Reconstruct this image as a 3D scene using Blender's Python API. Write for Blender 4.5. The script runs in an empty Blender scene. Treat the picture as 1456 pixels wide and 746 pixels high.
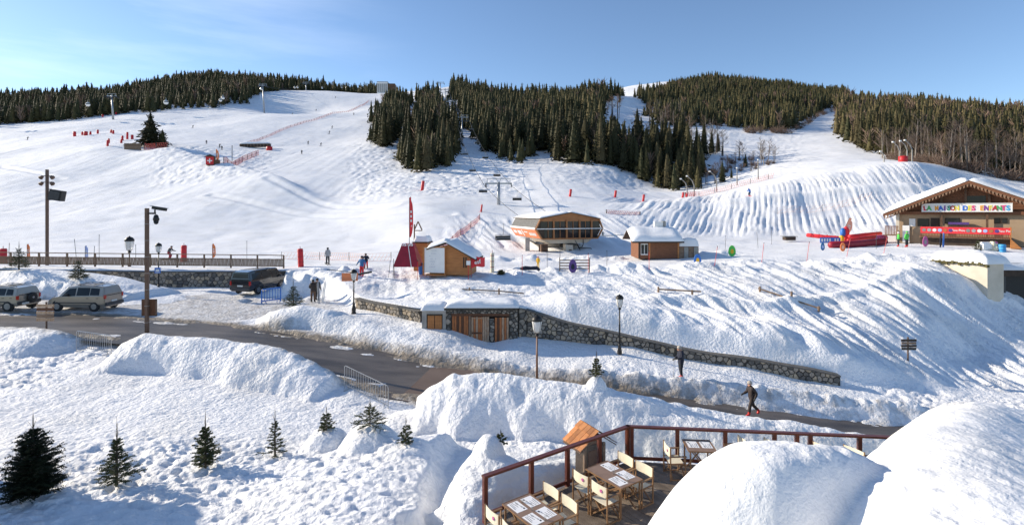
import bpy, bmesh, math, random
import numpy as np
from mathutils import Vector, Matrix

random.seed(7)
SC = bpy.context.scene
COL = SC.collection
PI = math.pi

# ---------------------------------------------------------------- camera, light, exposure
F, CX, HY = 750.0, 728.0, 300.0            # focal length in photo pixels, principal column, horizon row
cam_d = bpy.data.cameras.new('camera')
cam = bpy.data.objects.new('camera', cam_d)
COL.objects.link(cam)
SC.camera = cam
cam.location = (0, 0, 0)
cam.rotation_euler = (PI/2, 0, 0)
cam_d.sensor_width = 36.0
cam_d.lens = 36.0*F/1456.0
cam_d.shift_y = (HY-373.0)/1456.0
cam_d.clip_start = 0.1
cam_d.clip_end = 6000

SUN_AZ = (-0.955, 0.295)                      # horizontal direction towards the sun
SUN_EL = math.radians(22.5)
sun_d = bpy.data.lights.new('sun', 'SUN')
sun_d.energy = 5.0
sun_d.angle = math.radians(0.5)
sun_d.color = (1.0, 0.89, 0.72)
sun = bpy.data.objects.new('sun', sun_d)
COL.objects.link(sun)
_h = math.hypot(*SUN_AZ)
SUNV = Vector((SUN_AZ[0]/_h*math.cos(SUN_EL), SUN_AZ[1]/_h*math.cos(SUN_EL), math.sin(SUN_EL)))
sun.rotation_euler = SUNV.to_track_quat('Z', 'Y').to_euler()

world = bpy.data.worlds.new('World')
SC.world = world
world.use_nodes = True
wn, wl = world.node_tree.nodes, world.node_tree.links
wn.clear()
w_out = wn.new('ShaderNodeOutputWorld')
w_bg = wn.new('ShaderNodeBackground')
w_sky = wn.new('ShaderNodeTexSky')
w_sky.sky_type = 'NISHITA'
w_sky.sun_disc = False
w_sky.sun_elevation = SUN_EL
w_sky.sun_rotation = math.atan2(SUN_AZ[0], SUN_AZ[1])
w_sky.altitude = 1800
w_sky.air_density = 1.0
w_sky.dust_density = 0.6
w_sky.ozone_density = 2.6
w_bg.inputs['Strength'].default_value = 0.145
# faint high cirrus veil: noise on the sky direction
w_tc = wn.new('ShaderNodeTexCoord')
w_map = wn.new('ShaderNodeMapping')
w_map.inputs['Scale'].default_value = (1.6, 1.6, 11.0)
w_map.inputs['Rotation'].default_value = (0.0, 0.12, 0.3)
w_noi = wn.new('ShaderNodeTexNoise')
w_noi.inputs['Scale'].default_value = 1.3
w_noi.inputs['Detail'].default_value = 7
w_noi.inputs['Roughness'].default_value = 0.55
w_ramp = wn.new('ShaderNodeValToRGB')
w_ramp.color_ramp.elements[0].position = 0.50
w_ramp.color_ramp.elements[0].color = (0, 0, 0, 1)
w_ramp.color_ramp.elements[1].position = 0.80
w_ramp.color_ramp.elements[1].color = (0.30, 0.30, 0.30, 1)
w_dot = wn.new('ShaderNodeVectorMath'); w_dot.operation = 'DOT_PRODUCT'
w_dot.inputs[1].default_value = (-0.80, 0.58, 0.15)
w_mr = wn.new('ShaderNodeMapRange')
w_mr.inputs['From Min'].default_value = 0.72
w_mr.inputs['From Max'].default_value = 1.0
w_mul = wn.new('ShaderNodeMath'); w_mul.operation = 'MULTIPLY'
w_add = wn.new('ShaderNodeMath'); w_add.operation = 'MULTIPLY_ADD'
w_add.inputs[1].default_value = 1.0
w_mix = wn.new('ShaderNodeMix'); w_mix.data_type = 'RGBA'
w_mix.inputs[7].default_value = (8.6, 9.0, 9.4, 1)
wl.new(w_tc.outputs['Generated'], w_map.inputs['Vector'])
wl.new(w_map.outputs[0], w_noi.inputs['Vector'])
wl.new(w_noi.outputs['Fac'], w_ramp.inputs[0])
wl.new(w_tc.outputs['Generated'], w_dot.inputs[0])
wl.new(w_dot.outputs['Value'], w_mr.inputs[0])
wl.new(w_ramp.outputs[0], w_mul.inputs[0])
wl.new(w_mr.outputs[0], w_mul.inputs[1])
wl.new(w_mul.outputs[0], w_mix.inputs[0])
wl.new(w_sky.outputs[0], w_mix.inputs[6])
wl.new(w_mix.outputs[2], w_bg.inputs['Color'])
wl.new(w_bg.outputs[0], w_out.inputs['Surface'])

SC.view_settings.view_transform = 'Standard'
SC.view_settings.look = 'None'
SC.view_settings.exposure = 0.40
SC.view_settings.gamma = 1.0
SC.render.engine = 'CYCLES'
SC.render.resolution_x, SC.render.resolution_y = 1024, 524

# ---------------------------------------------------------------- noise
def _hash(ix, iy, s):
    h = (ix.astype(np.int64)*374761393 + iy.astype(np.int64)*668265263 + s*974634777) & 0xffffffff
    h = ((h ^ (h >> 13))*1274126177) & 0xffffffff
    return ((h ^ (h >> 16)) & 0xffff)/65535.0

def vnoise(x, y, s=0):
    x = np.asarray(x, float); y = np.asarray(y, float)
    ix = np.floor(x); iy = np.floor(y)
    fx = x-ix; fy = y-iy
    fx = fx*fx*fx*(fx*(fx*6-15)+10); fy = fy*fy*fy*(fy*(fy*6-15)+10)
    ix = ix.astype(np.int64); iy = iy.astype(np.int64)
    a = _hash(ix, iy, s); b = _hash(ix+1, iy, s); c = _hash(ix, iy+1, s); d = _hash(ix+1, iy+1, s)
    return (a*(1-fx)+b*fx)*(1-fy)+(c*(1-fx)+d*fx)*fy

def fbm(x, y, s=0, o=4, g=0.5):
    r = 0; a = 1; t = 0
    for i in range(o):
        r = r+a*(vnoise(x*2**i+i*17.3, y*2**i-i*9.1, s+i)-0.5); t += a; a *= g
    return r/t*2

def sm(a, b, x):
    t = np.clip((np.asarray(x, float)-a)/(b-a), 0, 1)
    return t*t*(3-2*t)

# ---------------------------------------------------------------- terrain
# survey points: (azimuth column, depth, row) or (azimuth column, depth, None, height); heights relative to the eye
def _pt(px, Z, py=None, z=None):
    if z is None: z = -(py-HY)/F*Z
    return ((px-CX)/F, math.log(Z), z/Z)

UP = []
def U(px, *rows):
    for Z, v in rows:
        UP.append(_pt(px, Z, v) if v >= 60 else _pt(px, Z, None, v))
# v >= 60 is a row of the picture, v < 60 a height in metres
U(-330, (49,-4.9),(60,-5.0),(85,-4.0),(120,2),(170,14),(260,30),(400,180),(560,150),(900,150))
U(0, (46,-5.2),(52,-5.1),(65,-5.3),(85,-4.2),(110,0),(150,250),(200,215),(300,181),(400,172),(520,146),(700,160),(1200,200))
U(150, (47,-5.4),(52,-5.2),(65,-5.3),(85,-4.6),(110,0.5),(150,247),(190,210),(250,187),(325,166),(420,150),(540,138),(700,150),(1200,200))
U(300, (49,-5.5),(52,-5.4),(65,-5.5),(85,-4.8),(110,1),(150,245),(200,208),(270,180),(345,157),(450,132),(570,114),(700,130),(1200,200))
U(400, (49,-5.5),(56,-5.5),(70,-5.5),(90,-4.0),(112,1),(150,246),(200,212),(300,170),(380,147),(455,131),(520,128),(580,124),(700,140),(1200,200))
U(480, (44,-5.5),(50,-5.3),(60,-5.4),(75,-5.2),(95,-2.5),(120,2.5),(160,242),(220,205),(300,172),(400,145),(480,132),(540,131),(620,136),(800,160),(1200,200))
U(540, (40,-6.2),(45,-5.5),(52,-5.2),(65,-5.2),(80,-4.5),(95,-1),(115,280),(150,252),(210,202),(300,170),(420,146),(510,133),(620,138),(1200,200))
U(600, (34.5,-6.5),(38,-6.0),(43,-5.5),(50,-5.2),(65,-4.9),(80,-3),(95,296),(125,268),(160,240),(200,217),(270,182),(380,150),(480,131),(620,140),(1200,200))
U(650, (33.6,-5.95),(37,-5.9),(43,-5.5),(50,-5.3),(66,-4.9),(82,-2.5),(95,298),(120,272),(168,228),(220,200),(300,170),(400,141),(500,124),(640,140),(1200,200))
U(735, (33.8,-6.05),(38,-6.2),(44,-5.5),(50,-5.5),(62,-5.3),(75,-4),(92,308),(115,282),(145,252),(175,229),(230,202),(300,174),(370,155),(420,148),(560,170),(1200,200))
U(800, (33.3,-7.0),(37,-6.4),(43,-5.5),(50,-5.6),(62,-5.3),(78,-3.2),(90,304),(110,282),(140,256),(175,229),(230,200),(300,172),(400,146),(460,140),(560,170),(1200,200))
U(860, (32.8,-7.45),(36,-6.8),(42,-5.7),(50,-5.6),(62,-5.3),(78,-3.0),(90,303),(110,284),(135,262),(165,238),(220,204),(300,168),(420,135),(560,160),(1200,180))
U(900, (32.3,-7.8),(36,-7.0),(42,-5.7),(48,-5.4),(62,-5.0),(76,-3.8),(92,302),(112,287),(150,263),(200,214),(300,178),(380,160),(450,137),(560,150),(800,122),(1200,150))
U(960, (31.8,-8.25),(36,-7.1),(42,-5.8),(48,-5.3),(60,-5.0),(74,-4.2),(92,303),(114,279),(140,268),(165,262),(200,222),(280,186),(400,155),(560,128),(760,116),(1200,150))
U(1000, (31.5,-8.5),(36,-7.2),(42,-5.9),(48,-5.2),(60,-4.9),(72,-4.4),(84,-3.2),(100,292),(116,273),(122,274),(140,264),(180,232),(230,202),(280,186),(350,162),(430,142),(550,118),(760,116),(1200,150))
U(1100, (30.8,-8.9),(35,-7.6),(42,-6.0),(49,-4.9),(60,-4.7),(72,-4.4),(82,-3.4),(98,288),(112,262),(118,261),(150,242),(200,216),(260,197),(320,176),(480,136),(600,128),(1200,160))
U(1190, (30.2,-9.4),(35,-8.0),(42,-6.5),(50,-4.9),(60,-4.4),(72,-4.2),(82,-3.4),(98,283),(114,247),(120,246),(145,232),(210,206),(300,181),(420,152),(520,140),(1200,160))
U(1300, (30,-10.0),(35,-8.9),(40,-6.9),(45,-4.95),(50,-4.6),(57,-4.3),(66,-4.1),(76,-3.9),(88,300),(104,263),(117,235),(124,236),(140,236),(170,216),(230,192),(320,167),(450,150),(1200,180))
U(1330, (38,-8.1),(42.5,-6.3),(46.5,-4.7))
U(1365, (38,-8.8),(43,-6.6),(45,-5.6))
U(1400, (38,-9.2),(42.5,-7.5),(44,-7.0))
U(1380, (30,-10.5),(36,-9.9),(51,-4.6),(56,-4.4),(66,-4.1),(80,-3.6),(96,285),(112,262),(125,250),(150,231),(220,202),(300,180),(450,160),(1200,190))
U(1470, (30,-10.8),(36,-10.2),(43,-8.6),(50,-8.0),(58,-4.6),(66,-4.1),(80,-3.4),(100,285),(120,266),(150,238),(220,206),(300,180),(450,170),(1200,190))
U(1800, (30,-11.2),(40,-10),(50,-8.6),(60,-5),(80,-4),(100,1),(150,12),(220,30),(300,50),(450,80),(1200,190))
LO = []
def L(px, *rows):
    for Z, z in rows: LO.append(_pt(px, Z, None, z))
L(-330, (3,-8.2),(8,-7.8),(14,-7.7),(20,-7.6),(28,-7.2),(34,-6.8),(45,-6.6),(60,-6.6))
L(0, (3,-8.2),(8,-7.9),(14,-7.75),(20,-7.8),(24,-7.7),(28,-7.5),(33,-7.0),(38,-6.9),(46,-6.7),(60,-6.7))
L(150, (3,-8.2),(8,-7.9),(14,-7.75),(20,-8.0),(24,-7.9),(28,-7.6),(33,-7.15),(38,-6.95),(46,-6.7),(60,-6.8))
L(300, (3,-8.2),(8,-8.0),(14,-7.8),(20,-8.1),(24,-8.1),(28,-7.8),(33,-7.3),(38,-7.1),(46,-6.8),(60,-6.8))
L(450, (3,-8.4),(8,-8.1),(14,-7.8),(20,-8.4),(24,-8.5),(28,-8.1),(33,-7.6),(38,-7.1),(46,-6.9),(60,-6.8))
L(600, (3,-8.4),(8,-8.4),(14,-8.3),(20,-8.7),(24,-8.7),(28,-8.5),(31.3,-7.75),(33.3,-7.35),(46,-7.2))
L(530, (31,-7.9),(34,-7.35),(36,-7.0))
L(640, (31.5,-7.9),(33,-7.45))
L(695, (31.5,-8.35),(33,-8.3))
L(732, (31.5,-8.3),(33,-7.95))
L(800, (31.5,-8.5),(33,-8.15))
L(760, (3,-8.8),(8,-8.8),(14,-8.6),(20,-8.6),(24,-9.0),(28,-9.0),(31,-8.6),(33.5,-8.05),(46,-8))
L(900, (3,-9),(8,-9),(14,-8.9),(20,-8.9),(24,-9.35),(27,-9.2),(30,-8.75),(32.3,-8.28),(46,-8.3))
L(1060, (3,-9),(8,-9),(14,-9),(20,-9.1),(24,-9.8),(27,-9.6),(28.5,-9.4),(31,-9.08),(46,-9))
L(1270, (3,-9),(8,-9),(14,-9.2),(20,-9.5),(24,-10.5),(27,-10.2),(29,-10.1),(31,-10),(46,-10))
L(1800, (3,-9),(8,-9),(14,-9.5),(20,-10),(24,-11),(29,-10.9),(31,-10.9),(46,-10.9))

def rbf_fit(P):
    P = np.array(P); X = P[:, :2].copy(); X[:, 1] *= 0.8
    D = np.sqrt(((X[:, None]-X[None])**2).sum(2)+1e-4)
    n = len(P); A = np.zeros((n+3, n+3)); A[:n, :n] = -D+np.eye(n)*0.0
    A[:n, n] = 1; A[:n, n+1:] = X; A[n, :n] = 1; A[n+1:, :n] = X.T
    b = np.zeros(n+3); b[:n] = P[:, 2]
    return X, np.linalg.solve(A, b)
GU = np.linspace(-1.7, 1.7, 260); GW = np.linspace(math.log(2.5), math.log(2500), 300)
def rbf_grid(P):
    X, c = rbf_fit(P)
    g = np.empty((len(GW), len(GU)))
    n = len(X)
    for i, w in enumerate(GW):
        d = np.sqrt((GU[:, None]-X[None, :, 0])**2+(w*0.8-X[None, :, 1])**2+1e-4)
        g[i] = -d@c[:n]+c[n]+c[n+1]*GU+c[n+2]*w*0.8
    return g
G_UP = rbf_grid(UP); G_LO = rbf_grid(LO)
def gsample(G, X, Y):
    Y = np.maximum(Y, 2.6)
    u = np.clip((X/Y-GU[0])/(GU[1]-GU[0]), 0, len(GU)-1.001)
    w = np.clip((np.log(Y)-GW[0])/(GW[1]-GW[0]), 0, len(GW)-1.001)
    i = w.astype(int); j = u.astype(int); fi = w-i; fj = u-j
    t = (G[i, j]*(1-fj)+G[i, j+1]*fj)*(1-fi)+(G[i+1, j]*(1-fj)+G[i+1, j+1]*fj)*fi
    return t*Y

SEPX = np.array([-90, -46, -21.5, -18.6, -15, -11, -5.9, -4.35, 0.35, 0.9, 5.77, 9.84, 13.7, 18.9, 30, 80])
SEPY = np.array([46, 47, 49, 46, 42, 38, 34.5, 33.6, 33.6, 33.9, 32.8, 31.8, 31.0, 30.0, 29.0, 27])
SEPW = np.array([.14, .14, .14, 2.5, 2.5, .3, .14, .14, .14, .14, .14, .14, .14, .8, 3, 3])
def sepY(X): return np.interp(X, SEPX, SEPY)

ROAD = np.array([(-75, 33, -6.3), (-33, 33.6, -6.95), (-26.5, 33.0, -7.1), (-18.1, 31.4, -7.4), (-11, 29.4, -7.95), (-6.2, 27.5, -8.45),
                 (-2, 26.2, -8.8), (1.3, 25.5, -9.05), (6.2, 24.9, -9.4), (11.9, 24.3, -9.95), (18.6, 23.8, -10.6), (40, 22.5, -12)], float)
def polydist(P, X, Y):
    X = np.asarray(X, float); Y = np.asarray(Y, float)
    best = np.full(X.shape, 1e9); zz = np.zeros(X.shape); sd = np.zeros(X.shape); tt = np.zeros(X.shape)
    for k in range(len(P)-1):
        ax, ay = P[k, 0], P[k, 1]; bx, by = P[k+1, 0], P[k+1, 1]
        dx, dy = bx-ax, by-ay; l2 = dx*dx+dy*dy
        t = np.clip(((X-ax)*dx+(Y-ay)*dy)/l2, 0, 1)
        ex = X-(ax+t*dx); ey = Y-(ay+t*dy); d = np.hypot(ex, ey)
        m = d < best
        best = np.where(m, d, best); zz = np.where(m, P[k, 2]+(P[k+1, 2]-P[k, 2])*t, zz)
        sd = np.where(m, np.sign(dx*ey-dy*ex), sd); tt = np.where(m, k+t, tt)
    return best, zz, sd, tt

def B(px, py, Z): return ((px-CX)/F*Z, Z, -(py-HY)/F*Z)
# snow banks: crest polyline, half width on the near side, on the far side
BANKS = [
 ([B(150,514,27), B(178,488,27.2), B(205,474,27.4), B(300,480,27.1), B(380,491,26.4), B(430,506,25.7), B(480,541,24.6)], 1.9, 1.3),
 ([B(590,572,21.9), B(612,549,22), B(645,532,22), B(700,530,21.9), B(763,537,21.6), B(850,548,21.2), B(950,572,20.8), B(1050,590,20.4), B(1150,604,20.1), B(1250,622,20.0), B(1350,640,20)], 1.7, 1.4),
 ([B(362,462,34.5), B(385,444,35), B(430,434,35), B(470,440,34.6), B(500,452,34.2), B(560,467,33), B(596,478,32.2), B(622,500,31)], 1.5, 1.6),
 ([B(-40,386,43.6), B(40,383,43.6), B(85,384,43.6), B(130,388,43.4), B(170,394,43), B(205,404,42.6), B(225,412,42)], 3.2, 2.2),
 ([B(215,420,42), B(260,420,43.5), B(320,412,46)], 1.2, 1.2),
 ([(-1.15,13.1,-7.3), (-.8,13.95,-7.2), (.9,15.15,-7.2), (2.6,16.35,-7.5)], 1.05, 1.7),
 ([B(400,392,44), B(440,398,45), B(480,402,44)], 1.5, 1.5),
]
DOTS = [  # local mounds: x, y, crest z, radius
 (-0.72, 15.0, -6.85, 0.75), (-0.66, 15.2, -6.4, 0.33), (-0.95, 14.0, -7.0, 0.62), (-1.0, 13.0, -7.15, 0.55), (-1.05, 12.1, -7.3, 0.55), (-1.05, 11.2, -7.5, 0.6),
 B(465,606,18.6)+(0.55,), B(525,603,18.0)+(0.7,), B(577,628,17.2)+(0.6,), B(848,533,21.3)+(0.28,),
 B(345,424,41)+(0.4,), B(60,470,29.5)+(1.6,), B(20,462,30.5)+(1.8,),
]
def HZ(X, Y, detail=True, attrs=False):
    X = np.asarray(X, float); Y = np.asarray(Y, float)
    lo = gsample(G_LO, X, Y); up = gsample(G_UP, X, Y)
    up = up-9*np.exp(-(((X/Y*F+CX-425)/75)**2+((Y-385)/38)**2))
    sy = sepY(X); w = np.interp(X, SEPX, SEPW)
    k = sm(sy-w*0.2, sy+w, Y)
    # raised near plateau on the left, cliff on its right side
    edge = -2.35+0.25*fbm(Y*0.8, Y*0, 5, 2)
    pl = sm(edge+0.38, edge-0.30, X+.25*fbm(X*1.5, Y*1.5, 6, 3))*sm(20.3, 18.4, Y+0.5*fbm(X*0.5, Y*0.5, 8, 2))
    lo = lo+pl*0.72*sm(-8, -3, X)
    z = lo*(1-k)+up*k
    rough = np.zeros_like(z); dirt = np.zeros_like(z)
    near = 1-k
    rd, rz, rs, rt = polydist(ROAD, X, Y)
    # banks
    for pts, wn_, wf in BANKS:
        P = np.array(pts)
        d, bz, s, t = polydist(P, X, Y)
        jit = 0.25*fbm(X*0.55, Y*0.55, 21, 3)
        ww = np.where(Y < np.interp(X, P[:, 0], P[:, 1]), wn_, wf)*(1+jit)
        f = np.clip(1-(d/ww)**1.6, 0, 1)**0.8
        end = np.minimum(sm(0, 0.15, t+0.001), sm(len(P)-1, len(P)-1.15, t))
        nz = z+(bz-z)*f*(0.35+0.65*end)
        z = np.maximum(z, np.where(f > 0, nz, -1e9))
        rough = np.maximum(rough, f)
    for (x0, y0, z0, r) in DOTS:
        d = np.hypot(X-x0, Y-y0)
        f = np.clip(1-(d/(r*1.5))**2.2, 0, 1)**.85*(1+.10*fbm(X*2, Y*2, 23, 3))
        z = np.maximum(z, z+(z0-z)*f*(d < r*1.5))
    # road bed
    f = sm(2.95, 2.35, rd+0.45*fbm(X*0.5, Y*0.5, 31, 3))
    park = sm(-12, -16, X)*sm(0, 1.0, Y-np.interp(X, ROAD[:, 0], ROAD[:, 1]))*near
    z = z*(1-f)+(rz-0.05)*f
    slush = f*sm(0.7, 2.5, rd)*np.clip(fbm(X*0.7, Y*1.3, 33, 4)+.22*sm(1.3, 2.6, rd)-.02, 0, .5)
    z = z+slush*0.30
    dirt = np.maximum(dirt, f*.35)
    bmask = sm(-5, -1, X)
    # ploughed berm between the road and the foot path
    bm = np.exp(-((rd-3.35)/0.42)**2)*(rs > 0)*sm(-7, 0, X)
    z = z+bm*(0.42+0.20*fbm(X*1.7, Y*1.7, 41, 4)*1)
    bd = bm+np.exp(-((rd-2.95)/0.35)**2)*(rs > 0)*0.9
    dirt = np.maximum(dirt, np.clip(bd, 0, 1)*sm(3.7, 3.3, rd)*sm(-9, -3, X)*(.16+.30*vnoise(X*4, Y*4, 43)))
    e = np.clip(1-(rd-2.4)/1.4, 0, 1)*(rd > 2.0)
    dirt = np.maximum(dirt, 0.62*e*sm(16, 4, X)+0.30*e)
    trod = sm(-9, -15, X)*sm(-2.5, -1.0, Y-np.interp(X, ROAD[:, 0], ROAD[:, 1]))*near*(rough < .15)*sm(47, 40, Y+.3*(X+20))
    dirt = np.maximum(dirt, trod*0.46)
    if detail:
        far = Y > sy+1
        ug = gsample(G_UP, X, Y)
        # region masks
        u = X/Y*F+CX
        # amplitude of random lumpiness
        nf = sm(60, 25, Y)
        lump = fbm(X*0.45, Y*0.45, 51, 4)
        fine = fbm(X*2.3, Y*2.3, 61, 3)
        flat = (rd < 2.6)
        amp = 0.10*near*(~flat)
        z = z+lump*amp*0.8+fine*np.where(flat, 0.0, 0.022)*nf*near
        # lumps on banks
        ridg = 1-np.abs(fbm(X*1.1, Y*1.1, 71, 4))*2
        lay = fbm(X*.5, z*2.2+Y*.4, 72, 3)
        z = z+rough*((ridg-0.5)*0.045+lay*.11+fine*.035)*nf*(rd > 2.5)
        # foot-trodden field left of the picture
        wob = vnoise(X*0.25, Y*0.25, 75)
        pock = vnoise(X*2.7+wob*3, Y*3.6, 81)*0.6+vnoise(X*5.6, Y*6.6+wob*2, 82)*0.4
        fld = near*(rd > 3.2)*(1-rough)*sm(34, 28, Y)*(.25+1.15*sm(.25, .8, vnoise(X*.17+3, Y*.24, 85)))
        z = z-fld*0.20*np.clip(pock-0.42, 0, 1)-fld*0.03*vnoise(X*7, Y*7, 83)
        sk = np.abs(np.mod((X*.35+Y*.94+.5*fbm(X*.1, Y*.1, 86, 2))*.42, 1)-.5)*2
        z = z+fld*.035*sm(.85, 1, sk)
        fp = vnoise(X*2.0+3*vnoise(X*.4, Y*.4, 76), Y*2.8, 84)
        z = z-fld*0.26*np.clip(fp-0.68, 0, 1)
        # hillside above the wall: ribs running down the slope
        hs = k*sm(sy+0.4, sy+3, Y)*sm(52, 46, Y-0.02*(X-10))
        cr = X+0.30*Y
        wv = fbm(X*0.12, Y*0.12, 91, 3)*1.3
        rib = vnoise(cr*1.0+wv, Y*0.15, 92)*0.42+vnoise(cr*2.5+wv*2, Y*0.22, 93)*0.36+vnoise(cr*5.0+wv*3, Y*0.4, 94)*0.22
        rs_ = 0.25+0.75*sm(5, 14, X)
        z = z+hs*(rib-0.5)*0.72*rs_+hs*lump*0.12+hs*fine*0.05
        cutw = sm(1.0, 4.0, X)*sm(26, 17, X)*sm(sy+.12, sy+1.5+.5*fbm(X*.4, Y*.4, 131, 2), Y)*sm(sy+6.5, sy+2.5, Y)
        z = z+k*cutw*(.85+.15*fbm(X*.8, Y*.8, 132, 2))
        ly = np.interp(X, [9, 13, 18, 24, 33], [37.6, 39.0, 38.0, 40.5, 44.5])
        ld = np.exp(-((Y-ly)/.55)**2)*sm(8, 11, X)
        z = z+k*ld*.28
        wig = fbm(X*0.6, Y*0.6, 95, 4)
        z = z+hs*wig*0.20*(1-0.6*rs_)
        # rim heaps and worked snow of the snow front
        rim = k*np.exp(-((Y-(46.5+0.10*np.clip(X, 0, 60)))/2.0)**2)*sm(-4, 2, X)*sm(52, 40, X)
        z = z+rim*(0.30+0.75*np.clip(fbm(X*0.5, Y*0.5, 97, 4), -0.4, 1))
        rim2 = k*np.exp(-((Y-58.5)/1.5)**2)*sm(-6, 0, X)*sm(30, 22, X)
        z = z+rim2*(0.2+0.7*np.clip(fbm(X*0.6, Y*0.6, 98, 4), -0.4, 1))
        # left heap behind the standing people
        hp = np.exp(-(((X+16)/4.5)**2+((Y-45)/3.2)**2))
        z = z+hp*0.8*(0.3+fbm(X*0.7, Y*0.7, 99, 4))
        # groomed benches on the right: raked ribs
        cy = 101+0.10*(X-20)
        bk = k*sm(78, 86, Y)*sm(122, 114, Y)*sm(14, 26, X)
        c2 = X*0.9-Y*0.42
        r2 = np.abs(np.mod(c2*1.10+0.7*fbm(X*0.06, Y*0.06, 101, 3)+.22*fbm(X*.5,Y*.2,107,2), 1)-0.5)*2
        bn = np.exp(-((Y-101-0.02*X)/2.2)**2)
        z = z+bk*(r2-0.5)*0.24*(1-bn)*(0.35+0.9*vnoise(X*.12, Y*.12, 103))+bk*bn*0.6+bk*(vnoise(c2*2.6, Y*.10, 104)-.5)*.22+bk*(vnoise(c2*.22, Y*.05, 106)-.5)*.7
        bl = k*sm(64, 70, Y)*sm(92, 84, Y)*sm(-12, -6, X)*sm(26, 16, X)
        c3 = X*0.93+Y*0.25
        z = z+bl*((vnoise(c3*1.3+wv, Y*0.10, 105)-0.5)*0.45+(vnoise(c3*2.9+wv, Y*0.2, 108)-0.5)*0.22)
        # ungroomed rough strips of the pistes
        uu = (u, )
        rgh = k*sm(105, 118, Y)*np.clip(sm(485, 510, u)*sm(760, 730, u)*sm(240, 190, Y), 0, 1)
        rgh = np.maximum(rgh, k*sm(128, 138, Y)*sm(205, 190, Y)*sm(195, 235, u)*sm(405, 370, u-0.0*Y))
        rgh = np.maximum(rgh, k*sm(120, 135, Y)*sm(760, 800, u)*sm(940, 900, u)*0.6)
        rgh = np.maximum(rgh, k*sm(130, 150, Y)*sm(960, 1000, u)*sm(1180, 1120, u)*0.7)
        rr = fbm(X*0.8, Y*0.55, 111, 5, 0.7)
        z = z+rgh*rr*0.45
        for tr in ([(0,165),(60,150),(88,146)], [(-30,186),(40,204),(110,215),(160,211)], [(300,118),(420,104),(520,96),(640,90)], [(380,128),(480,108),(560,100)]):
            TP = np.array([(at(a, b), b, 0) for a, b in tr]); td = polydist(TP, X, Y)[0]
            z = z-k*.26*np.exp(-(td/.8)**2)+k*.14*np.exp(-((td-1.6)/.9)**2)
        fold = np.array([(at(a, b), b, 0) for a, b in [(228,186), (262,172), (305,156), (350,142), (410,126), (470,112)]]); fd, _, fs_, ft = polydist(fold, X, Y)
        z = z+k*2.6*np.exp(-(fd/np.where(fs_ > 0, 3.0, 11.0))**2)*np.minimum(sm(0, .6, ft+.01), sm(5, 3.6, ft))
        gv = vnoise(X*.9+Y*.05, Y*.03, 141)
        z = z+k*sm(95, 120, Y)*sm(480, 300, Y)*(gv-.5)*.10
        # smooth rolling of the groomed snow, larger far away
        z = z+k*sm(60, 130, Y)*(fbm(X*0.022, Y*0.022, 121, 3)*1.6)+k*sm(56, 90, Y)*fbm(X*0.16, Y*0.16, 122, 3)*0.16
        z = z+k*sm(40, 56, Y)*sm(100, 70, Y)*fbm(X*0.35, Y*0.35, 123, 3)*0.10
    if attrs: return z, np.clip(dirt, 0, 1)
    return z
TG = {}
def gh(x, y, detail=True):
    """height of the built snow sheet (bilinear), or of the undetailed base"""
    if detail and TG:
        u = min(max(x/max(y, 3.01), TG['us'][0]), TG['us'][-1]-1e-6); w = min(max(math.log(max(y, 3.01)), TG['ws'][0]), TG['ws'][-1]-1e-6)
        j = int(np.searchsorted(TG['us'], u, 'right'))-1; i = int(np.searchsorted(TG['ws'], w, 'right'))-1
        fu = (u-TG['us'][j])/(TG['us'][j+1]-TG['us'][j]); fw = (w-TG['ws'][i])/(TG['ws'][i+1]-TG['ws'][i]); Zg = TG['Z']
        return float((Zg[i, j]*(1-fu)+Zg[i, j+1]*fu)*(1-fw)+(Zg[i+1, j]*(1-fu)+Zg[i+1, j+1]*fu)*fw)
    return float(HZ(np.array([float(x)]), np.array([float(y)]), detail)[0])
def at(px, Z): return (px-CX)/F*Z
def zat(py, Z): return -(py-HY)/F*Z
def G(px, Z, dz=0.0):
    x = at(px, Z); return (x, Z, gh(x, Z)+dz)
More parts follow.
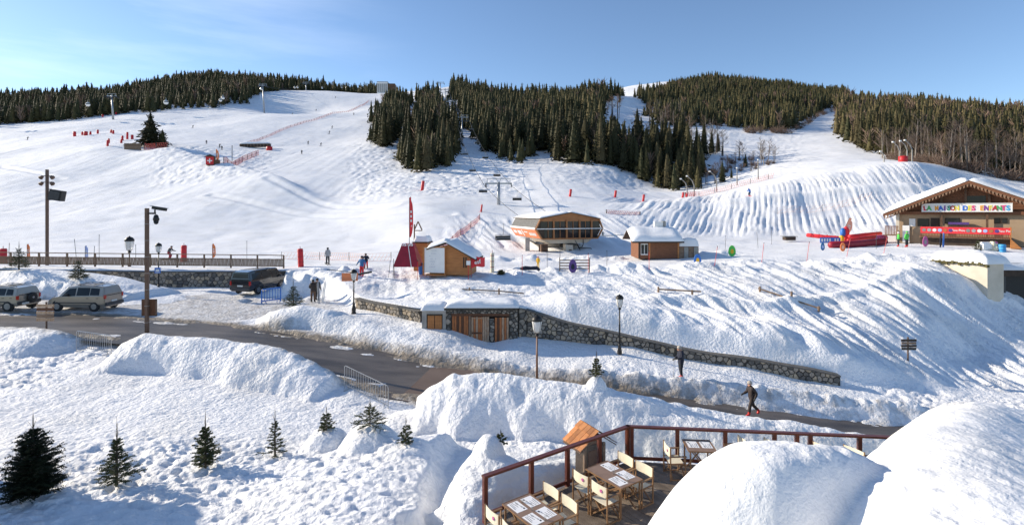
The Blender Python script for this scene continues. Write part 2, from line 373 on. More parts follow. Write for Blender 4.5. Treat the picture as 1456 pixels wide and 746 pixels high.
# ---------------------------------------------------------------- materials
def nd(nt, t, **kw):
    n = nt.nodes.new(t)
    for k, v in kw.items(): setattr(n, k, v)
    return n
def mat(name, c, rough=0.7, c2=None, scale=4.0, bump=0.0, bscale=None, metal=0.0, spec=0.4, stretch=None, fac=(0.35, 0.65), coat=0.0, detail=5, trans=0.0, sss=0.0):
    m = bpy.data.materials.new(name); m.use_nodes = True
    nt = m.node_tree; p = nt.nodes['Principled BSDF']
    p.inputs['Base Color'].default_value = (*c, 1); p.inputs['Roughness'].default_value = rough
    p.inputs['Metallic'].default_value = metal; p.inputs['Specular IOR Level'].default_value = spec
    p.inputs['Coat Weight'].default_value = coat; p.inputs['Transmission Weight'].default_value = trans
    tc = nd(nt, 'ShaderNodeTexCoord'); mp = nd(nt, 'ShaderNodeMapping')
    nt.links.new(tc.outputs['Object'], mp.inputs['Vector'])
    if stretch: mp.inputs['Scale'].default_value = stretch
    if c2:
        n = nd(nt, 'ShaderNodeTexNoise'); n.inputs['Scale'].default_value = scale; n.inputs['Detail'].default_value = detail
        n.inputs['Roughness'].default_value = 0.6
        r = nd(nt, 'ShaderNodeMapRange'); r.inputs[1].default_value = fac[0]; r.inputs[2].default_value = fac[1]
        x = nd(nt, 'ShaderNodeMix', data_type='RGBA'); x.inputs[6].default_value = (*c, 1); x.inputs[7].default_value = (*c2, 1)
        nt.links.new(mp.outputs[0], n.inputs['Vector']); nt.links.new(n.outputs['Fac'], r.inputs[0])
        nt.links.new(r.outputs[0], x.inputs[0]); nt.links.new(x.outputs[2], p.inputs['Base Color'])
    if bump:
        n = nd(nt, 'ShaderNodeTexNoise'); n.inputs['Scale'].default_value = bscale or scale*3; n.inputs['Detail'].default_value = 4
        b = nd(nt, 'ShaderNodeBump'); b.inputs['Strength'].default_value = bump; b.inputs['Distance'].default_value = 0.02
        nt.links.new(mp.outputs[0], n.inputs['Vector']); nt.links.new(n.outputs['Fac'], b.inputs['Height'])
        nt.links.new(b.outputs[0], p.inputs['Normal'])
    return m
def vary(m, lo=.6, hi=1.45):
    nt = m.node_tree; p_ = nt.nodes['Principled BSDF']; src = p_.inputs['Base Color'].links[0].from_socket
    oi = nd(nt, 'ShaderNodeObjectInfo'); mr = nd(nt, 'ShaderNodeMapRange'); mr.inputs[3].default_value = lo; mr.inputs[4].default_value = hi
    vm = nd(nt, 'ShaderNodeVectorMath', operation='SCALE'); nt.links.new(oi.outputs['Random'], mr.inputs[0]); nt.links.new(src, vm.inputs[0]); nt.links.new(mr.outputs[0], vm.inputs['Scale']); nt.links.new(vm.outputs[0], p_.inputs['Base Color'])
# snow with attribute-driven dirt
def snow_mat(name, bumps=((0.9, 6, 0.10), (0.5, 28, 0.03)), dirt=True, tint=(0.885, 0.885, 0.895)):
    m = bpy.data.materials.new(name); m.use_nodes = True
    nt = m.node_tree; p = nt.nodes['Principled BSDF']
    p.inputs['Roughness'].default_value = 0.62; p.inputs['Specular IOR Level'].default_value = 0.25
    tc = nd(nt, 'ShaderNodeTexCoord')
    base = nd(nt, 'ShaderNodeMix', data_type='RGBA')
    base.inputs[6].default_value = (*tint, 1); base.inputs[7].default_value = (tint[0]*.90, tint[1]*.895, tint[2]*.88, 1)
    n = nd(nt, 'ShaderNodeTexNoise'); n.inputs['Scale'].default_value = 0.35; n.inputs['Detail'].default_value = 6
    r = nd(nt, 'ShaderNodeMapRange'); r.inputs[1].default_value = 0.45; r.inputs[2].default_value = 0.72
    nt.links.new(tc.outputs['Object'], n.inputs['Vector']); nt.links.new(n.outputs['Fac'], r.inputs[0]); nt.links.new(r.outputs[0], base.inputs[0])
    last = base.outputs[2]
    if dirt:
        at_ = nd(nt, 'ShaderNodeAttribute', attribute_name='dirt')
        n2 = nd(nt, 'ShaderNodeTexNoise'); n2.inputs['Scale'].default_value = 2.2; n2.inputs['Detail'].default_value = 8; n2.inputs['Roughness'].default_value = 0.7
        nt.links.new(tc.outputs['Object'], n2.inputs['Vector'])
        ma = nd(nt, 'ShaderNodeMath', operation='ADD'); nt.links.new(at_.outputs['Fac'], ma.inputs[0]); nt.links.new(n2.outputs['Fac'], ma.inputs[1])
        mr = nd(nt, 'ShaderNodeMapRange'); mr.inputs[1].default_value = 0.72; mr.inputs[2].default_value = 1.25
        nt.links.new(ma.outputs[0], mr.inputs[0])
        mx = nd(nt, 'ShaderNodeMix', data_type='RGBA'); mx.inputs[7].default_value = (0.25, 0.21, 0.165, 1)
        nt.links.new(mr.outputs[0], mx.inputs[0]); nt.links.new(last, mx.inputs[6]); last = mx.outputs[2]
    nt.links.new(last, p.inputs['Base Color'])
    prev = None
    for s, sc, dist in bumps:
        nn = nd(nt, 'ShaderNodeTexNoise'); nn.inputs['Scale'].default_value = sc; nn.inputs['Detail'].default_value = 5
        b = nd(nt, 'ShaderNodeBump'); b.inputs['Strength'].default_value = s; b.inputs['Distance'].default_value = dist
        nt.links.new(tc.outputs['Object'], nn.inputs['Vector']); nt.links.new(nn.outputs['Fac'], b.inputs['Height'])
        if prev: nt.links.new(prev.outputs[0], b.inputs['Normal'])
        prev = b
    nt.links.new(prev.outputs[0], p.inputs['Normal'])
    return m
M = {}
M['snow'] = snow_mat('snow')
M['snowcap'] = snow_mat('snow_cap', bumps=((0.6, 5, 0.05), (0.5, 24, 0.03)), dirt=False)
M['asphalt'] = mat('asphalt', (0.046, 0.040, 0.037), 0.50, (0.165, 0.140, 0.120), 0.55, 0.4, 60, fac=(0.38, 0.68), detail=10, stretch=(.35, 1.4, 1))
M['asphalt2'] = mat('asphalt_patch', (0.145, 0.100, 0.078), 0.8, (0.18, 0.13, 0.105), 0.7, 0.4, 60, detail=10)
M['needle'] = mat('spruce_needles', (0.014, 0.020, 0.008), 0.75, (0.052, 0.045, 0.018), 0.35, fac=(0.3, 0.7), spec=0.2)
M['needle2'] = mat('spruce_needles_olive', (0.026, 0.028, 0.010), 0.75, (0.082, 0.064, 0.026), 0.35, fac=(0.3, 0.7), spec=0.2)
M['needle3'] = mat('larch_twigs', (0.055, 0.048, 0.024), 0.8, (0.115, 0.090, 0.045), 0.5, spec=0.15)
for k_ in ('needle', 'needle2', 'needle3'): vary(M[k_])
M['fir'] = mat('young_fir_needles', (0.042, 0.060, 0.024), 0.6, (0.10, 0.105, 0.040), 9, spec=0.3)
M['bark'] = mat('bark', (0.055, 0.040, 0.030), 0.9, (0.10, 0.08, 0.06), 6, 0.5)
M['birch'] = mat('birch_bark', (0.40, 0.35, 0.30), 0.8, (0.22, 0.18, 0.15), 3, spec=0.2)
M['twig'] = mat('bare_twigs', (0.145, 0.110, 0.088), 0.9, (0.21, 0.165, 0.135), 1.5, spec=0.1)
M['twigred'] = mat('bare_twigs_reddish', (0.165, 0.110, 0.085), 0.9, (0.22, 0.16, 0.125), 1.5, spec=0.1)
vary(M['birch'], .7, 1.2); vary(M['twig'], .6, 1.2); vary(M['twigred'], .6, 1.2)
M['redwood'] = mat('dark_red_stained_wood', (0.085, 0.018, 0.010), 0.42, (0.14, 0.036, 0.018), 3, 0.15, 40, stretch=(1, 1, 1), coat=0.3)
M['deck'] = mat('weathered_decking', (0.155, 0.118, 0.090), 0.75, (0.28, 0.22, 0.17), 2.2, 0.5, 30, detail=8)
M['brownwood'] = mat('brown_wood', (0.095, 0.050, 0.028), 0.7, (0.15, 0.085, 0.05), 3, 0.4, 20)
M['greywood'] = mat('grey_brown_fence_wood', (0.185, 0.120, 0.080), 0.85, (0.27, 0.185, 0.125), 3, 0.5, 20)
M['orangewood'] = mat('orange_larch_boards', (0.50, 0.205, 0.062), 0.6, (0.37, 0.145, 0.045), 1.5, 0.2, 20, stretch=(1, 1, 6))
M['cedar'] = mat('new_cedar_shingle', (0.50, 0.21, 0.075), 0.7, (0.36, 0.14, 0.05), 5, 0.3, 30)
M['stationwood'] = mat('brown_orange_station_cladding', (0.36, 0.155, 0.055), 0.6, (0.28, 0.115, 0.04), 1.5, 0.2, 20)
vary(M['cedar'], .65, 1.25); vary(M['deck'], .75, 1.2)
M['doorwood'] = mat('orange_door_boards', (0.50, 0.175, 0.055), 0.7, (0.34, 0.12, 0.045), 4, 0.3, 30, stretch=(4, 4, 1))
M['doorgrey'] = mat('faded_door_boards', (0.50, 0.38, 0.27), 0.8, (0.36, 0.21, 0.12), 4, 0.3, 30, stretch=(4, 4, 1))
M['doordark'] = mat('dark_stained_boards', (0.155, 0.070, 0.034), 0.75, (0.10, 0.045, 0.025), 4, 0.3, 30, stretch=(4, 4, 1))
M['stone'] = mat('wall_stone_grey', (0.24, 0.205, 0.165), 0.9, (0.38, 0.33, 0.27), 5, 0.8, 18)
M['stone2'] = mat('wall_stone_ochre', (0.36, 0.28, 0.19), 0.9, (0.45, 0.37, 0.27), 5, 0.8, 18)
M['stone3'] = mat('wall_stone_dark', (0.10, 0.092, 0.082), 0.9, (0.17, 0.155, 0.135), 5, 0.8, 18)
M['mortar'] = mat('dark_mortar', (0.055, 0.048, 0.040), 0.95, (0.09, 0.08, 0.065), 8, 0.6, 30)
M['concrete'] = mat('weathered_concrete', (0.30, 0.28, 0.25), 0.9, (0.42, 0.39, 0.35), 1.5, 0.4, 25)
M['render'] = mat('cream_render', (0.66, 0.59, 0.49), 0.9, (0.54, 0.48, 0.385), 0.6, 0.2, 40, detail=9)
M['darkmetal'] = mat('black_cast_metal', (0.022, 0.021, 0.021), 0.45, (0.04, 0.038, 0.036), 8, 0.1, metal=0.4)
M['brownmetal'] = mat('brown_painted_metal', (0.115, 0.066, 0.044), 0.5, (0.14, 0.085, 0.06), 4, 0.05)
M['steel'] = mat('galvanised_steel', (0.42, 0.43, 0.44), 0.42, (0.33, 0.34, 0.35), 3, 0.05, metal=0.6)
M['white'] = mat('white_panel', (0.80, 0.79, 0.77), 0.5, (0.74, 0.73, 0.71), 2)
M['lampglass'] = mat('frosted_lamp_glass', (0.80, 0.79, 0.76), 0.25, (0.74, 0.73, 0.71), 3, trans=0.25)
M['red'] = mat('red_padding', (0.62, 0.025, 0.028), 0.45, (0.52, 0.02, 0.025), 2, 0.1, 10)
M['redflag'] = mat('red_banner_cloth', (0.78, 0.045, 0.055), 0.6, (0.68, 0.035, 0.045), 3, 0.15, 12)
M['darkred'] = mat('deep_red_tarpaulin', (0.33, 0.018, 0.035), 0.45, (0.25, 0.014, 0.028), 2, 0.15, 6)
M['orange'] = mat('orange_cloth', (0.85, 0.24, 0.07), 0.6, (0.78, 0.20, 0.06), 3)
M['orangepanel'] = mat('orange_station_panel', (0.74, 0.24, 0.10), 0.5, (0.68, 0.21, 0.09), 1)
M['netting'] = mat('orange_safety_netting', (0.72, 0.16, 0.12), 0.7, (0.60, 0.11, 0.09), 5)
M['peach'] = mat('faded_orange_tape', (0.85, 0.50, 0.36), 0.7, (0.8, 0.42, 0.3), 5)
M['yellow'] = mat('yellow_cloth', (0.85, 0.50, 0.03), 0.6, (0.78, 0.43, 0.02), 4)
M['green'] = mat('bright_green_cloth', (0.10, 0.60, 0.09), 0.6, (0.08, 0.50, 0.07), 4)
M['blue'] = mat('blue_plastic', (0.035, 0.17, 0.55), 0.45, (0.03, 0.14, 0.46), 4)
M['paleblue'] = mat('pale_blue_banner', (0.42, 0.50, 0.78), 0.6, (0.36, 0.44, 0.72), 3)
M['purple'] = mat('purple_panel', (0.12, 0.06, 0.24), 0.55, (0.09, 0.045, 0.19), 3)
M['black'] = mat('black_rubber', (0.018, 0.018, 0.019), 0.65, (0.03, 0.03, 0.03), 10)
M['glass'] = mat('dark_window_glass', (0.014, 0.017, 0.020), 0.12, (0.02, 0.024, 0.028), 1, spec=0.3)
M['silver'] = mat('silver_beige_car_paint', (0.36, 0.31, 0.26), 0.30, (0.33, 0.285, 0.24), 3, metal=0.45, coat=0.7)
M['beige'] = mat('pale_beige_car_paint', (0.40, 0.36, 0.30), 0.30, (0.37, 0.33, 0.275), 3, metal=0.35, coat=0.7)
M['blackpaint'] = mat('black_car_paint', (0.010, 0.010, 0.013), 0.16, (0.014, 0.014, 0.017), 3, coat=1.0)
M['greyplastic'] = mat('grey_bumper_plastic', (0.05, 0.05, 0.052), 0.6, (0.07, 0.07, 0.072), 6)
M['alloy'] = mat('alloy_wheel', (0.40, 0.40, 0.41), 0.35, (0.34, 0.34, 0.35), 4, metal=0.6)
M['tail'] = mat('red_tail_lamp', (0.50, 0.02, 0.015), 0.2, (0.42, 0.015, 0.01), 4, coat=0.6)
M['plate'] = mat('licence_plate', (0.70, 0.69, 0.64), 0.5, (0.65, 0.64, 0.6), 3)
M['canvas'] = mat('cream_canvas', (0.76, 0.69, 0.53), 0.85, (0.70, 0.63, 0.48), 12, 0.2, 60)
M['chairwood'] = mat('brown_varnished_beech', (0.20, 0.11, 0.055), 0.45, (0.26, 0.15, 0.08), 8)
M['tabletop'] = mat('taupe_table_top', (0.22, 0.145, 0.105), 0.55, (0.27, 0.18, 0.135), 4, 0.1, 30)
M['paper'] = mat('white_paper_mat', (0.82, 0.82, 0.83), 0.7, (0.78, 0.78, 0.8), 6)
M['ink'] = mat('black_print', (0.03, 0.03, 0.04), 0.7, (0.05, 0.05, 0.06), 6)
M['pink'] = mat('pink_embroidery', (0.55, 0.14, 0.34), 0.8, (0.48, 0.11, 0.3), 9)
M['skin'] = mat('skin', (0.52, 0.29, 0.20), 0.6, (0.47, 0.25, 0.17), 20)
M['hairgrey'] = mat('grey_hair', (0.48, 0.43, 0.37), 0.8, (0.38, 0.34, 0.30), 30)
M['navy'] = mat('navy_jacket', (0.010, 0.013, 0.028), 0.75, (0.02, 0.024, 0.045), 12, 0.3, 20)
M['darktrouser'] = mat('dark_grey_trousers', (0.014, 0.016, 0.022), 0.8, (0.024, 0.027, 0.034), 12, 0.3, 20)
M['brownjacket'] = mat('dark_brown_jacket', (0.030, 0.020, 0.019), 0.7, (0.05, 0.035, 0.03), 12, 0.3, 20)
M['bootred'] = mat('red_ski_boots', (0.60, 0.04, 0.03), 0.35, (0.5, 0.03, 0.025), 6)
M['bluejacket'] = mat('blue_jacket', (0.04, 0.16, 0.36), 0.7, (0.03, 0.13, 0.3), 10)
M['greyjacket'] = mat('pale_grey_jacket', (0.40, 0.40, 0.41), 0.7, (0.3, 0.3, 0.31), 10)
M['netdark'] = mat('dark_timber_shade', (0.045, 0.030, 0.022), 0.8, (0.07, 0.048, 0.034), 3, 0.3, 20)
M['chalet'] = mat('chalet_larch_cladding', (0.22, 0.090, 0.042), 0.7, (0.155, 0.062, 0.03), 2.5, 0.3, 20, stretch=(1, 1, 5))
M['chaletwall'] = mat('shaded_ochre_render', (0.42, 0.30, 0.195), 0.9, (0.36, 0.25, 0.16), .8, .2, 30)
M['fretwood'] = mat('pale_carved_bargeboard', (0.30, 0.185, 0.115), 0.75, (0.22, 0.13, 0.08), 4)
M['slats'] = mat('grey_louvre', (0.30, 0.29, 0.27), 0.5, (0.24, 0.23, 0.215), 3, metal=0.3)
M['mat_mud'] = mat('mossy_edge', (0.09, 0.075, 0.025), 0.95, (0.14, 0.12, 0.05), 9, 0.8, 20)
def clear_glass():
    m = bpy.data.materials.new('clear_screen_glass'); m.use_nodes = True
    nt = m.node_tree; nt.nodes.clear()
    o = nd(nt, 'ShaderNodeOutputMaterial'); t = nd(nt, 'ShaderNodeBsdfTransparent'); g = nd(nt, 'ShaderNodeBsdfGlossy')
    t.inputs[0].default_value = (0.95, 0.955, 0.95, 1); g.inputs['Roughness'].default_value = 0.03
    n = nd(nt, 'ShaderNodeTexNoise'); n.inputs['Scale'].default_value = 1.2; n.inputs['Detail'].default_value = 5
    d = nd(nt, 'ShaderNodeBsdfDiffuse'); d.inputs[0].default_value = (0.7, 0.7, 0.68, 1)
    mr = nd(nt, 'ShaderNodeMapRange'); mr.inputs[1].default_value = 0.3; mr.inputs[2].default_value = 0.8; mr.inputs[3].default_value = 0.01; mr.inputs[4].default_value = 0.10
    f = nd(nt, 'ShaderNodeFresnel'); f.inputs[0].default_value = 1.45
    a = nd(nt, 'ShaderNodeMixShader'); b = nd(nt, 'ShaderNodeMixShader')
    nt.links.new(n.outputs['Fac'], mr.inputs[0]); nt.links.new(mr.outputs[0], a.inputs[0])
    nt.links.new(t.outputs[0], a.inputs[1]); nt.links.new(d.outputs[0], a.inputs[2])
    ge = nd(nt, 'ShaderNodeNewGeometry'); mm = nd(nt, 'ShaderNodeMath', operation='SUBTRACT'); mm.use_clamp = True; nt.links.new(f.outputs[0], mm.inputs[0]); nt.links.new(ge.outputs['Backfacing'], mm.inputs[1]); nt.links.new(mm.outputs[0], b.inputs[0]); nt.links.new(a.outputs[0], b.inputs[1]); nt.links.new(g.outputs[0], b.inputs[2])
    nt.links.new(b.outputs[0], o.inputs[0])
    return m
M['clear'] = clear_glass()

# ---------------------------------------------------------------- mesh helpers
class MB:
    """collects shapes; build() links them as one mesh object"""
    def __init__(s): s.v = []; s.f = []; s.mi = []; s.m = 0
    def add(s, vs, fs):
        o = len(s.v); s.v += [tuple(v) for v in vs]
        for f in fs: s.f.append(tuple(i+o for i in f)); s.mi.append(s.m)
        return s
    def box(s, cx, cy, cz, sx, sy, sz, rz=0.0, rx=0.0, ry=0.0):
        R = Matrix.Rotation(rz, 3, 'Z') @ Matrix.Rotation(ry, 3, 'Y') @ Matrix.Rotation(rx, 3, 'X')
        vs = []
        for k in (-.5, .5):
            for j in (-.5, .5):
                for i in (-.5, .5): vs.append(R @ Vector((i*sx, j*sy, k*sz))+Vector((cx, cy, cz)))
        return s.add(vs, [(0,2,3,1),(4,5,7,6),(0,1,5,4),(2,6,7,3),(0,4,6,2),(1,3,7,5)])
    def bar(s, a, b, w, h=None, up=(0,0,1)):
        a = Vector(a); b = Vector(b); h = h or w; d = b-a; l = d.length
        if l < 1e-6: return s
        d.normalize(); up = Vector(up)
        x = d.cross(up)
        if x.length < 1e-4: x = d.cross(Vector((1, 0, 0)))
        x.normalize(); y = x.cross(d)
        vs = []
        for q in (a, b):
            for i, j in ((-1,-1),(1,-1),(1,1),(-1,1)): vs.append(q+x*(i*w/2)+y*(j*h/2))
        return s.add(vs, [(0,1,2,3),(7,6,5,4),(0,4,5,1),(1,5,6,2),(2,6,7,3),(3,7,4,0)])
    def tube(s, pts, r, n=6, cap=True):
        pts = [Vector(p) for p in pts]; rs = r if isinstance(r, (list, tuple)) else [r]*len(pts)
        vs = []; fs = []
        ref = None
        for k, p in enumerate(pts):
            d = (pts[min(k+1, len(pts)-1)]-pts[max(k-1, 0)]).normalized()
            if ref is None: ref = d.cross(Vector((0.3, 0.9, 0.2))).normalized()
            x = (ref-d*ref.dot(d)).normalized(); y = d.cross(x); ref = x
            for i in range(n):
                a = 2*PI*i/n; vs.append(p+(x*math.cos(a)+y*math.sin(a))*rs[k])
        for k in range(len(pts)-1):
            for i in range(n):
                j = (i+1) % n; fs.append((k*n+i, k*n+j, (k+1)*n+j, (k+1)*n+i))
        if cap: fs.append(tuple(range(n))[::-1]); fs.append(tuple((len(pts)-1)*n+i for i in range(n)))
        return s.add(vs, fs)
    def lathe(s, prof, n=12, c=(0,0,0)):
        vs = []; fs = []
        for r, z in prof:
            for i in range(n):
                a = 2*PI*i/n; vs.append((c[0]+r*math.cos(a), c[1]+r*math.sin(a), c[2]+z))
        for k in range(len(prof)-1):
            for i in range(n):
                j = (i+1) % n; fs.append((k*n+i, k*n+j, (k+1)*n+j, (k+1)*n+i))
        fs.append(tuple(range(n))[::-1]); fs.append(tuple((len(prof)-1)*n+i for i in range(n)))
        return s.add(vs, fs)
    def prism(s, poly, z0, z1, f=None):
        """extrude a 2D polygon; f maps (a, b, c) to a point"""
        f = f or (lambda a, b, c: (a, b, c)); n = len(poly)
        vs = [f(a, b, z0) for a, b in poly]+[f(a, b, z1) for a, b in poly]
        return s.add(vs, [tuple(range(n))[::-1], tuple(range(n, 2*n))]+[(i, (i+1) % n, n+(i+1) % n, n+i) for i in range(n)])
    def mesh(s, name, mats, smooth=False):
        me = bpy.data.meshes.new(name)
        me.from_pydata(s.v, [], s.f)
        for m in (mats if isinstance(mats, (list, tuple)) else [mats]): me.materials.append(m if not isinstance(m, str) else M[m])
        if any(s.mi): me.polygons.foreach_set('material_index', s.mi)
        bm = bmesh.new(); bm.from_mesh(me); bmesh.ops.recalc_face_normals(bm, faces=bm.faces); bm.to_mesh(me); bm.free()
        if smooth: me.polygons.foreach_set('use_smooth', [True]*len(me.polygons))
        return me
    def build(s, name, mats, parent=None, smooth=False, loc=None, rz=None, bevel=0):
        me = s.mesh(name, mats, smooth)
        if bevel:
            bm = bmesh.new(); bm.from_mesh(me)
            bmesh.ops.bevel(bm, geom=[e for e in bm.edges if len(e.link_faces) == 2 and e.calc_face_angle(0) > 0.5], offset=bevel, segments=2, affect='EDGES', clamp_overlap=True)
            bm.to_mesh(me); bm.free()
        return link(name, me, parent, loc, rz)
def link(name, me, parent=None, loc=None, rz=None):
    o = bpy.data.objects.new(name, me); COL.objects.link(o)
    if parent: o.parent = parent
    if loc is not None: o.location = loc
    if rz is not None: o.rotation_euler = (0, 0, rz)
    return o
def tag(o, label=None, cat=None, group=None, kind=None):
    if label: o['label'] = label
    if cat: o['category'] = cat
    if group: o['group'] = group
    if kind: o['kind'] = kind
    return o
def thing(name, label, cat, loc=(0, 0, 0), rz=0.0, group=None):
    o = bpy.data.objects.new(name, None); COL.objects.link(o); o.empty_display_size = 0.2
    o.location = loc; o.rotation_euler = (0, 0, rz)
    return tag(o, label, cat, group)
KIDS = {}
def kids(o):
    return [c for c in bpy.data.objects if c.parent == o]
def copy_tree(o, loc=None, rz=None, scale=None, label=None, group=None, ch=None):
    c = o.copy(); COL.objects.link(c)
    if loc is not None: c.location = loc
    if rz is not None: c.rotation_euler = (0, 0, rz)
    if scale is not None: c.scale = (scale,)*3 if not isinstance(scale, (tuple, list)) else scale
    if label: c['label'] = label
    if group: c['group'] = group
    ch = ch if ch is not None else tree_of(o)
    for k, sub in ch:
        d = k.copy(); COL.objects.link(d); d.parent = c
        for e, _ in sub:
            g = e.copy(); COL.objects.link(g); g.parent = d
    return c
def tree_of(o): return [(k, tree_of(k)) for k in kids(o)]

def text_mesh(txt, size, mats, depth=0.01, name='lettering', bold=0.0, align='CENTER'):
    cu = bpy.data.curves.new(name, 'FONT'); cu.body = txt; cu.size = size; cu.extrude = depth; cu.align_x = align
    cu.offset = bold; cu.resolution_u = 2
    ob = bpy.data.objects.new('tmp', cu); COL.objects.link(ob)
    bpy.context.view_layer.update()
    me = bpy.data.meshes.new_from_object(ob.evaluated_get(bpy.context.evaluated_depsgraph_get()))
    bpy.data.objects.remove(ob); bpy.data.curves.remove(cu)
    me.materials.clear(); me.materials.append(M[mats]); me.name = name
    return me

# ---------------------------------------------------------------- terrain mesh
def build_terrain():
    us = np.concatenate([np.linspace(-1.62, -1.06, 40, endpoint=False), np.linspace(-1.06, 1.06, 690), np.linspace(1.06, 1.62, 41)[1:]])
    ws = np.concatenate([np.linspace(math.log(3.0), math.log(10.5), 40, endpoint=False), np.linspace(math.log(10.5), math.log(60), 470, endpoint=False),
                         np.linspace(math.log(60), math.log(220), 230, endpoint=False), np.linspace(math.log(220), math.log(1500), 190)])
    # denser rows around the walls
    Uu, W = np.meshgrid(us, ws)
    Y = np.exp(W); X = Uu*Y
    Z, D = HZ(X, Y, True, True)
    TG.update(us=us, ws=ws, Z=Z)
    nr, nc = X.shape
    co = np.stack([X, Y, Z], -1).reshape(-1, 3).astype(np.float32)
    idx = np.arange(nr*nc).reshape(nr, nc)
    q = np.stack([idx[:-1, :-1], idx[:-1, 1:], idx[1:, 1:], idx[1:, :-1]], -1).reshape(-1, 4).astype(np.int32)
    me = bpy.data.meshes.new('snow_ground')
    me.vertices.add(len(co)); me.vertices.foreach_set('co', co.ravel())
    me.loops.add(q.size); me.loops.foreach_set('vertex_index', q.ravel())
    me.polygons.add(len(q)); me.polygons.foreach_set('loop_start', np.arange(0, q.size, 4, dtype=np.int32))
    me.polygons.foreach_set('use_smooth', np.ones(len(q), bool))
    me.update(calc_edges=True)
    a = me.attributes.new('dirt', 'FLOAT', 'POINT'); a.data.foreach_set('value', D.ravel().astype(np.float32))
    me.materials.append(M['snow'])
    o = link('snow_ground', me); tag(o, kind='structure')
    return o
build_terrain()

def build_road():
    mb = MB(); mb2 = MB()
    P = ROAD; t = np.linspace(0, len(P)-1, 260)
    k = np.minimum(t.astype(int), len(P)-2); f = (t-k)[:, None]
    C = P[k]*(1-f)+P[k+1]*f
    for i in range(4): C[1:-1] = (C[:-2]+C[2:]+2*C[1:-1])/4
    T = np.gradient(C[:, :2], axis=0); T /= np.hypot(T[:, 0], T[:, 1])[:, None]
    N = np.stack([-T[:, 1], T[:, 0]], 1)
    W = np.linspace(-3.0, 2.8, 33)
    X = C[:, 0][:, None]+N[:, 0][:, None]*W; Y = C[:, 1][:, None]+N[:, 1][:, None]*W
    Zr = C[:, 2][:, None]+0.02*(1-(W/3.2)**2)-0.015
    Zr = Zr+0*X
    vs = np.stack([X, Y, Zr], -1).reshape(-1, 3); n = len(W)
    fs = [(r*n+c, r*n+c+1, (r+1)*n+c+1, (r+1)*n+c) for r in range(len(C)-1) for c in range(n-1)]
    mb.add(vs, fs)
    o = mb.build('road', 'asphalt', smooth=True); tag(o, kind='structure')
    # newer reddish resurfaced strip across the lane, 4 mm proud
    pts = []
    for (x, z) in ((583, 0), (640, 0)): pts.append(x)
    i0 = int(np.argmin(np.abs(C[:, 0]-at(598, 27)))); i1 = int(np.argmin(np.abs(C[:, 0]-at(850, 25))))
    vs = []; fs = []
    for i in range(i0, i1+1):
        sh = 0
        for j, w in enumerate((-2.9, -1.4, 0, 1.4, 2.9)):
            ii = min(max(i+int(-w*0.8), 0), len(C)-1)
            vs.append((C[ii, 0]+N[ii, 0]*w, C[ii, 1]+N[ii, 1]*w, C[ii, 2]+0.02*(1-(w/3.2)**2)-0.015+0.004))
    m = i1-i0+1
    fs = [(r*5+c, r*5+c+1, (r+1)*5+c+1, (r+1)*5+c) for r in range(m-1) for c in range(4)]
    mb2.add(vs, fs); o = mb2.build('road_patch', 'asphalt2'); tag(o, kind='structure')
build_road()
# ---------------------------------------------------------------- trees
def spruce_crown(h, r, seed, whorls=17, nb=9, jag=3, low=0.06, core=True, mats=('needle',), name='crown', droop=0.30):
    """fronds in whorls; the narrow inner core is the dense twig mass near the stem"""
    rnd = random.Random(seed); mb = MB()
    lean = rnd.uniform(-.02, .02)
    for w in range(whorls):
        t = w/(whorls-1); z = h*(low+(0.97-low)*t)
        L = r*(1-t**1.25)**0.95*rnd.uniform(.66, 1.16)+0.05*r
        if t < .12: L *= .82
        n = max(4, int(nb*(1-0.45*t)))
        a0 = rnd.uniform(0, 6.28)
        for b in range(n):
            a = a0+2*PI*b/n+rnd.uniform(-.25, .25); l = L*rnd.uniform(.62, 1.15)
            dz = -droop*l*rnd.uniform(.6, 1.4)+0.10*l*(1 if t > .8 else 0)*4
            zz = z+rnd.uniform(-.5, .5)*h/whorls
            ca, sa = math.cos(a), math.sin(a)
            sp = []
            for q in range(jag+1):
                f = q/jag
                sp.append(Vector((ca*l*f, sa*l*f, zz+dz*f*f+0.06*l*f*(1-f))))
            wd = l*0.30
            px, py = -sa, ca
            for q in range(jag):
                f0 = q/jag
                ww = wd*(1-f0*0.75)*rnd.uniform(.8, 1.25)
                m = sp[q].lerp(sp[q+1], .75)
                dr = -0.22*ww-0.03*h/whorls
                lf = m+Vector((px*ww, py*ww, dr)); rt = m-Vector((px*ww, py*ww, -dr))
                mb.add([sp[q], lf, sp[q+1]+Vector((0, 0, .01)), rt], [(0, 1, 2), (0, 2, 3)])
                if q >= 1:   # hanging curtain twig
                    hg = Vector((rnd.uniform(-.1, .1)*ww, rnd.uniform(-.1, .1)*ww, -0.62*h/whorls*rnd.uniform(.6, 1.2)))
                    mb.add([sp[q], sp[q+1], sp[q].lerp(sp[q+1], .5)+hg], [(0, 1, 2)])
    if core:
        prof = [(r*.46*(1-k/6)**.9*rnd.uniform(.85, 1.1)+.01, h*(low+.03+(0.93-low)*k/6)) for k in range(7)]
        mb.lathe(prof, 7)
    # leader
    mb.tube([(0, 0, h*.93), (lean*h*.1, 0, h*.985)], [0.010*h*.4, 0.002*h], 3)
    return mb.mesh(name, mats)
def trunk_mesh(h, r=0.018, name='trunk', m='bark', top=0.8):
    mb = MB(); mb.tube([(0, 0, -0.04*h), (0, 0, h*.3), (0, 0, h*top)], [r*h, r*.8*h, r*.3*h], 6)
    return mb.mesh(name, m)

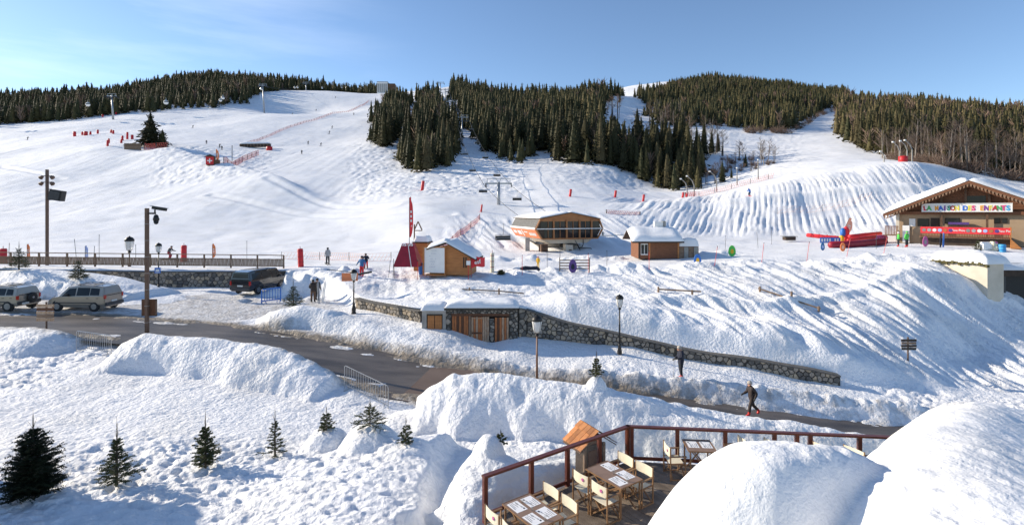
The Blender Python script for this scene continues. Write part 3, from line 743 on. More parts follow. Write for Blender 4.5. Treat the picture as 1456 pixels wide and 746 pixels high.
SPR = []
for i in range(8):
    hh = 1.0; rr = (0.21, 0.24, 0.27, 0.20, 0.25, 0.29, 0.22, 0.26)[i]
    SPR.append((trunk_mesh(1.0, 0.012), spruce_crown(1.0, rr, 100+i, whorls=(17, 18, 16, 19)[i % 4], nb=9, mats=(('needle', 'needle2', 'needle', 'needle3')[i % 4],), droop=(.3, .42, .25, .35)[i % 4])))

def bare_tree(seed, h=1.0, spread=0.30, mats=('birch', 'twig'), trunks=1, depth=4, name='crown'):
    """returns trunk mesh and a crown of branching limbs and twigs"""
    rnd = random.Random(seed); tb = MB(); cb = MB()
    def grow(p, d, l, r, lv):
        q = p+d*l
        mid = p+d*(l*.5)+Vector((rnd.uniform(-.04, .04), rnd.uniform(-.04, .04), 0))*l
        (cb).tube([p, mid, q], [r, r*.8, r*.55], 3, cap=False)
        if lv <= 0:
            return
        n = 4 if lv > 1 else 5
        for k in range(n):
            f = rnd.uniform(.3, 1.0); b = p.lerp(q, f)
            nd_ = (d+Vector((rnd.uniform(-1, 1), rnd.uniform(-1, 1), rnd.uniform(-.1, .75)))*0.75).normalized()
            grow(b, nd_, l*rnd.uniform(.42, .66), max(r*.5, 0.0011*h), lv-1)
    for t in range(trunks):
        x0 = rnd.uniform(-.05, .05)*(trunks > 1); y0 = rnd.uniform(-.05, .05)*(trunks > 1)
        lx = rnd.uniform(-.10, .10); ly = rnd.uniform(-.06, .06)
        pts = [Vector((x0, y0, -.03)), Vector((x0+lx*.3, y0+ly*.3, .3*h)), Vector((x0+lx*.7, y0+ly*.7, .62*h)), Vector((x0+lx, y0+ly, .96*h))]
        tb.tube(pts, [.016*h, .013*h, .009*h, .002*h], 5)
        for k in range(int(15/trunks)+3):
            f = rnd.uniform(.30, .97); zf = f
            b = pts[1].lerp(pts[2], (zf-.3)/.32) if zf < .62 else pts[2].lerp(pts[3], (zf-.62)/.34)
            a = rnd.uniform(0, 6.28)
            dd = Vector((math.cos(a)*spread*2.0, math.sin(a)*spread*2.0, rnd.uniform(.45, 1.0))).normalized()
            grow(b, dd, h*rnd.uniform(.16, .27)*(1.25-f*.7), .0046*h, depth-2)
    return tb.mesh('trunk', mats[0]), cb.mesh(name, mats[1])
BARE = [bare_tree(7, mats=('birch', 'twig')), bare_tree(8, mats=('birch', 'twigred'), spread=.36), bare_tree(9, trunks=2, mats=('birch', 'twig')),
        bare_tree(10, mats=('bark', 'twigred'), spread=.42, trunks=3), bare_tree(12, mats=('birch', 'twig'), spread=.28)]

def plant(name, label, cat, meshes, x, y, h, rz, wide=1.0, group=None, dz=0.0):
    o = thing(name, label, cat, (x, y, gh(x, y)+dz-0.02*h), rz, group)
    o.scale = (h*wide, h*wide, h)
    for nm, me in zip(('trunk', 'crown'), meshes): link(nm, me, o)
    return o

def inpoly(px, w, P):
    P = [(a, math.log(b)) for a, b in P]; ins = np.zeros(px.shape, bool); j = len(P)-1
    for i in range(len(P)):
        xi, yi = P[i]; xj, yj = P[j]
        c = ((yi > w) != (yj > w)) & (px < (xj-xi)*(w-yi)/((yj-yi) if yj != yi else 1e-9)+xi)
        ins ^= c; j = i
    return ins
FORESTS = [
 ('left', [(-150,285),(0,300),(150,328),(240,345),(290,352),(340,395),(400,500),(470,536),(545,545),(545,640),(400,640),(150,590),(-150,560)], 15.5, 5.6, 0, 'dark spruce in the forest along the crest of the left hill'),
 ('clump', [(526,215),(544,200),(560,204),(572,262),(584,400),(556,420),(532,265)], 15, 4.2, 0, 'spruce in the narrow dark clump left of the chairlift clearing'),
 ('clump2', [(564,172),(580,158),(604,150),(644,157),(649,180),(645,235),(632,330),(622,430),(594,430),(598,320),(590,240),(578,205)], 16.5, 4.2, 1, 'tall spruce in the clump directly left of the chairlift line'),
 ('centre', [(676,215),(700,195),(735,172),(765,196),(800,176),(846,168),(868,190),(862,240),(850,300),(862,380),(890,440),(880,500),(700,500),(640,520),(640,430),(652,330),(664,262)], 15, 5.2, 0, 'spruce in the wood directly right of the chairlift line'),
 ('middle', [(842,176),(880,166),(940,150),(985,142),(1004,150),(990,185),(975,205),(930,200),(850,222)], 15.5, 4.2, 1, 'spruce in the dark wood above the groomed piste in the middle'),
 ('hill', [(905,520),(915,400),(935,300),(965,290),(1000,300),(1080,285),(1125,285),(1170,380),(1190,440),(1200,520),(1200,680),(1000,700),(930,640)], 13.5, 5.0, 0, 'spruce in the wood on the right hill above the upper piste'),
 ('right', [(1196,228),(1236,178),(1290,150),(1340,136),(1400,134),(1480,130),(1640,128),(1640,430),(1350,440),(1230,480),(1190,440),(1192,300)], 14.0, 5.0, 2, 'olive brown spruce in the forest above the chalet'),
]
def make_forest():
    rng = np.random.default_rng(3); allt = []
    for fi, (nm, P, H, sp, kind, label) in enumerate(FORESTS):
        sp *= .90; H *= .90
        xs = [at(a, b) for a, b in P]; ys = [b for a, b in P]
        x0, x1, y0, y1 = min(xs), max(xs), min(ys), max(ys)
        gx, gy = np.meshgrid(np.arange(x0, x1, sp), np.arange(y0, y1, sp))
        gx = (gx+rng.uniform(-.48, .48, gx.shape)*sp).ravel(); gy = (gy+rng.uniform(-.48, .48, gy.shape)*sp).ravel()
        px = gx/gy*F+CX
        jx = 9*fbm(gx*.07, gy*.07, 61, 3)+rng.normal(size=px.shape)*2.0; jw = .035*fbm(gx*.06, gy*.06, 62, 3)+rng.normal(size=px.shape)*.012
        m = inpoly(px+jx, np.log(gy)+jw, P); gx, gy = gx[m], gy[m]
        if not len(gx): continue
        gz = HZ(gx, gy)
        hs = H*(0.50+0.58*rng.random(len(gx))**.8)*(0.62+0.62*vnoise(gx*.045, gy*.045, 5))
        for x, y, z, h in zip(gx, gy, gz, hs): allt.append((fi, x, y, z, h))
    A = np.array(allt)
    # line of sight from the photograph's side: depth order per column, drop trees whose tops stay hidden
    pxx = A[:, 1]/A[:, 2]*F; top = (A[:, 3]+A[:, 4])/A[:, 2]; order = np.argsort(A[:, 2])
    hor = np.full(2400, -9.0); keep = np.zeros(len(A), bool); vis = np.zeros(len(A))
    for i in order:
        c = int(np.clip(pxx[i]+1000, 3, 2396)); w = max(1, int(0.13*A[i, 4]/A[i, 2]*F))
        hh = hor[c-w:c+w+1].mean(); base = A[i, 3]/A[i, 2]
        v = (top[i]-max(hh, base))*F
        if v > -6: keep[i] = True
        vis[i] = v
        hor[c-w:c+w+1] = np.maximum(hor[c-w:c+w+1], top[i]-0.18*A[i, 4]/A[i, 2])
    A = A[keep]; vis = vis[keep]
    fr = (np.abs(A[:, 1]/A[:, 2]*F) < 745)
    score = np.where(fr, A[:, 4]/A[:, 2]*F+0.0, 0)*(vis > 5)
    sel = np.argsort(-score)[:285]
    is_ind = np.zeros(len(A), bool); is_ind[sel] = True
    rnd = random.Random(4)
    for i in sel:
        fi, x, y, z, h = A[i]; fi = int(fi); kind = FORESTS[fi][4]
        v = rnd.choice(((0, 1, 2, 4, 6, 5), (0, 1, 2, 3, 4, 5), (1, 5, 3, 7, 2, 4, 1))[kind])
        o = thing('spruce_tree', FORESTS[fi][5], 'tree', (x, y, z-0.03*h), rnd.uniform(0, 6.28), FORESTS[fi][5].replace('spruce in', 'spruces in'))
        wd = rnd.uniform(.85, 1.25); o.scale = (h*wd, h*wd, h)
        link('trunk', SPR[v][0], o); link('crown', SPR[v][1], o)
    # the rest of the wood as one mass
    V = []; Fc = []; MI = []; off = 0; protos = []
    for s in range(6):
        me = spruce_crown(1.0, (.24, .28, .22, .26, .31, .23)[s], 300+s, whorls=9, nb=7, jag=2, mats=('needle',))
        co = np.empty(len(me.vertices)*3); me.vertices.foreach_get('co', co)
        fs = [tuple(p.vertices) for p in me.polygons]; protos.append((co.reshape(-1, 3), (np.array([q for f in fs for q in f], np.int32), np.array([len(f) for f in fs], np.int32)))); bpy.data.meshes.remove(me)
    tris = []; co_b = []; fs_b = []; rb = random.Random(77)
    for q in range(46):
        a = rb.uniform(0, 6.28); f0 = rb.uniform(.1, .6); f1 = f0+rb.uniform(.2, .4); rr_ = rb.uniform(.08, .26)
        b0 = (0, 0, f0); e = (math.cos(a)*rr_, math.sin(a)*rr_, f1); w_ = .007; k_ = len(co_b)
        co_b += [b0, (e[0]*.6-w_*math.sin(a)*2, e[1]*.6+w_*math.cos(a)*2, (f0+f1*2)/3), e, (e[0]*.6+w_*math.sin(a)*2, e[1]*.6-w_*math.cos(a)*2, (f0+f1*2)/3)]; fs_b += [(k_, k_+1, k_+2, k_+3)]
    k_ = len(co_b); co_b += [(-.012, 0, -.03), (.012, 0, -.03), (0, 0, .95), (0, -.012, -.03), (0, .012, -.03)]; fs_b += [(k_, k_+1, k_+2), (k_+3, k_+4, k_+2)]
    bareproto = (np.array(co_b), (np.array([q for f in fs_b for q in f], np.int32), np.array([len(f) for f in fs_b], np.int32)))
    for i in np.where(~is_ind)[0]:
        fi, x, y, z, h = A[i]; kind = FORESTS[int(fi)][4]
        co, fs = protos[rnd.randrange(6)]; a = rnd.uniform(0, 6.28); w = h*rnd.uniform(.85, 1.3)
        ca, sa = math.cos(a)*w, math.sin(a)*w
        isb = rnd.random() < (.04, .10, .20)[kind]
        if isb: co, fs = bareproto
        V.append(np.stack([co[:, 0]*ca-co[:, 1]*sa+x, co[:, 0]*sa+co[:, 1]*ca+y, co[:, 2]*h+z-.02*h], 1))
        mi = rnd.choice(((0, 0, 0, 1, 1), (0, 0, 1, 1), (1, 1, 2, 2, 0))[kind])
        if isb: mi = 3
        Fc.append(fs[0]+off); tris.append(fs[1]); MI.append(np.full(len(fs[1]), mi, np.int32)); off += len(co)
    V = np.concatenate(V)
    me = bpy.data.meshes.new('spruce_forest')
    lens = np.concatenate(tris).astype(np.int32); flat = np.concatenate(Fc).astype(np.int32)
    me.vertices.add(len(V)); me.vertices.foreach_set('co', V.astype(np.float32).ravel())
    me.loops.add(len(flat)); me.loops.foreach_set('vertex_index', flat)
    me.polygons.add(len(lens)); me.polygons.foreach_set('loop_start', np.concatenate([[0], np.cumsum(lens)[:-1]]).astype(np.int32))
    me.polygons.foreach_set('material_index', np.concatenate(MI)); me.update(calc_edges=True)
    for k in ('needle', 'needle2', 'needle3', 'twigred'): me.materials.append(M[k])
    o = link('spruce_forest', me)
    tag(o, 'mass of smaller distant spruces filling the woods on all the hills', 'forest', kind='stuff')
    print('forest', len(A), 'faces', len(lens))
make_forest()

# lone spruces on the left piste
plant('spruce_tree', 'broad lone spruce standing beside the grey snow fence on the left piste', 'tree', (trunk_mesh(1, .016), spruce_crown(1, .50, 900, whorls=19, nb=15, mats=('needle',), low=.10)), at(214, 190), 190, 12.6, .4)
plant('spruce_tree', 'small spruce leaning against the right side of the lone piste spruce', 'tree', (trunk_mesh(1, .016), spruce_crown(1, .46, 901, whorls=14, nb=13, mats=('needle',), low=.12)), at(231, 189), 189, 6.8, 1.4)

rnd = random.Random(21)
# leafless trees along the edge of the right forest and in the openings
for i in range(72):
    px = 1256+i*4.7+rnd.uniform(-3, 3)
    Zb = np.interp(px, [1196, 1236, 1290, 1340, 1400, 1480, 1640], [220, 172, 146, 133, 131, 127, 126])-rnd.uniform(-4, 7)
    plant('birch_tree', 'leafless pale stemmed tree at the foot of the forest behind the chalet', 'tree', BARE[rnd.randrange(5)], at(px, Zb), Zb, rnd.uniform(6, 12), rnd.uniform(0, 6), group='bare trees at the foot of the forest behind the chalet')
for px, Z, h, k in [(972,205,15,0),(985,200,14,4),(978,225,13,1),(1012,215,13.5,2),(1018,208,12,3),(1005,228,13,1),(1028,200,10,3),(958,240,14,4),(940,262,13,2),(905,230,12,0),(917,196,12,1),
                    (888,178,11,4),(846,178,11,4),(815,186,10,1),(870,300,13,3),(878,310,14,3),(862,290,12,1),(925,300,14,3),(935,310,13,0),(945,290,13,1),(965,310,14,2)]:
    plant('birch_tree', 'leafless pale tree among the dark spruces above the middle of the piste', 'tree', BARE[k], at(px, Z), Z, h, rnd.uniform(0, 6), group='bare trees in the middle woods')
for px, Z, h, k in [(1050,190,7,3),(1057,178,8,1),(1046,168,5.5,3),(1083,176,9,2),(1086,168,7.5,0),(1100,170,6,3),(1072,172,5,3),(1068,160,4.5,3),(1092,180,8,1),(1034,165,5.5,3),(1017,150,6,3),(1004,152,5,3),(1024,158,5,3)]:
    plant('birch_tree', 'small leafless tree on the open snow slope right of the middle wood', 'tree', BARE[k], at(px, Z), Z, h, rnd.uniform(0, 6), group='small bare trees on the open slope')
for px, Z, h, lab in [(1027,150,6.5,'small solitary spruce on open snow behind the orange netting'),(1040,152,3.2,'very small spruce right of the solitary spruce behind the netting'),
                      (1001,200,14,'slim spruce with snowy foot at the right end of the middle wood'),(1012,205,9,'medium spruce beside the bare trees on the open slope'),
                      (1060,172,4.6,'little dark spruce in front of the bare trees on the open slope'),(1021,210,8,'bushy spruce below the bare reddish tree'),
                      (906,195,17,'tall single spruce standing in front of the upper piste'),(928,200,15,'spruce second right of the tall single spruce'),(941,198,13,'spruce third right of the tall single spruce')]:
    plant('spruce_tree', lab, 'tree', SPR[rnd.choice((0, 2, 4))], at(px, Z), Z, h, rnd.uniform(0, 6), 1.1)
# scrub between the trunks
def scrub():
    mb = MB(); r = random.Random(5)
    def bush(x, y, s):
        z = gh(x, y)
        for k in range(26):
            a = r.uniform(0, 6.28); e = r.uniform(.3, 1.4); l = s*r.uniform(.5, 1.1)
            d = Vector((math.cos(a)*math.cos(e), math.sin(a)*math.cos(e), math.sin(e)))
            p = Vector((x, y, z-.1)); q = p+d*l; mb.bar(p, q, .05)
            for j in range(3):
                q2 = p.lerp(q, r.uniform(.4, 1)); mb.bar(q2, q2+(d+Vector((r.uniform(-.8, .8), r.uniform(-.8, .8), r.uniform(-.2, .6)))).normalized()*l*.45, .035)
    for i in range(90):
        px = r.uniform(1262, 1600); Z = np.interp(px, [1196, 1236, 1290, 1340, 1400, 1480, 1640], [216, 169, 143, 130, 128, 124, 123])-r.uniform(0, 4)
        bush(at(px, Z), Z, r.uniform(1.5, 3.4))
    for i in range(40):
        px = r.uniform(1060, 1196); Z = np.interp(px, [1060, 1125, 1196], [277, 278, 400])-r.uniform(0, 6)
        bush(at(px, Z), Z, r.uniform(2, 4))
    for i in range(24):
        px = r.uniform(1000, 1110); Z = r.uniform(160, 190); bush(at(px, Z), Z, r.uniform(1, 2.4))
    o = mb.build('undergrowth', 'twigred'); tag(o, 'brown leafless scrub along the feet of the right woods', 'scrub', kind='stuff')
scrub()

# young firs planted in the snow, seen close: twigs with needles
def young_fir(seed, h, r, sparse=1.0, mats=('bark', 'fir'), leader=.2, low=0.10):
    rn = random.Random(seed); tb = MB(); cb = MB()
    tb.tube([(0, 0, -.15), (0, 0, h*.5), (rn.uniform(-.01, .01)*h, 0, h*(1-leader*.3))], [.022*h, .014*h, .004*h], 6)
    wh = max(4, int(h*7))
    def twig(p, q, w):
        # needled shoot: central stick with short slanting needles each side
        d = (q-p); l = d.length
        if l < 1e-4: return
        d.normalize(); s = d.cross(Vector((0, 0, 1)))
        if s.length < .05: s = Vector((1, 0, 0))
        s.normalize(); u = s.cross(d)
        n = max(3, int(l/(.045)))
        for k in range(n):
            f = (k+rn.random()*.5)/n; b = p+d*l*f; ww = w*(1-.45*f)*rn.uniform(.8, 1.2)
            for v in (s, -s, u*.8, -u*.5):
                t_ = b+(v*ww+d*ww*.8); e = d*.016+s.cross(v)*.001
                cb.add([b-d*.016, b+d*.018, t_], [(0, 1, 2)])
    for w in range(wh):
        t = w/wh; z = h*(low+(1-leader-low)*t)
        L = r*(1-t*.80)*rn.uniform(.62, 1.2)
        n = max(3, int((8-3*t)*sparse)); a0 = rn.uniform(0, 6.28)
        for b in range(n):
            a = a0+2*PI*b/n+rn.uniform(-.3, .3); l = L*rn.uniform(.65, 1.1)
            up = rn.uniform(-.05, .35)+.45*t
            p = Vector((0, 0, z)); q = p+Vector((math.cos(a)*l, math.sin(a)*l, up*l*.8)); m = p.lerp(q, .55)-Vector((0, 0, .06*l))
            tb.tube([p, m, q], [.008, .006, .003], 3, cap=False)
            twig(m, q, .060); twig(p.lerp(m, .3), m, .055)
            for k in range(int(5*sparse*(1-t)+2)):
                f = rn.uniform(.2, .95); c = p.lerp(m, f*2) if f < .5 else m.lerp(q, f*2-1)
                aa = a+rn.choice((-1, 1))*rn.uniform(.5, 1.0); ll = l*rn.uniform(.22, .42)
                twig(c, c+Vector((math.cos(aa)*ll, math.sin(aa)*ll, rn.uniform(-.25, .2)*ll)), .052)
    twig(Vector((0, 0, h*(1-leader))), Vector((0, 0, h*.9)), .03)
    tb.tube([(0, 0, h*(1-leader)), (0, 0, h)], [.006, .003], 4)
    for k in range(3):
        a = rn.uniform(0, 6.28); tb.tube([(0, 0, h*(1-leader)), (math.cos(a)*.1*h*.5, math.sin(a)*.1*h*.5, h*(1-leader*.55))], [.005, .003], 3)
    return tb.mesh('trunk', mats[0]), cb.mesh('crown', mats[1])
M['firdark'] = mat('dark_fir_needles', (0.010, 0.016, 0.008), 0.6, (0.022, 0.030, 0.013), 9, spec=0.25)
for px, py, Z, h, r, s, seed, m, lab in [
    (47, 702, 14.3, 2.45, .90, 2.8, 50, 'firdark', 'large dense dark fir at the lower left corner of the snow field'),
    (166, 680, 15.2, 2.0, .60, 1.0, 51, 'fir', 'young fir with bent tip and a fallen branch at its foot, second from the left'),
    (292, 650, 16.4, 1.9, .55, 1.25, 52, 'fir', 'bushy young fir casting a long thin shadow, third from the left'),
    (391, 628, 17.6, 1.75, .46, .55, 53, 'fir', 'thin sparse young fir with a long bare leader'),
    (464, 605, 18.6, 0.95, .40, .8, 54, 'fir', 'small squat fir on top of a snow hump'),
    (526, 603, 18.0, 1.05, .55, .85, 55, 'fir', 'lopsided spreading young fir in front of the steel barrier'),
    (577, 630, 17.2, 0.98, .36, .7, 56, 'fir', 'small fir at the right corner of the raised snow field'),
    (848, 531, 21.4, 1.15, .32, .9, 57, 'fir', 'small fir tip poking out of the long bank by the lane'),
    (712, 628, 15.3, 0.42, .25, .5, 58, 'fir', 'bare sapling tip sticking out of the snow heap by the deck'),
    (27, 392, 43.5, 2.6, .85, .9, 59, 'fir', 'thin snow dusted fir below the left end of the wooden fence'),
    (111, 398, 42.0, 1.9, .75, 1.4, 60, 'fir', 'round dark fir in front of the stone wall above the estate car'),
    (417, 428, 36.0, 2.3, .75, 1.0, 61, 'fir', 'fir with bare tiers beside the black van'),
    (1391, 358, 57.5, 1.9, .5, 1.2, 62, 'fir', 'small fir half buried in snow before the red banner of the chalet')]:
    x = at(px, Z); zz = zat(py, Z); g = gh(x, Z)
    o = thing('young_fir', lab, 'tree', (x, Z, g-0.03), rnd.uniform(0, 6))
    a, b = young_fir(seed, h, r, s, ('bark', m), leader=.32 if s < 1.3 else .22)
    link('trunk', a, o); link('crown', b, o)
# ---------------------------------------------------------------- terrace deck, rails, furniture
DZ = -7.2
def clip_poly(poly, nx, ny, d):
    """keep the side where nx*x+ny*y <= d"""
    out = []
    for i in range(len(poly)):
        a = poly[i]; b = poly[(i+1) % len(poly)]
        fa = nx*a[0]+ny*a[1]-d; fb = nx*b[0]+ny*b[1]-d
        if fa <= 0: out.append(a)
        if (fa < 0) != (fb < 0) and abs(fa-fb) > 1e-9:
            t = fa/(fa-fb); out.append((a[0]+(b[0]-a[0])*t, a[1]+(b[1]-a[1])*t))
    return out
RA = Vector((-0.63, 12.35, 0)); RB = Vector((3.34, 15.2, 0)); RC = Vector((10.6, 14.45, 0))
DIR = (RB-RA).normalized(); LNG = Vector((DIR.y, -DIR.x, 0))     # along the left rail, and away from it along the planks
def build_deck():
    poly = [(RA.x, RA.y), (RB.x, RB.y), (RC.x, RC.y), (11.5, 8.0), (6.5, 4.5), (2.4, 8.0)]
    t = thing('terrace_deck', 'weathered grey brown plank terrace with tables below the camera', 'terrace', (0, 0, 0))
    mb = MB(); mb.prism(poly, DZ-0.45, DZ-0.06); mb.build('deck_base', 'netdark', t)
    w = 0.145; r = random.Random(3); o0 = DIR.dot(RA)
    for k in range(80):
        a = o0+k*w+0.004; b = a+w-0.012
        p = clip_poly(poly[::-1] if False else poly, DIR.x, DIR.y, b); p = clip_poly(p, -DIR.x, -DIR.y, -a)
        if len(p) < 3: continue
        m = MB(); dz = r.uniform(-.003, .003); m.prism(p, DZ-0.035+dz, DZ+dz); m.build('plank', 'deck', t)
build_deck()

def build_rail(A, Bp, ts, label, name='glass_railing', first=True, last=True, glass=True):
    A = Vector(A); Bp = Vector(Bp); d = (Bp-A); Ln = d.length; d.normalize(); n = Vector((-d.y, d.x, 0)); rz = math.atan2(d.y, d.x)
    t = thing(name, label, 'railing', (A.x, A.y, DZ), rz)
    m = MB(); m.box(Ln/2, 0, 1.00, Ln+0.12, 0.15, 0.055); m.build('handrail', 'redwood', t, bevel=.008)
    for s in ts:
        m = MB(); m.box(s, 0, .44, .105, .105, 1.07); m.build('post', 'redwood', t, bevel=.006)
    for a, b in zip(ts[:-1], ts[1:]):
        if b-a < .35: continue
        m = MB(); m.box((a+b)/2, 0, .10, b-a-.107, .05, .09); m.build('bottom_rail', 'redwood', t, bevel=.005)
        m = MB(); m.box((a+b)/2, 0, .55, b-a-.107, .012, .80); m.build('glass_pane', 'clear', t)
    return t
Lr = (RB-RA).length
build_rail(RA, RB, [0.0, .28*Lr, .525*Lr, .765*Lr, Lr-.02], 'dark red stained railing with glass panes running up the left side of the terrace')
Rr = (RC-RB).length
def sx(px):
    u = (px-CX)/F; return (u*RB.y-RB.x)/((RC-RB).normalized().x-u*(RC-RB).normalized().y)
build_rail(RB, RC, [0.11]+[sx(q) for q in (963, 1031, 1101, 1133, 1152, 1222)]+[Rr], 'dark red stained railing with glass panes along the far side of the terrace')

# roofed wooden cabinet behind the left rail
def cabinet():
    Zc = 15.15; cx_ = at(838, Zc); rz = math.atan2(DIR.y, DIR.x)
    t = thing('menu_cabinet', 'dark timber cabinet with small new orange shingle roof behind the terrace rail', 'cabinet', (cx_, Zc, DZ-1.0), rz-0.15)
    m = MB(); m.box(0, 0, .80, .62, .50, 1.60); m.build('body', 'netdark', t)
    for s in (-.33, .33):
        m = MB(); m.box(s, -.24, .80, .07, .07, 1.6); m.build('post', 'greywood', t)
    m = MB(); m.box(0, -.262, .85, .44, .02, 1.2); m.build('door', 'doordark', t)
    W = .62; H0 = 1.60; H1 = 2.00; D = .44
    for s in (-1, 1):
        m = MB(); m.add([(0, -D, H1-.02), (0, D, H1-.02), (s*W, D, H0-.04), (s*W, -D, H0-.04), (0, -D, H1-.05), (0, D, H1-.05), (s*W, D, H0-.07), (s*W, -D, H0-.07)],
                        [(0,1,2,3),(4,5,6,7),(0,1,5,4),(1,2,6,5),(2,3,7,6),(3,0,4,7)]); rf = m.build('roof', 'brownwood', t)
        rr = random.Random(8+s)
        for row in range(3):
            f0 = 1-row*.34; f1 = max(0, f0-.40)
            y = -D-.02
            while y < D-.05:
                w = rr.uniform(.16, .24); y1 = min(y+w, D+.03)
                zz = lambda f: H1+(H0-H1)*f
                lift = .025+row*.022
                q = MB(); q.add([(s*W*f0, y, zz(f0)+lift), (s*W*f0, y1-.014, zz(f0)+lift), (s*W*f1, y1-.014, zz(f1)+lift-.008), (s*W*f1, y, zz(f1)+lift-.008),
                                 (s*W*f0, y, zz(f0)+lift-.022), (s*W*f0, y1-.014, zz(f0)+lift-.022), (s*W*f1, y1-.014, zz(f1)+lift-.022), (s*W*f1, y, zz(f1)+lift-.022)],
                                [(0,1,2,3),(7,6,5,4),(0,1,5,4),(1,2,6,5),(2,3,7,6),(3,0,4,7)])
                q.build('shingle', 'cedar' if s < 0 else 'brownwood', rf); y = y1
    m = MB(); m.prism([(-.30, H0), (.30, H0), (0, H1-.08)], -.235, -.215, lambda a, b, c: (a, c, b)); m.build('gable', 'doordark', t)
cabinet()

def chair_parts():
    P = {}
    m = MB()
    n = 6
    for k in range(n):
        for (z0, z1) in ((.62, .865),):
            x0 = -.27+.54*k/n; x1 = -.27+.54*(k+1)/n
            b = lambda x: -.20-.035*(1-(x/.27)**2)
            m.add([(x0, b(x0), z0), (x1, b(x1), z0), (x1, b(x1), z1), (x0, b(x0), z1), (x0, b(x0)+.012, z0), (x1, b(x1)+.012, z0), (x1, b(x1)+.012, z1), (x0, b(x0)+.012, z1)],
                  [(0,1,2,3),(7,6,5,4),(3,2,6,7),(1,0,4,5)]+([(0,3,7,4)] if k == 0 else [])+([(2,1,5,6)] if k == n-1 else []))
    P['backrest'] = m.mesh('backrest', 'canvas')
    m = MB()
    for k in range(n):
        x0 = -.25+.5*k/n; x1 = -.25+.5*(k+1)/n; b = lambda x: .455-.022*(1-(x/.25)**2)
        m.add([(x0, -.19, b(x0)), (x1, -.19, b(x1)), (x1, .19, b(x1)), (x0, .19, b(x0)), (x0, -.19, b(x0)-.01), (x1, -.19, b(x1)-.01), (x1, .19, b(x1)-.01), (x0, .19, b(x0)-.01)],
              [(0,1,2,3),(7,6,5,4),(0,1,5,4),(2,3,7,6)])
    P['seat'] = m.mesh('seat', 'canvas')
    P['legs'] = []
    for sx_ in (-1, 1):
        m = MB(); m.bar((sx_*.27, -.20, .0), (sx_*.27, -.205, .875), .026, .032); P['legs'].append(m.mesh('leg', 'chairwood'))
        m = MB(); m.bar((sx_*.27, .20, .0), (sx_*.27, .20, .63), .026, .032); P['legs'].append(m.mesh('leg', 'chairwood'))
    P['arms'] = []
    for sx_ in (-1, 1):
        m = MB(); m.box(sx_*.27, .0, .645, .05, .46, .022); P['arms'].append(m.mesh('armrest', 'chairwood'))
    m = MB()
    for y in (-.17, .17):
        m.bar((-.26, y, .04), (.26, y, .44), .022, .03); m.bar((.26, y+.025, .04), (-.26, y+.025, .44), .022, .03)
    for sx_ in (-1, 1):
        m.bar((sx_*.255, -.2, .445), (sx_*.255, .2, .445), .03); m.bar((sx_*.27, -.22, .03), (sx_*.27, .22, .03), .028)
    P['cross'] = m.mesh('cross_frame', 'chairwood')
    m = MB(); m.lathe([(.001, 0), (.040, 0), (.040, .003), (.001, .003)], 10)
    for i in range(6): a = i*PI/3; m.box(math.cos(a)*.022, math.sin(a)*.022, .004, .014, .008, .004, a)
    P['emblem'] = m.mesh('embroidered_emblem', 'pink')
    return P
CP = chair_parts()
def chair(x, y, face, label, group='director chairs on the terrace'):
    t = thing('director_chair', label, 'chair', (x, y, DZ+.002), face-PI/2, group)
    link('seat', CP['seat'], t); b = link('backrest', CP['backrest'], t)
    for l in CP['legs']: link('leg', l, t)
    for a in CP['arms']: link('armrest', a, t)
    link('cross_frame', CP['cross'], t)
    e = link('embroidered_emblem', CP['emblem'], b); e.location = (0.10, -.2385, .75); e.rotation_euler = (PI/2, 0, 0)
    return t
TT = {}
def table(x, y, rz, L, W, label):
    t = thing('terrace_table', label, 'table', (x, y, DZ), rz, 'tables on the terrace')
    m = MB(); m.box(0, 0, .727, L, W, .022); tp = m.build('tabletop', 'tabletop', t, bevel=.003)
    m = MB()
    for s in (-1, 1): m.box(0, s*(W/2+.006), .727, L+.024, .012, .034); m.box(s*(L/2+.006), 0, .727, .012, W, .034)
    m.build('edging', 'chairwood', t)
    for i in (-1, 1):
        for j in (-1, 1):
            m = MB(); m.bar((i*(L/2-.05), j*(W/2-.04), .0), (i*(L/2-.05), j*(W/2-.04), .715), .035); m.build('leg', 'chairwood', t)
    m = MB()
    for j in (-1, 1):
        m.bar((-(L/2-.1), j*(W/2-.09), .03), (L/2-.1, j*(W/2-.09), .68), .03); m.bar((L/2-.1, j*(W/2-.12), .03), (-(L/2-.1), j*(W/2-.12), .68), .03)
    m.build('cross_frame', 'chairwood', t)
    return t
lrz = math.atan2(LNG.y, LNG.x)
def mat_(tx, ty, rz, u, v, flip, label, tw=0):
    c, s = math.cos(rz), math.sin(rz)
    o = thing('paper_placemat', label, 'placemat', (tx+u*c-v*s, ty+u*s+v*c, DZ+.7395), rz+(PI if flip else 0)+tw, 'printed paper placemats')
    m = MB(); m.box(0, 0, .0008, .40, .285, .0016); m.build('sheet', 'paper', o)
    m = MB(); r = random.Random(label)
    m.box(-.08, .0, .0024, .22, .010, .0012, .12); m.box(-.06, -.05, .0024, .20, .008, .0012, -.05); m.box(.13, .09, .0024, .05, .04, .0012)
    for k in range(3): m.box(-.12+k*.02, .075-.018*k, .0024, .10-.02*k, .006, .0012, .1)
    m.build('print', 'ink', o)
    m = MB(); m.bar((-.17, .055, .005), (.04, .075, .005), .012, .004); m.bar((.04, .075, .005), (.08, .079, .005), .026, .004)
    m.build('fork', 'steel', o)
    m = MB(); m.bar((-.17, -.085, .005), (.07, -.10, .005), .014, .004); m.build('knife', 'steel', o)
T1 = (0.435, 11.40); T2 = (2.50, 12.98)
def loc(T, u, v): p = Vector((T[0], T[1], 0))+LNG*u+DIR*v; return p.x, p.y
table(*T1, lrz, 1.17, .74, 'taupe table laid with four placemats nearest the lower corner of the terrace')
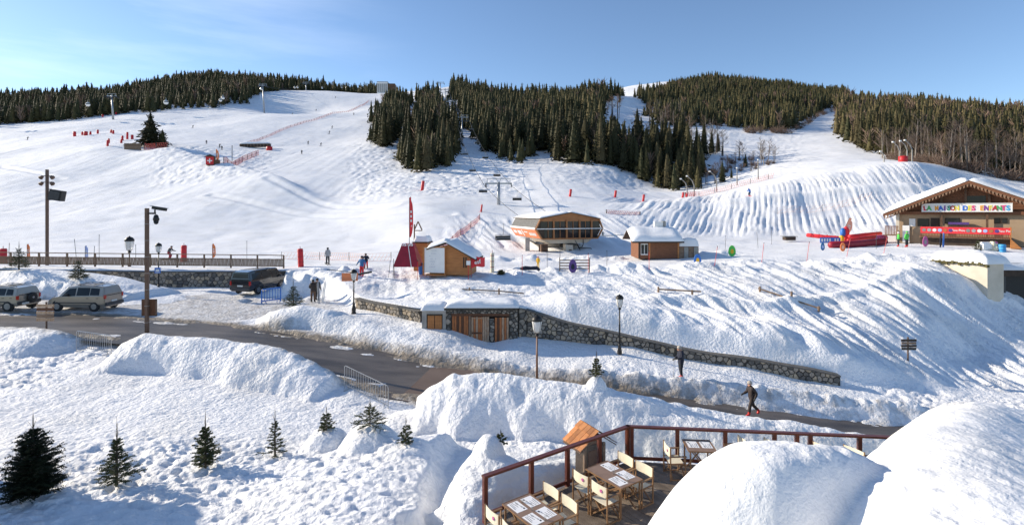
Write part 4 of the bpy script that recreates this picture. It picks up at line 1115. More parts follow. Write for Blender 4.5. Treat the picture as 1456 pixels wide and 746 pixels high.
table(*T2, lrz, 1.17, .74, 'taupe table laid with three placemats in front of the roofed cabinet')
# local v axis of the table points along +DIR when rotated
for (u, v, f, l) in [(-.30, -.18, 0, 'far left placemat on the nearest terrace table'), (.27, -.18, 0, 'near left placemat on the nearest terrace table'),
                     (-.30, .19, 1, 'far right placemat on the nearest terrace table'), (.24, .19, 1, 'near right placemat on the nearest terrace table')]:
    mat_(*T1, lrz, u, v, f, l, .05*(u > 0))
for (u, v, f, l) in [(-.32, .19, 1, 'placemat on the far right corner of the table by the cabinet'), (.30, -.16, 0, 'placemat on the near left corner of the table by the cabinet'),
                     (.20, .20, 1, 'placemat on the near right corner of the table by the cabinet')]:
    mat_(*T2, lrz, u, v, f, l, -.05)
def tumbler(T, u, v, lab):
    x, y = loc(T, u, v); m = MB(); m.lathe([(.024, 0), (.033, .085), (.030, .085), (.021, .006)], 10)
    tag(m.build('drinking_glass', 'clear', None, True, (x, y, DZ+.739)), lab, 'glass', 'drinking glasses')
tumbler(T1, -.38, .02, 'glass at the far end of the nearest terrace table'); tumbler(T1, .0, .0, 'glass in the middle of the nearest terrace table')
tumbler(T1, .44, .0, 'glass at the near end of the nearest terrace table'); tumbler(T2, .0, .0, 'glass in the middle of the table by the cabinet'); tumbler(T2, .44, .0, 'glass at the near end of the table by the cabinet')
fr = math.atan2(DIR.y, DIR.x); fl = fr+PI
for T, tn in ((T1, 'nearest terrace table'), (T2, 'table by the cabinet')):
    for side, sn in ((-1, 'left'), (1, 'right')):
        for u, un in ((-.32, 'far'), (.30, 'near')):
            x, y = loc(T, u+(.0 if side < 0 else -.02), side*(.62 if T is T1 else .60))
            chair(x, y, (fr if side < 0 else fl)+random.uniform(-.05, .05), 'cream director chair, %s side, %s end of the %s' % (sn, un, tn))
T3 = (5.17, 14.56)
table(*T3, -.08, .74, .74, 'square dark table with two leaning menu sheets beside the far terrace rail').scale = (1, 1, 1)
mat_(*T3, -.08+PI/2, .05, .17, 0, 'left upright printed sheet on the square table by the far rail'); mat_(*T3, -.08+PI/2, .05, -.19, 0, 'right upright printed sheet on the square table by the far rail')
chair(4.42, 14.35, 0.05, 'cream director chair seen edge on, left of the square table by the far rail')
chair(6.22, 14.62, PI+.1, 'cream director chair back peeping over the snow right of the square table')
T4 = (9.6, 13.6)
table(*T4, -.1, .74, .74, 'table mostly hidden behind the foreground snow near the right end of the far rail')
chair(6.95, 14.45, .3+PI, 'director chair corner just showing above the foreground snow, left of the double rail post')
chair(8.2, 14.2, PI+.35, 'director chair corner showing above the snow between the double rail posts')
chair(8.95, 14.0, PI+.45, 'director chair corner showing above the snow at the foot of the last rail post')

# ---------------------------------------------------------------- foreground snow heaps
def near_mounds():
    gx = np.arange(0.6, 11.5, .032); gy = np.arange(4.5, 11.2, .032)
    X, Y = np.meshgrid(gx, gy)
    d1 = np.sqrt(((X-3.391)/np.where(X < 3.391, 1.764, 1.764*1.491))**2+((Y-6.67)/1.291)**2)
    z1 = -3.004-1.403*d1**2.454+0.05*fbm(X*1.1, Y*1.1, 201, 3)
    z1 = z1-1.25*sm(0.0, 1.5, X-(2.85+(Y-6.0)*0.6))*sm(6.75, 5.6, Y)-.4*sm(6.5, 5.2, Y)
    pl = -2.118-.282*X+.122*Y+.05*fbm(X*.8, Y*.8, 202, 3)+.03*fbm((X*.72+Y*.7)*1.4, (-X*.7+Y*.72)*.5, 207, 3)
    ex, ey = np.array([4.75, 5.15, 5.85, 7.52, 8.25]), np.array([5.6, 6.5, 7.5, 9.0, 9.75])
    el = np.interp(Y, ey, ex); el = np.where(Y < 5.6, 4.75-(5.6-Y)*.35, np.where(Y > 9.75, 7.95+(Y-9.75)*2, el))
    e1 = (X-el)*.72+.05*fbm(X*1.5, Y*1.5, 208, 2)*sm(6.2, 7.2, Y); e2 = 9.75-Y
    rnd_ = lambda e, w_, s_: s_*(np.clip(w_-e, 0, 9)/w_)**2.2
    z2 = pl-rnd_(e1, .75, .24)-rnd_(e2, .7, .16)
    k = 0.16; h = np.clip(.5+.5*(z2-z1)/k, 0, 1); z = z1*(1-h)+z2*h+k*h*(1-h)
    c = (X*.72+Y*.70); a = (-X*.70+Y*.72)
    z = z+0.034*(fbm(c*5.0, a*.9, 203, 3))*sm(.1, .8, X-el)+0.012*fbm(X*6, Y*6, 204, 3)+0.09*fbm(X*2.6, Y*2.6, 205, 4)*sm(5.2, 4.6, X)*sm(.2, 1.4, X-(2.2+(Y-6.0)*0.55))
    z = np.maximum(z, DZ-.3)
    nr, nc = X.shape; mb = MB(); idx = np.arange(nr*nc).reshape(nr, nc)
    me = bpy.data.meshes.new('snow_heap'); co = np.stack([X, Y, z], -1).reshape(-1, 3).astype(np.float32)
    q = np.stack([idx[:-1, :-1], idx[:-1, 1:], idx[1:, 1:], idx[1:, :-1]], -1).reshape(-1, 4)
    zz = z.reshape(-1)[q].max(1); q = q[zz > DZ-.29].astype(np.int32)
    me.vertices.add(len(co)); me.vertices.foreach_set('co', co.ravel()); me.loops.add(q.size); me.loops.foreach_set('vertex_index', q.ravel())
    me.polygons.add(len(q)); me.polygons.foreach_set('loop_start', np.arange(0, q.size, 4, dtype=np.int32)); me.polygons.foreach_set('use_smooth', np.ones(len(q), bool)); me.update(calc_edges=True)
    me.materials.append(M['snowcap'])
    tag(link('snow_heap', me), 'huge smooth double humped heap of snow filling the lower right corner', 'snow heap')
    m = MB(); r = random.Random(2)
    for i in range(14):
        x = 3.45+r.uniform(-.35, .35); y = 5.52+r.uniform(-.05, .05); zb = -3.004-1.403*(math.hypot((x-3.391)/2.63, (y-6.67)/1.291))**2.454
        p = Vector((x, y, zb-.05)); q = p+Vector((r.uniform(-.1, .1), r.uniform(-.1, 0), r.uniform(.06, .16))); m.tube([p, q], [.006, .003], 4)
        for j in range(3):
            e = q+Vector((r.uniform(-.05, .05), r.uniform(-.05, .05), r.uniform(-.03, .04))); m.add([q, q+(e-q)*.5+Vector((.02, 0, .01)), e, q+(e-q)*.5-Vector((.02, 0, .01))], [(0, 1, 2, 3)])
    tag(m.build('shrub_tips', 'brownwood'), 'brown shrub tips poking through the foreground snow at the bottom edge', 'shrub')
near_mounds()
def snow_slab(a, b, c, d, th, name, parent, seed=1, over=.12, n=14, taper=.0):
    """rounded snow lying on the quad a-b-c-d (counter clockwise from above)"""
    a, b, c, d = map(Vector, (a, b, c, d)); cen = (a+b+c+d)/4
    a, b, c, d = [p+(p-cen).normalized()*over for p in (a, b, c, d)]
    top = []; bot = []; N = n
    for j in range(N+1):
        for i in range(N+1):
            u, v = i/N, j/N; p = (a*(1-u)+b*u)*(1-v)+(d*(1-u)+c*u)*v
            e = min(u, 1-u, v, 1-v)*2; k = min(1, (e*3.2))**.5*th
            k *= 1+.35*float(fbm(np.array([p.x*.7+seed]), np.array([p.y*.7]), 300+seed, 3)[0])
            bulge = (p-cen)*0.0
            top.append(p+Vector((0, 0, .015+k))); bot.append(p+Vector((0, 0, .006)))
    m = MB(); idx = lambda i, j: j*(N+1)+i
    m.add(top+bot, [(idx(i, j), idx(i+1, j), idx(i+1, j+1), idx(i, j+1)) for i in range(N) for j in range(N)]+
          [tuple(x+(N+1)**2 for x in (idx(i, j+1), idx(i+1, j+1), idx(i+1, j), idx(i, j))) for i in range(N) for j in range(N)]+
          sum([[(idx(i, 0), idx(i, 0)+(N+1)**2, idx(i+1, 0)+(N+1)**2, idx(i+1, 0)), (idx(i+1, N), idx(i+1, N)+(N+1)**2, idx(i, N)+(N+1)**2, idx(i, N)),
                (idx(0, i+1), idx(0, i+1)+(N+1)**2, idx(0, i)+(N+1)**2, idx(0, i)), (idx(N, i), idx(N, i)+(N+1)**2, idx(N, i+1)+(N+1)**2, idx(N, i+1))] for i in range(N)], []))
    return m.build(name, 'snowcap', parent, True)

# ---------------------------------------------------------------- stone walls and garages
def voronoi_cells(L, H, cell, rnd, zlo, zhi):
    """irregular stones filling a strip of wall between zlo(s) and zhi(s)"""
    seeds = []; nx = max(1, int(L/cell)); 
    zmin = min(zlo(L*i/20) for i in range(21)); zmax = max(zhi(L*i/20) for i in range(21))
    nz = max(2, int((zmax-zmin)/(cell*.8)))
    for i in range(-1, nx+1):
        for j in range(-1, nz+1):
            seeds.append(((i+.5+rnd.uniform(-.38, .38)+.5*(j % 2))*L/nx, zmin+(j+.5+rnd.uniform(-.36, .36))*(zmax-zmin)/nz))
    out = []
    for k, (a, b) in enumerate(seeds):
        if not (0 < a < L): continue
        z0, z1 = zlo(a), zhi(a)
        if b < z0-.15 or b > z1+.15: continue
        lo_, hi_ = z0, z1
        zl0, zl1 = zlo(max(a-cell, 0)), zlo(min(a+cell, L)); zh0, zh1 = zhi(max(a-cell, 0)), zhi(min(a+cell, L))
        x0, x1 = max(a-cell, 0), min(a+cell, L)
        P = [(x0, zl0), (x1, zl1), (x1, zh1), (x0, zh0)]
        for c, d in seeds:
            dx, dy = c-a, d-b; dd = math.hypot(dx, dy)
            if dd < 1e-6 or dd > 3*cell: continue
            g = (dx*(a+c)/2+dy*(b+d)/2)/dd-.018
            P = clip_poly(P, dx/dd, dy/dd, g)
            if len(P) < 3: break
        if len(P) >= 3:
            ar = abs(sum(P[i][0]*P[(i+1) % len(P)][1]-P[(i+1) % len(P)][0]*P[i][1] for i in range(len(P))))/2
            if ar > .008: out.append(P)
    return out
def stone_wall(label, xa, xb, off, cell, zlo_off, topf, joined, seed, name='stone_wall', loc_front=None):
    """wall following the foot of the terrain step; stones stand proud of dark mortar"""
    rnd = random.Random(seed); t = thing(name, label, 'wall', (xa, float(sepY(xa)), 0)); t.location = (0, 0, 0)
    xs = [xa+(xb-xa)*i/24 for i in range(25)]
    xs = sorted(set([xa, xb]+[float(q) for q in SEPX if xa < q < xb]))
    st = 0; allm = MB(); core = MB(); cap = MB(); stones = 0
    for a, b in zip(xs[:-1], xs[1:]):
        ya, yb = float(sepY(a))-off, float(sepY(b))-off
        A = Vector((a, ya, 0)); Bv = Vector((b, yb, 0)); d = Bv-A; Ln = d.length; d.normalize(); n = Vector((d.y, -d.x, 0))
        S_ = np.linspace(0, Ln, 30); XS = a+(b-a)*S_/Ln
        ZT = HZ(XS, sepY(XS)+.75, False)+topf; ZB = HZ(XS, ya+(yb-ya)*S_/Ln-.25, False)-zlo_off
        zt = lambda s, Q=ZT, S_=S_: float(np.interp(s, S_, Q)); zb = lambda s, Q=ZB, S_=S_: float(np.interp(s, S_, Q))
        N = max(2, int(Ln/.6)); vs = []
        for i in range(N+1):
            s = Ln*i/N; p = A+d*s
            for (q, z) in ((p, zb(s)), (p, zt(s)), (p-n*.42, zt(s)), (p-n*.42, zb(s))): vs.append((q.x, q.y, z))
        core.add(vs, [(i*4+k, i*4+(k+1) % 4, (i+1)*4+(k+1) % 4, (i+1)*4+k) for i in range(N) for k in range(4)]+[(0, 1, 2, 3), (N*4+3, N*4+2, N*4+1, N*4)])
        vs = []
        for i in range(N+1):
            s = Ln*i/N; p = A+d*s
            for (q, z) in ((p+n*.10, zt(s)+.003), (p+n*.10, zt(s)+.075), (p-n*.44, zt(s)+.075), (p-n*.44, zt(s)+.003)): vs.append((q.x, q.y, z))
        cap.add(vs, [(i*4+k, i*4+(k+1) % 4, (i+1)*4+(k+1) % 4, (i+1)*4+k) for i in range(N) for k in range(4)]+[(0, 1, 2, 3), (N*4+3, N*4+2, N*4+1, N*4)])
        for P in voronoi_cells(Ln, 0, cell, rnd, zb, zt):
            m = allm if joined else MB()
            cxx = sum(p[0] for p in P)/len(P); czz = sum(p[1] for p in P)/len(P); pr = rnd.uniform(.035, .075)
            f = lambda s, z, o: (A.x+d.x*s+n.x*o, A.y+d.y*s+n.y*o, z)
            ou = [f(s, z, .0) for s, z in P]; inn = [f(cxx+(s-cxx)*.86, czz+(z-czz)*.86, pr) for s, z in P]; k = len(P)
            if joined: m.m = rnd.choice((0, 0, 1, 2))
            m.add(ou+inn, [tuple(range(k, 2*k))]+[(i, (i+1) % k, k+(i+1) % k, k+i) for i in range(k)])
            if not joined:
                m.build('stone', rnd.choice(('stone', 'stone', 'stone2', 'stone3')), t); stones += 1
    core.build('mortar_core', 'mortar', t); cap.build('coping', 'stone3', t)
    if joined:
        o = allm.build('stones', ['stone', 'stone2', 'stone3'], t); o['kind'] = 'stuff'
    return stones
def uptop(dz): return dz
n1 = stone_wall('long low wall of irregular grey stones sloping down beside the foot path', .42, 18.6, .17, .31, .25, uptop(-.15), False, 11)
n2 = stone_wall('curved rough stone wall under a thick snow edge left of the garages', -11.3, -5.95, .17, .30, .25, uptop(-.15), False, 12)
n3 = stone_wall('long grey stone retaining wall below the wooden fence behind the parked vehicles', -46, -21.3, .17, .42, .25, uptop(-.13), True, 13)
print('stones', n1, n2)

def garages():
    Zf = 33.15; s = F/Zf
    X = lambda px: at(px, Zf); Zz = lambda py: zat(py, Zf)
    t = thing('garage_block', 'low stone garage block with orange board doors half buried in snow', 'garage', (X(668), Zf, Zz(487)-.6))
    ox, oy, oz = t.location
    def bx(name, mt, px0, px1, py0, py1, y0, y1, parent=t, bev=0):
        m = MB(); m.box((X(px0)+X(px1))/2-ox, (y0+y1)/2, (Zz(py0)+Zz(py1))/2-oz, abs(X(px1)-X(px0)), y1-y0, abs(Zz(py1)-Zz(py0))); return m.build(name, mt, parent, bevel=bev)
    bx('rear_wall', 'netdark', 600, 736, 437, 500, .25, .50)
    bx('roof_slab', 'mortar', 632, 736, 436.5, 440.5, -.16, .6)
    bx('lintel', 'doordark', 642, 724, 445.6, 449, -.03, .20)
    # concrete bay with a small double door
    bx('concrete_surround', 'concrete', 600, 606.5, 441, 500, -.02, .24); bx('concrete_surround', 'concrete', 629.5, 634, 441, 500, -.02, .24); bx('concrete_surround', 'concrete', 606.5, 629.5, 441, 446, -.02, .24)
    fr_ = bx('door_frame', 'mortar', 606.5, 629.5, 446, 498, .06, .10)
    for a, b, in ((608, 617.5), (618.5, 628)):
        dr = bx('door', 'orangewood', a, b, 448.5, 490, .015, .055, t)
        for k in range(3): bx('board', 'orangewood', a+(b-a)*k/3+.2, a+(b-a)*(k+1)/3-.2, 449, 489, -.008, .0149, dr)
    # stone piers, real stones
    rnd = random.Random(5)
    def pier(px0, px1, py0, py1):
        bx('pier_core', 'mortar', px0, px1, py0, py1, -.02, .22)
        L_ = X(px1)-X(px0); zb = Zz(py1); zt = Zz(py0)
        for P in voronoi_cells(L_, 0, .26, rnd, lambda q: zb, lambda q: zt):
            m = MB(); cxx = sum(p[0] for p in P)/len(P); czz = sum(p[1] for p in P)/len(P); pr = rnd.uniform(.04, .08); k = len(P)
            ou = [(X(px0)+a-ox, -.02, b-oz) for a, b in P]; inn = [(X(px0)+cxx+(a-cxx)*.85-ox, -.02-pr, czz+(b-czz)*.85-oz) for a, b in P]
            m.add(ou+inn, [tuple(range(k, 2*k))]+[(i, (i+1) % k, k+(i+1) % k, k+i) for i in range(k)]); m.build('stone', rnd.choice(('stone', 'stone3', 'stone')), t)
    pier(634, 642, 445.6, 492); pier(696, 703, 453, 492); pier(724, 736, 445.6, 492); pier(634, 736, 440.6, 445.5)
    def boards(px0, px1, py0, py1, n, mats, y=.02):
        dr = bx('door', 'netdark', px0, px1, py0, py1, y+.04, y+.10)
        for k in range(n):
            bx('board', mats[k % len(mats)], px0+(px1-px0)*k/n+.25, px0+(px1-px0)*(k+1)/n-.25, py0+rnd.uniform(0, .4), py1, y-rnd.uniform(0, .012), y+.038, dr)
    boards(642.5, 666, 449, 500, 7, ['doorwood', 'doorwood', 'doordark', 'doorwood', 'doordark', 'doorwood', 'doorwood'])
    bx('post', 'greywood', 666.5, 669.5, 449, 500, -.05, .10)
    boards(670, 695.5, 450, 500, 8, ['doorgrey', 'doorwood', 'doorgrey', 'doorwood', 'doorwood', 'doorgrey', 'doorgrey', 'doorgrey'])
    bx('cross_board', 'doordark', 671, 685, 472, 474.5, -.03, .018); bx('strap_hinge', 'doorgrey', 671, 689, 451.5, 452.6, -.045, -.012)
    boards(703.5, 723.5, 451, 500, 6, ['doorwood', 'doordark', 'doorwood', 'doorgrey', 'doorwood', 'doorgrey'])
    snow_slab((X(633)-ox, -.20, Zz(437)-oz), (X(737)-ox, -.20, Zz(437)-oz), (X(737)-ox, 1.3, Zz(437)-oz+.1), (X(633)-ox, 1.3, Zz(437)-oz+.1), .34, 'roof_snow', t, 21, .05, n=24)
    snow_slab((X(599)-ox, -.14, Zz(441)-oz), (X(634)-ox, -.14, Zz(441)-oz), (X(634)-ox, 1.2, Zz(441)-oz+.1), (X(599)-ox, 1.2, Zz(441)-oz+.1), .34, 'roof_snow', t, 22, .05, n=12)
garages()

# ---------------------------------------------------------------- wooden fence on the wall
def fence():
    pts = [Vector((-58, 47.6, 0)), Vector((-46, 47.75, 0)), Vector((-21.6, 49.9, 0))]
    t = thing('wooden_fence', 'brown wooden fence with close vertical pickets above the stone wall', 'fence', (0, 0, 0))
    d = (pts[2]-pts[1]); d = Vector((d.x, d.y, 0)); Ln = d.length; d.normalize(); A = pts[1]-d*9; Ln += 9
    posts = [i*Ln/14 for i in range(15)]
    zf = lambda s: -5.42+.62*max(0.0, 1-s/34.0)
    PM = MB(); PM.box(0, 0, .0, .098, .022, .70); pm = PM.mesh('picket', 'greywood')
    PO = MB(); PO.box(0, 0, .0, .12, .12, 1.22); po = PO.mesh('post', 'greywood')
    rz = math.atan2(d.y, d.x); rnd = random.Random(9)
    gate = (16.8, 17.9)
    for k, s in enumerate(posts):
        p = A+d*s; o = link('post', po, t, (p.x, p.y, zf(s)+.61), rz)
    for k in range(14):
        s0, s1 = posts[k]+.09, posts[k+1]-.09
        pa = A+d*(s0-.09); pb = A+d*(s1+.09)
        for nm, h, w, hh in (('top_rail', 1.20, .12, .07), ('rail', .84, .06, .08), ('rail', .20, .05, .08)):
            m = MB(); off = Vector((-d.y, d.x, 0))*(.0 if nm == 'top_rail' else .035)
            m.bar((pa.x+off.x, pa.y+off.y, zf(s0)+h+(.028 if nm == 'top_rail' else 0)), (pb.x+off.x, pb.y+off.y, zf(s1)+h+(.028 if nm == 'top_rail' else 0)), w, hh); m.build(nm, 'greywood', t)
        n = 18
        for i in range(n):
            s = s0+(s1-s0)*(i+.5)/n; p = A+d*s
            o = link('picket', pm, t, (p.x, p.y, zf(s)+.53+rnd.uniform(-.015, .015)), rz)
            o.rotation_euler[1] = rnd.uniform(-.03, .03)
fence()
# small round pole standing by the fence gap and the bare rail fences on the snow slope
def rail_fence(label, pts, posts, rails=(0.9, .45), r=.05, name='rail_fence'):
    t = thing(name, label, 'fence', pts[0]); o = Vector(pts[0])
    P = [Vector(p)-o for p in pts]
    for q, hgt in posts:
        m = MB(); q = Vector(q)-o; m.tube([q-Vector((0, 0, .5)), q+Vector((0, 0, hgt))], r*1.35, 7); m.build('post', 'greywood', t)
    for h in rails:
        m = MB(); m.tube([p+Vector((0, 0, h)) for p in P], r, 6); m.build('rail', 'greywood', t)
def on(px, py, Z): return (at(px, Z), Z, zat(py, Z))
def onz(px, Z, dz=0): x = at(px, Z); return (x, Z, gh(x, Z)+dz)
Zr = 38.5
rail_fence('two rail wooden barrier standing in snow above the garages', [on(657, 411, Zr), on(668, 411.5, Zr), on(709, 413.5, Zr), on(745, 417, Zr)], [((at(667.5, Zr), Zr, zat(428, Zr)), 1.0), ((at(709.5, Zr), Zr, zat(427, Zr)), .88)], rails=(0, ), r=.045)
rail_fence('lower rail of the wooden barrier above the garages', [on(661, 423, Zr-.1), on(708, 425, Zr-.1)], [((at(667.8, Zr-.1), Zr-.1, zat(427, Zr-.1)), .25)], rails=(0,), r=.045)
def buried_rail(label, a, b, Z0, Z1, posts):
    pa = onz(a, Z0, .22); pb = onz(b, Z1, .22)
    rail_fence(label, [pa, pb], [((pa[0]+(pb[0]-pa[0])*f, pa[1]+(pb[1]-pa[1])*f, gh(pa[0]+(pb[0]-pa[0])*f, pa[1]+(pb[1]-pa[1])*f)), .38) for f in posts], rails=(0,), r=.06)
buried_rail('dark wooden rail lying along the hillside, nearest the street lamp', 935, 997, 40, 39, (0.02, .8))
buried_rail('dark wooden rail lying along the hillside, farther right of the two', 1078, 1167, 40.5, 38, (0.03, .55, .97))

# ---------------------------------------------------------------- street lamps, poles, signs
def lantern(t, z, s=1.0):
    m = MB(); m.lathe([(.05*s, z), (.10*s, z+.05*s), (.06*s, z+.10*s), (.12*s, z+.16*s)], 12); m.build('collar', 'darkmetal', t)
    m = MB(); m.lathe([(.12*s, z+.16*s), (.17*s, z+.32*s), (.215*s, z+.62*s), (.20*s, z+.66*s)], 14); m.build('lamp_glass', 'lampglass', t, True)
    m = MB(); m.lathe([(.235*s, z+.66*s), (.245*s, z+.70*s), (.22*s, z+.77*s), (.15*s, z+.86*s), (.05*s, z+.90*s), (.03*s, z+.94*s)], 14); m.build('lamp_cap', 'darkmetal', t, True)
    for k in range(4):
        a = PI/4+k*PI/2; m = MB(); m.tube([(.125*s*math.cos(a), .125*s*math.sin(a), z+.16*s), (.185*s*math.cos(a), .185*s*math.sin(a), z+.36*s), (.222*s*math.cos(a), .222*s*math.sin(a), z+.66*s)], .008, 4); m.build('lamp_rib', 'darkmetal', t)
def street_lamp(label, x, y, zb, h, mt='darkmetal', s=1.0):
    t = thing('street_lamp', label, 'street lamp', (x, y, zb), 0, 'street lamps with glass lanterns')
    m = MB(); m.lathe([(.17, -.4), (.17, .05), (.13, .12), (.15, .30), (.085, .62), (.095, .68), (.06, .80)], 12); m.build('base', mt, t, True)
    m = MB(); m.lathe([(.055, .80), (.048, h*.5), (.06, h*.5+.03), (.045, h*.5+.06), (.038, h-.92*s)], 10); m.build('pole', mt, t, True)
    lantern(t, h-.94*s, s)
M['salmon'] = mat('salmon_brown_pole_paint', (0.28, 0.155, 0.10), 0.5, (0.22, 0.12, 0.08), 5)
street_lamp('black street lamp standing before the stone wall right of the garages', at(881, 33.9-2.6), 31.3, zat(507, 31.3), 3.72)
street_lamp('street lamp with pinkish brown pole rising behind the near snow bank', at(763.5, 24.0), 24.0, zat(563, 24), 3.72, 'salmon', 1.05)
street_lamp('black street lamp beside the orange plough blade', at(503, 36.4), 36.4, gh(at(503, 36.4), 36.4), zat(382, 36.4)-gh(at(503, 36.4), 36.4))
street_lamp('small black street lamp carrying a blue sign behind the parked cars', at(225.5, 43), 43, zat(418, 43), 4.2)
street_lamp('large lantern on a short post behind the wooden fence', at(184, 50.8), 50.8, -5.45, 3.05, 'brownmetal', 1.75)
m = MB(); m.box(0, 0, 0, .48, .03, .46); t = thing('bus_stop_sign', 'small blue square sign fixed to the lamp behind the parked cars', 'sign', (at(223.5, 42.7), 42.75, zat(384.5, 42.7)))
m.build('panel', 'blue', t); m = MB(); m.box(0, -.018, .02, .30, .006, .16); m.box(0, -.018, -.15, .36, .006, .05); m.build('pictogram', 'white', t)

def tall_poles():
    # brown camera mast by the lane
    Z = 30.6; x = at(209, Z); zb = gh(x, Z); zt = zat(296, Z); h = zt-zb
    t = thing('camera_mast', 'tall brown square mast with surveillance cameras beside the lane', 'mast', (x, Z, zb))
    m = MB(); m.box(0, 0, h/2-.3, .175, .175, h+.6); m.build('pole', 'brownmetal', t, bevel=.01)
    for k in range(7): m = MB(); m.box(0, 0, .9+k*.95, .19, .19, .02); m.build('band', 'steel', t)
    m = MB(); m.bar((.12, 0, h-.30), (.50, 0, h-.30), .10); m.bar((.46, 0, h-.35), (.46, 0, h-.08), .06); m.build('bracket', 'darkmetal', t)
    m = MB(); m.box(.72, 0, h-.03, .80, .17, .15, 0, 0, .16); m.box(.70, 0, h+.065, .95, .24, .02, 0, 0, .16); c = m.build('camera', 'darkmetal', t)
    m = MB(); m.lathe([(.02, -.02), (.10, -.06), (.17, -.30), (.15, -.36), (.13, -.40)], 12, (.53, 0, h-.34)); m.build('dome_camera', 'darkmetal', t, True)
    m = MB(); m.lathe([(.125, -.40), (.13, -.48), (.08, -.57), (.01, -.60)], 12, (.53, 0, h-.34)); m.build('dome_glass', 'glass', t, True)
    for q in (-1,):
        m = MB(); m.box(0, .20, 1.72, .78, .07, .88); s_ = m.build('sign_panel', 'doordark', t); m = MB()
        for a in (-1, 1): m.box(a*.40, .20, 1.72, .06, .09, .96); m.box(0, .20, 1.72+a*.46, .86, .09, .06)
        m.build('sign_frame', 'brownmetal', t)
    # brown sound mast behind the fence
    Z = 50.6; x = at(67, Z); zb = -5.35; h = zat(241, Z)-zb
    t = thing('loudspeaker_mast', 'tall brown mast with spotlights and a black loudspeaker behind the wooden fence', 'mast', (x, Z, zb))
    m = MB(); m.box(0, 0, h/2-.4, .20, .20, h+.8); m.build('pole', 'brownmetal', t, bevel=.01)
    for dz in (.52, 1.12):
        m = MB(); m.bar((-.62, 0, h-dz-.1), (.62, 0, h-dz-.1), .07)
        m.build('crossarm', 'brownmetal', t)
        for sd in (-1, 1):
            m = MB(); m.lathe([(.06, -.16), (.13, -.1), (.20, .16), (.15, .20)], 10, (0, 0, 0)); o = m.build('spotlight', 'brownmetal', t); o.location = (sd*.48, -.05, h-dz-.2); o.rotation_euler = (0, sd*2.2, 0)
    m = MB(); m.bar((.15, 0, h-1.9), (.42, 0, h-1.9), .08); m.bar((.15, 0, h-2.9), (.5, 0, h-2.9), .08); m.build('bracket', 'darkmetal', t)
    m = MB(); m.box(.98, 0, h-2.48, 1.05, .75, .98, .15, 0, .18); sp = m.build('loudspeaker', 'black', t, bevel=.02)
    m = MB(); m.box(.98, -.40, h-2.5, .9, .03, .82, .15, 0, .18); m.build('grille', 'greyplastic', t)
tall_poles()
def board_sign(name, label, px, Z, py0, py1, w, board_px, n, mats):
    x = at(px, Z); g = gh(x, Z); t = thing(name, label, 'sign', (x, Z, g))
    top = (py1-py0)/F*Z; m = MB(); m.tube([(0, 0, -.3), (0, 0, top+.02)], .05, 8); m.build('post', 'brownmetal', t)
    hb = board_px
    for k in range(n):
        m = MB(); m.box(0, -.075, top-.08-(k+.5)*hb/n, w*(1-.04*(k % 2)), .035, hb/n-.03); b = m.build('board', mats[k % len(mats)], t)
    return t
board_sign('direction_sign', 'stack of brown direction boards on a post beside the lane at the left', 66, 30.5, 421, 466, 1.02, 1.0, 5, ['doorgrey', 'doordark', 'doorgrey', 'greywood', 'doorgrey'])
board_sign('direction_sign', 'snowy dark direction boards on a post sunk in the right hillside', 1291, 33.0, 503, 536, .95, .70, 4, ['netdark', 'greywood', 'netdark', 'darkmetal'])

def barrier(label, a, b, h=1.05, n=16, mt='steel', name='crowd_barrier', r=.018):
    a = Vector(a); b = Vector(b); t = thing(name, label, 'barrier', a, math.atan2(b.y-a.y, b.x-a.x)); L_ = math.hypot(b.x-a.x, b.y-a.y); dz = b.z-a.z
    m = MB(); m.tube([(0, 0, .0), (0, 0, h-.06), (.06, 0, h), (L_-.06, 0, h+dz), (L_, 0, h-.06+dz), (L_, 0, dz)], r, 6); m.bar((0, 0, .18), (L_, 0, .18+dz), r*1.6); m.build('frame', mt, t)
    for k in range(1, n):
        m = MB(); x = L_*k/n; m.bar((x, 0, .18+dz*k/n), (x, 0, h+dz*k/n), r*.9); m.build('bar', mt, t)
    for x in (.25, L_-.25):
        m = MB(); m.bar((x, -.28, .02+dz*x/L_), (x, .28, .02+dz*x/L_), .03); m.bar((x, 0, .02+dz*x/L_), (x, 0, .2+dz*x/L_), .03); m.build('foot', mt, t)
barrier('galvanised crowd barrier standing alone at the lane edge on the left', onz(109, 28.6, .02), onz(158, 28.0, .02), mt='steel')
barrier('galvanised crowd barrier half sunk in snow behind the lopsided fir', onz(490, 24.6, .0), onz(552, 23.2, -.05), n=18)
barrier('bright blue plastic barrier on the snow beside the black van', onz(372, 40.2, .0), onz(399, 40.6, .1), n=7, mt='blue', name='plastic_barrier', r=.05)

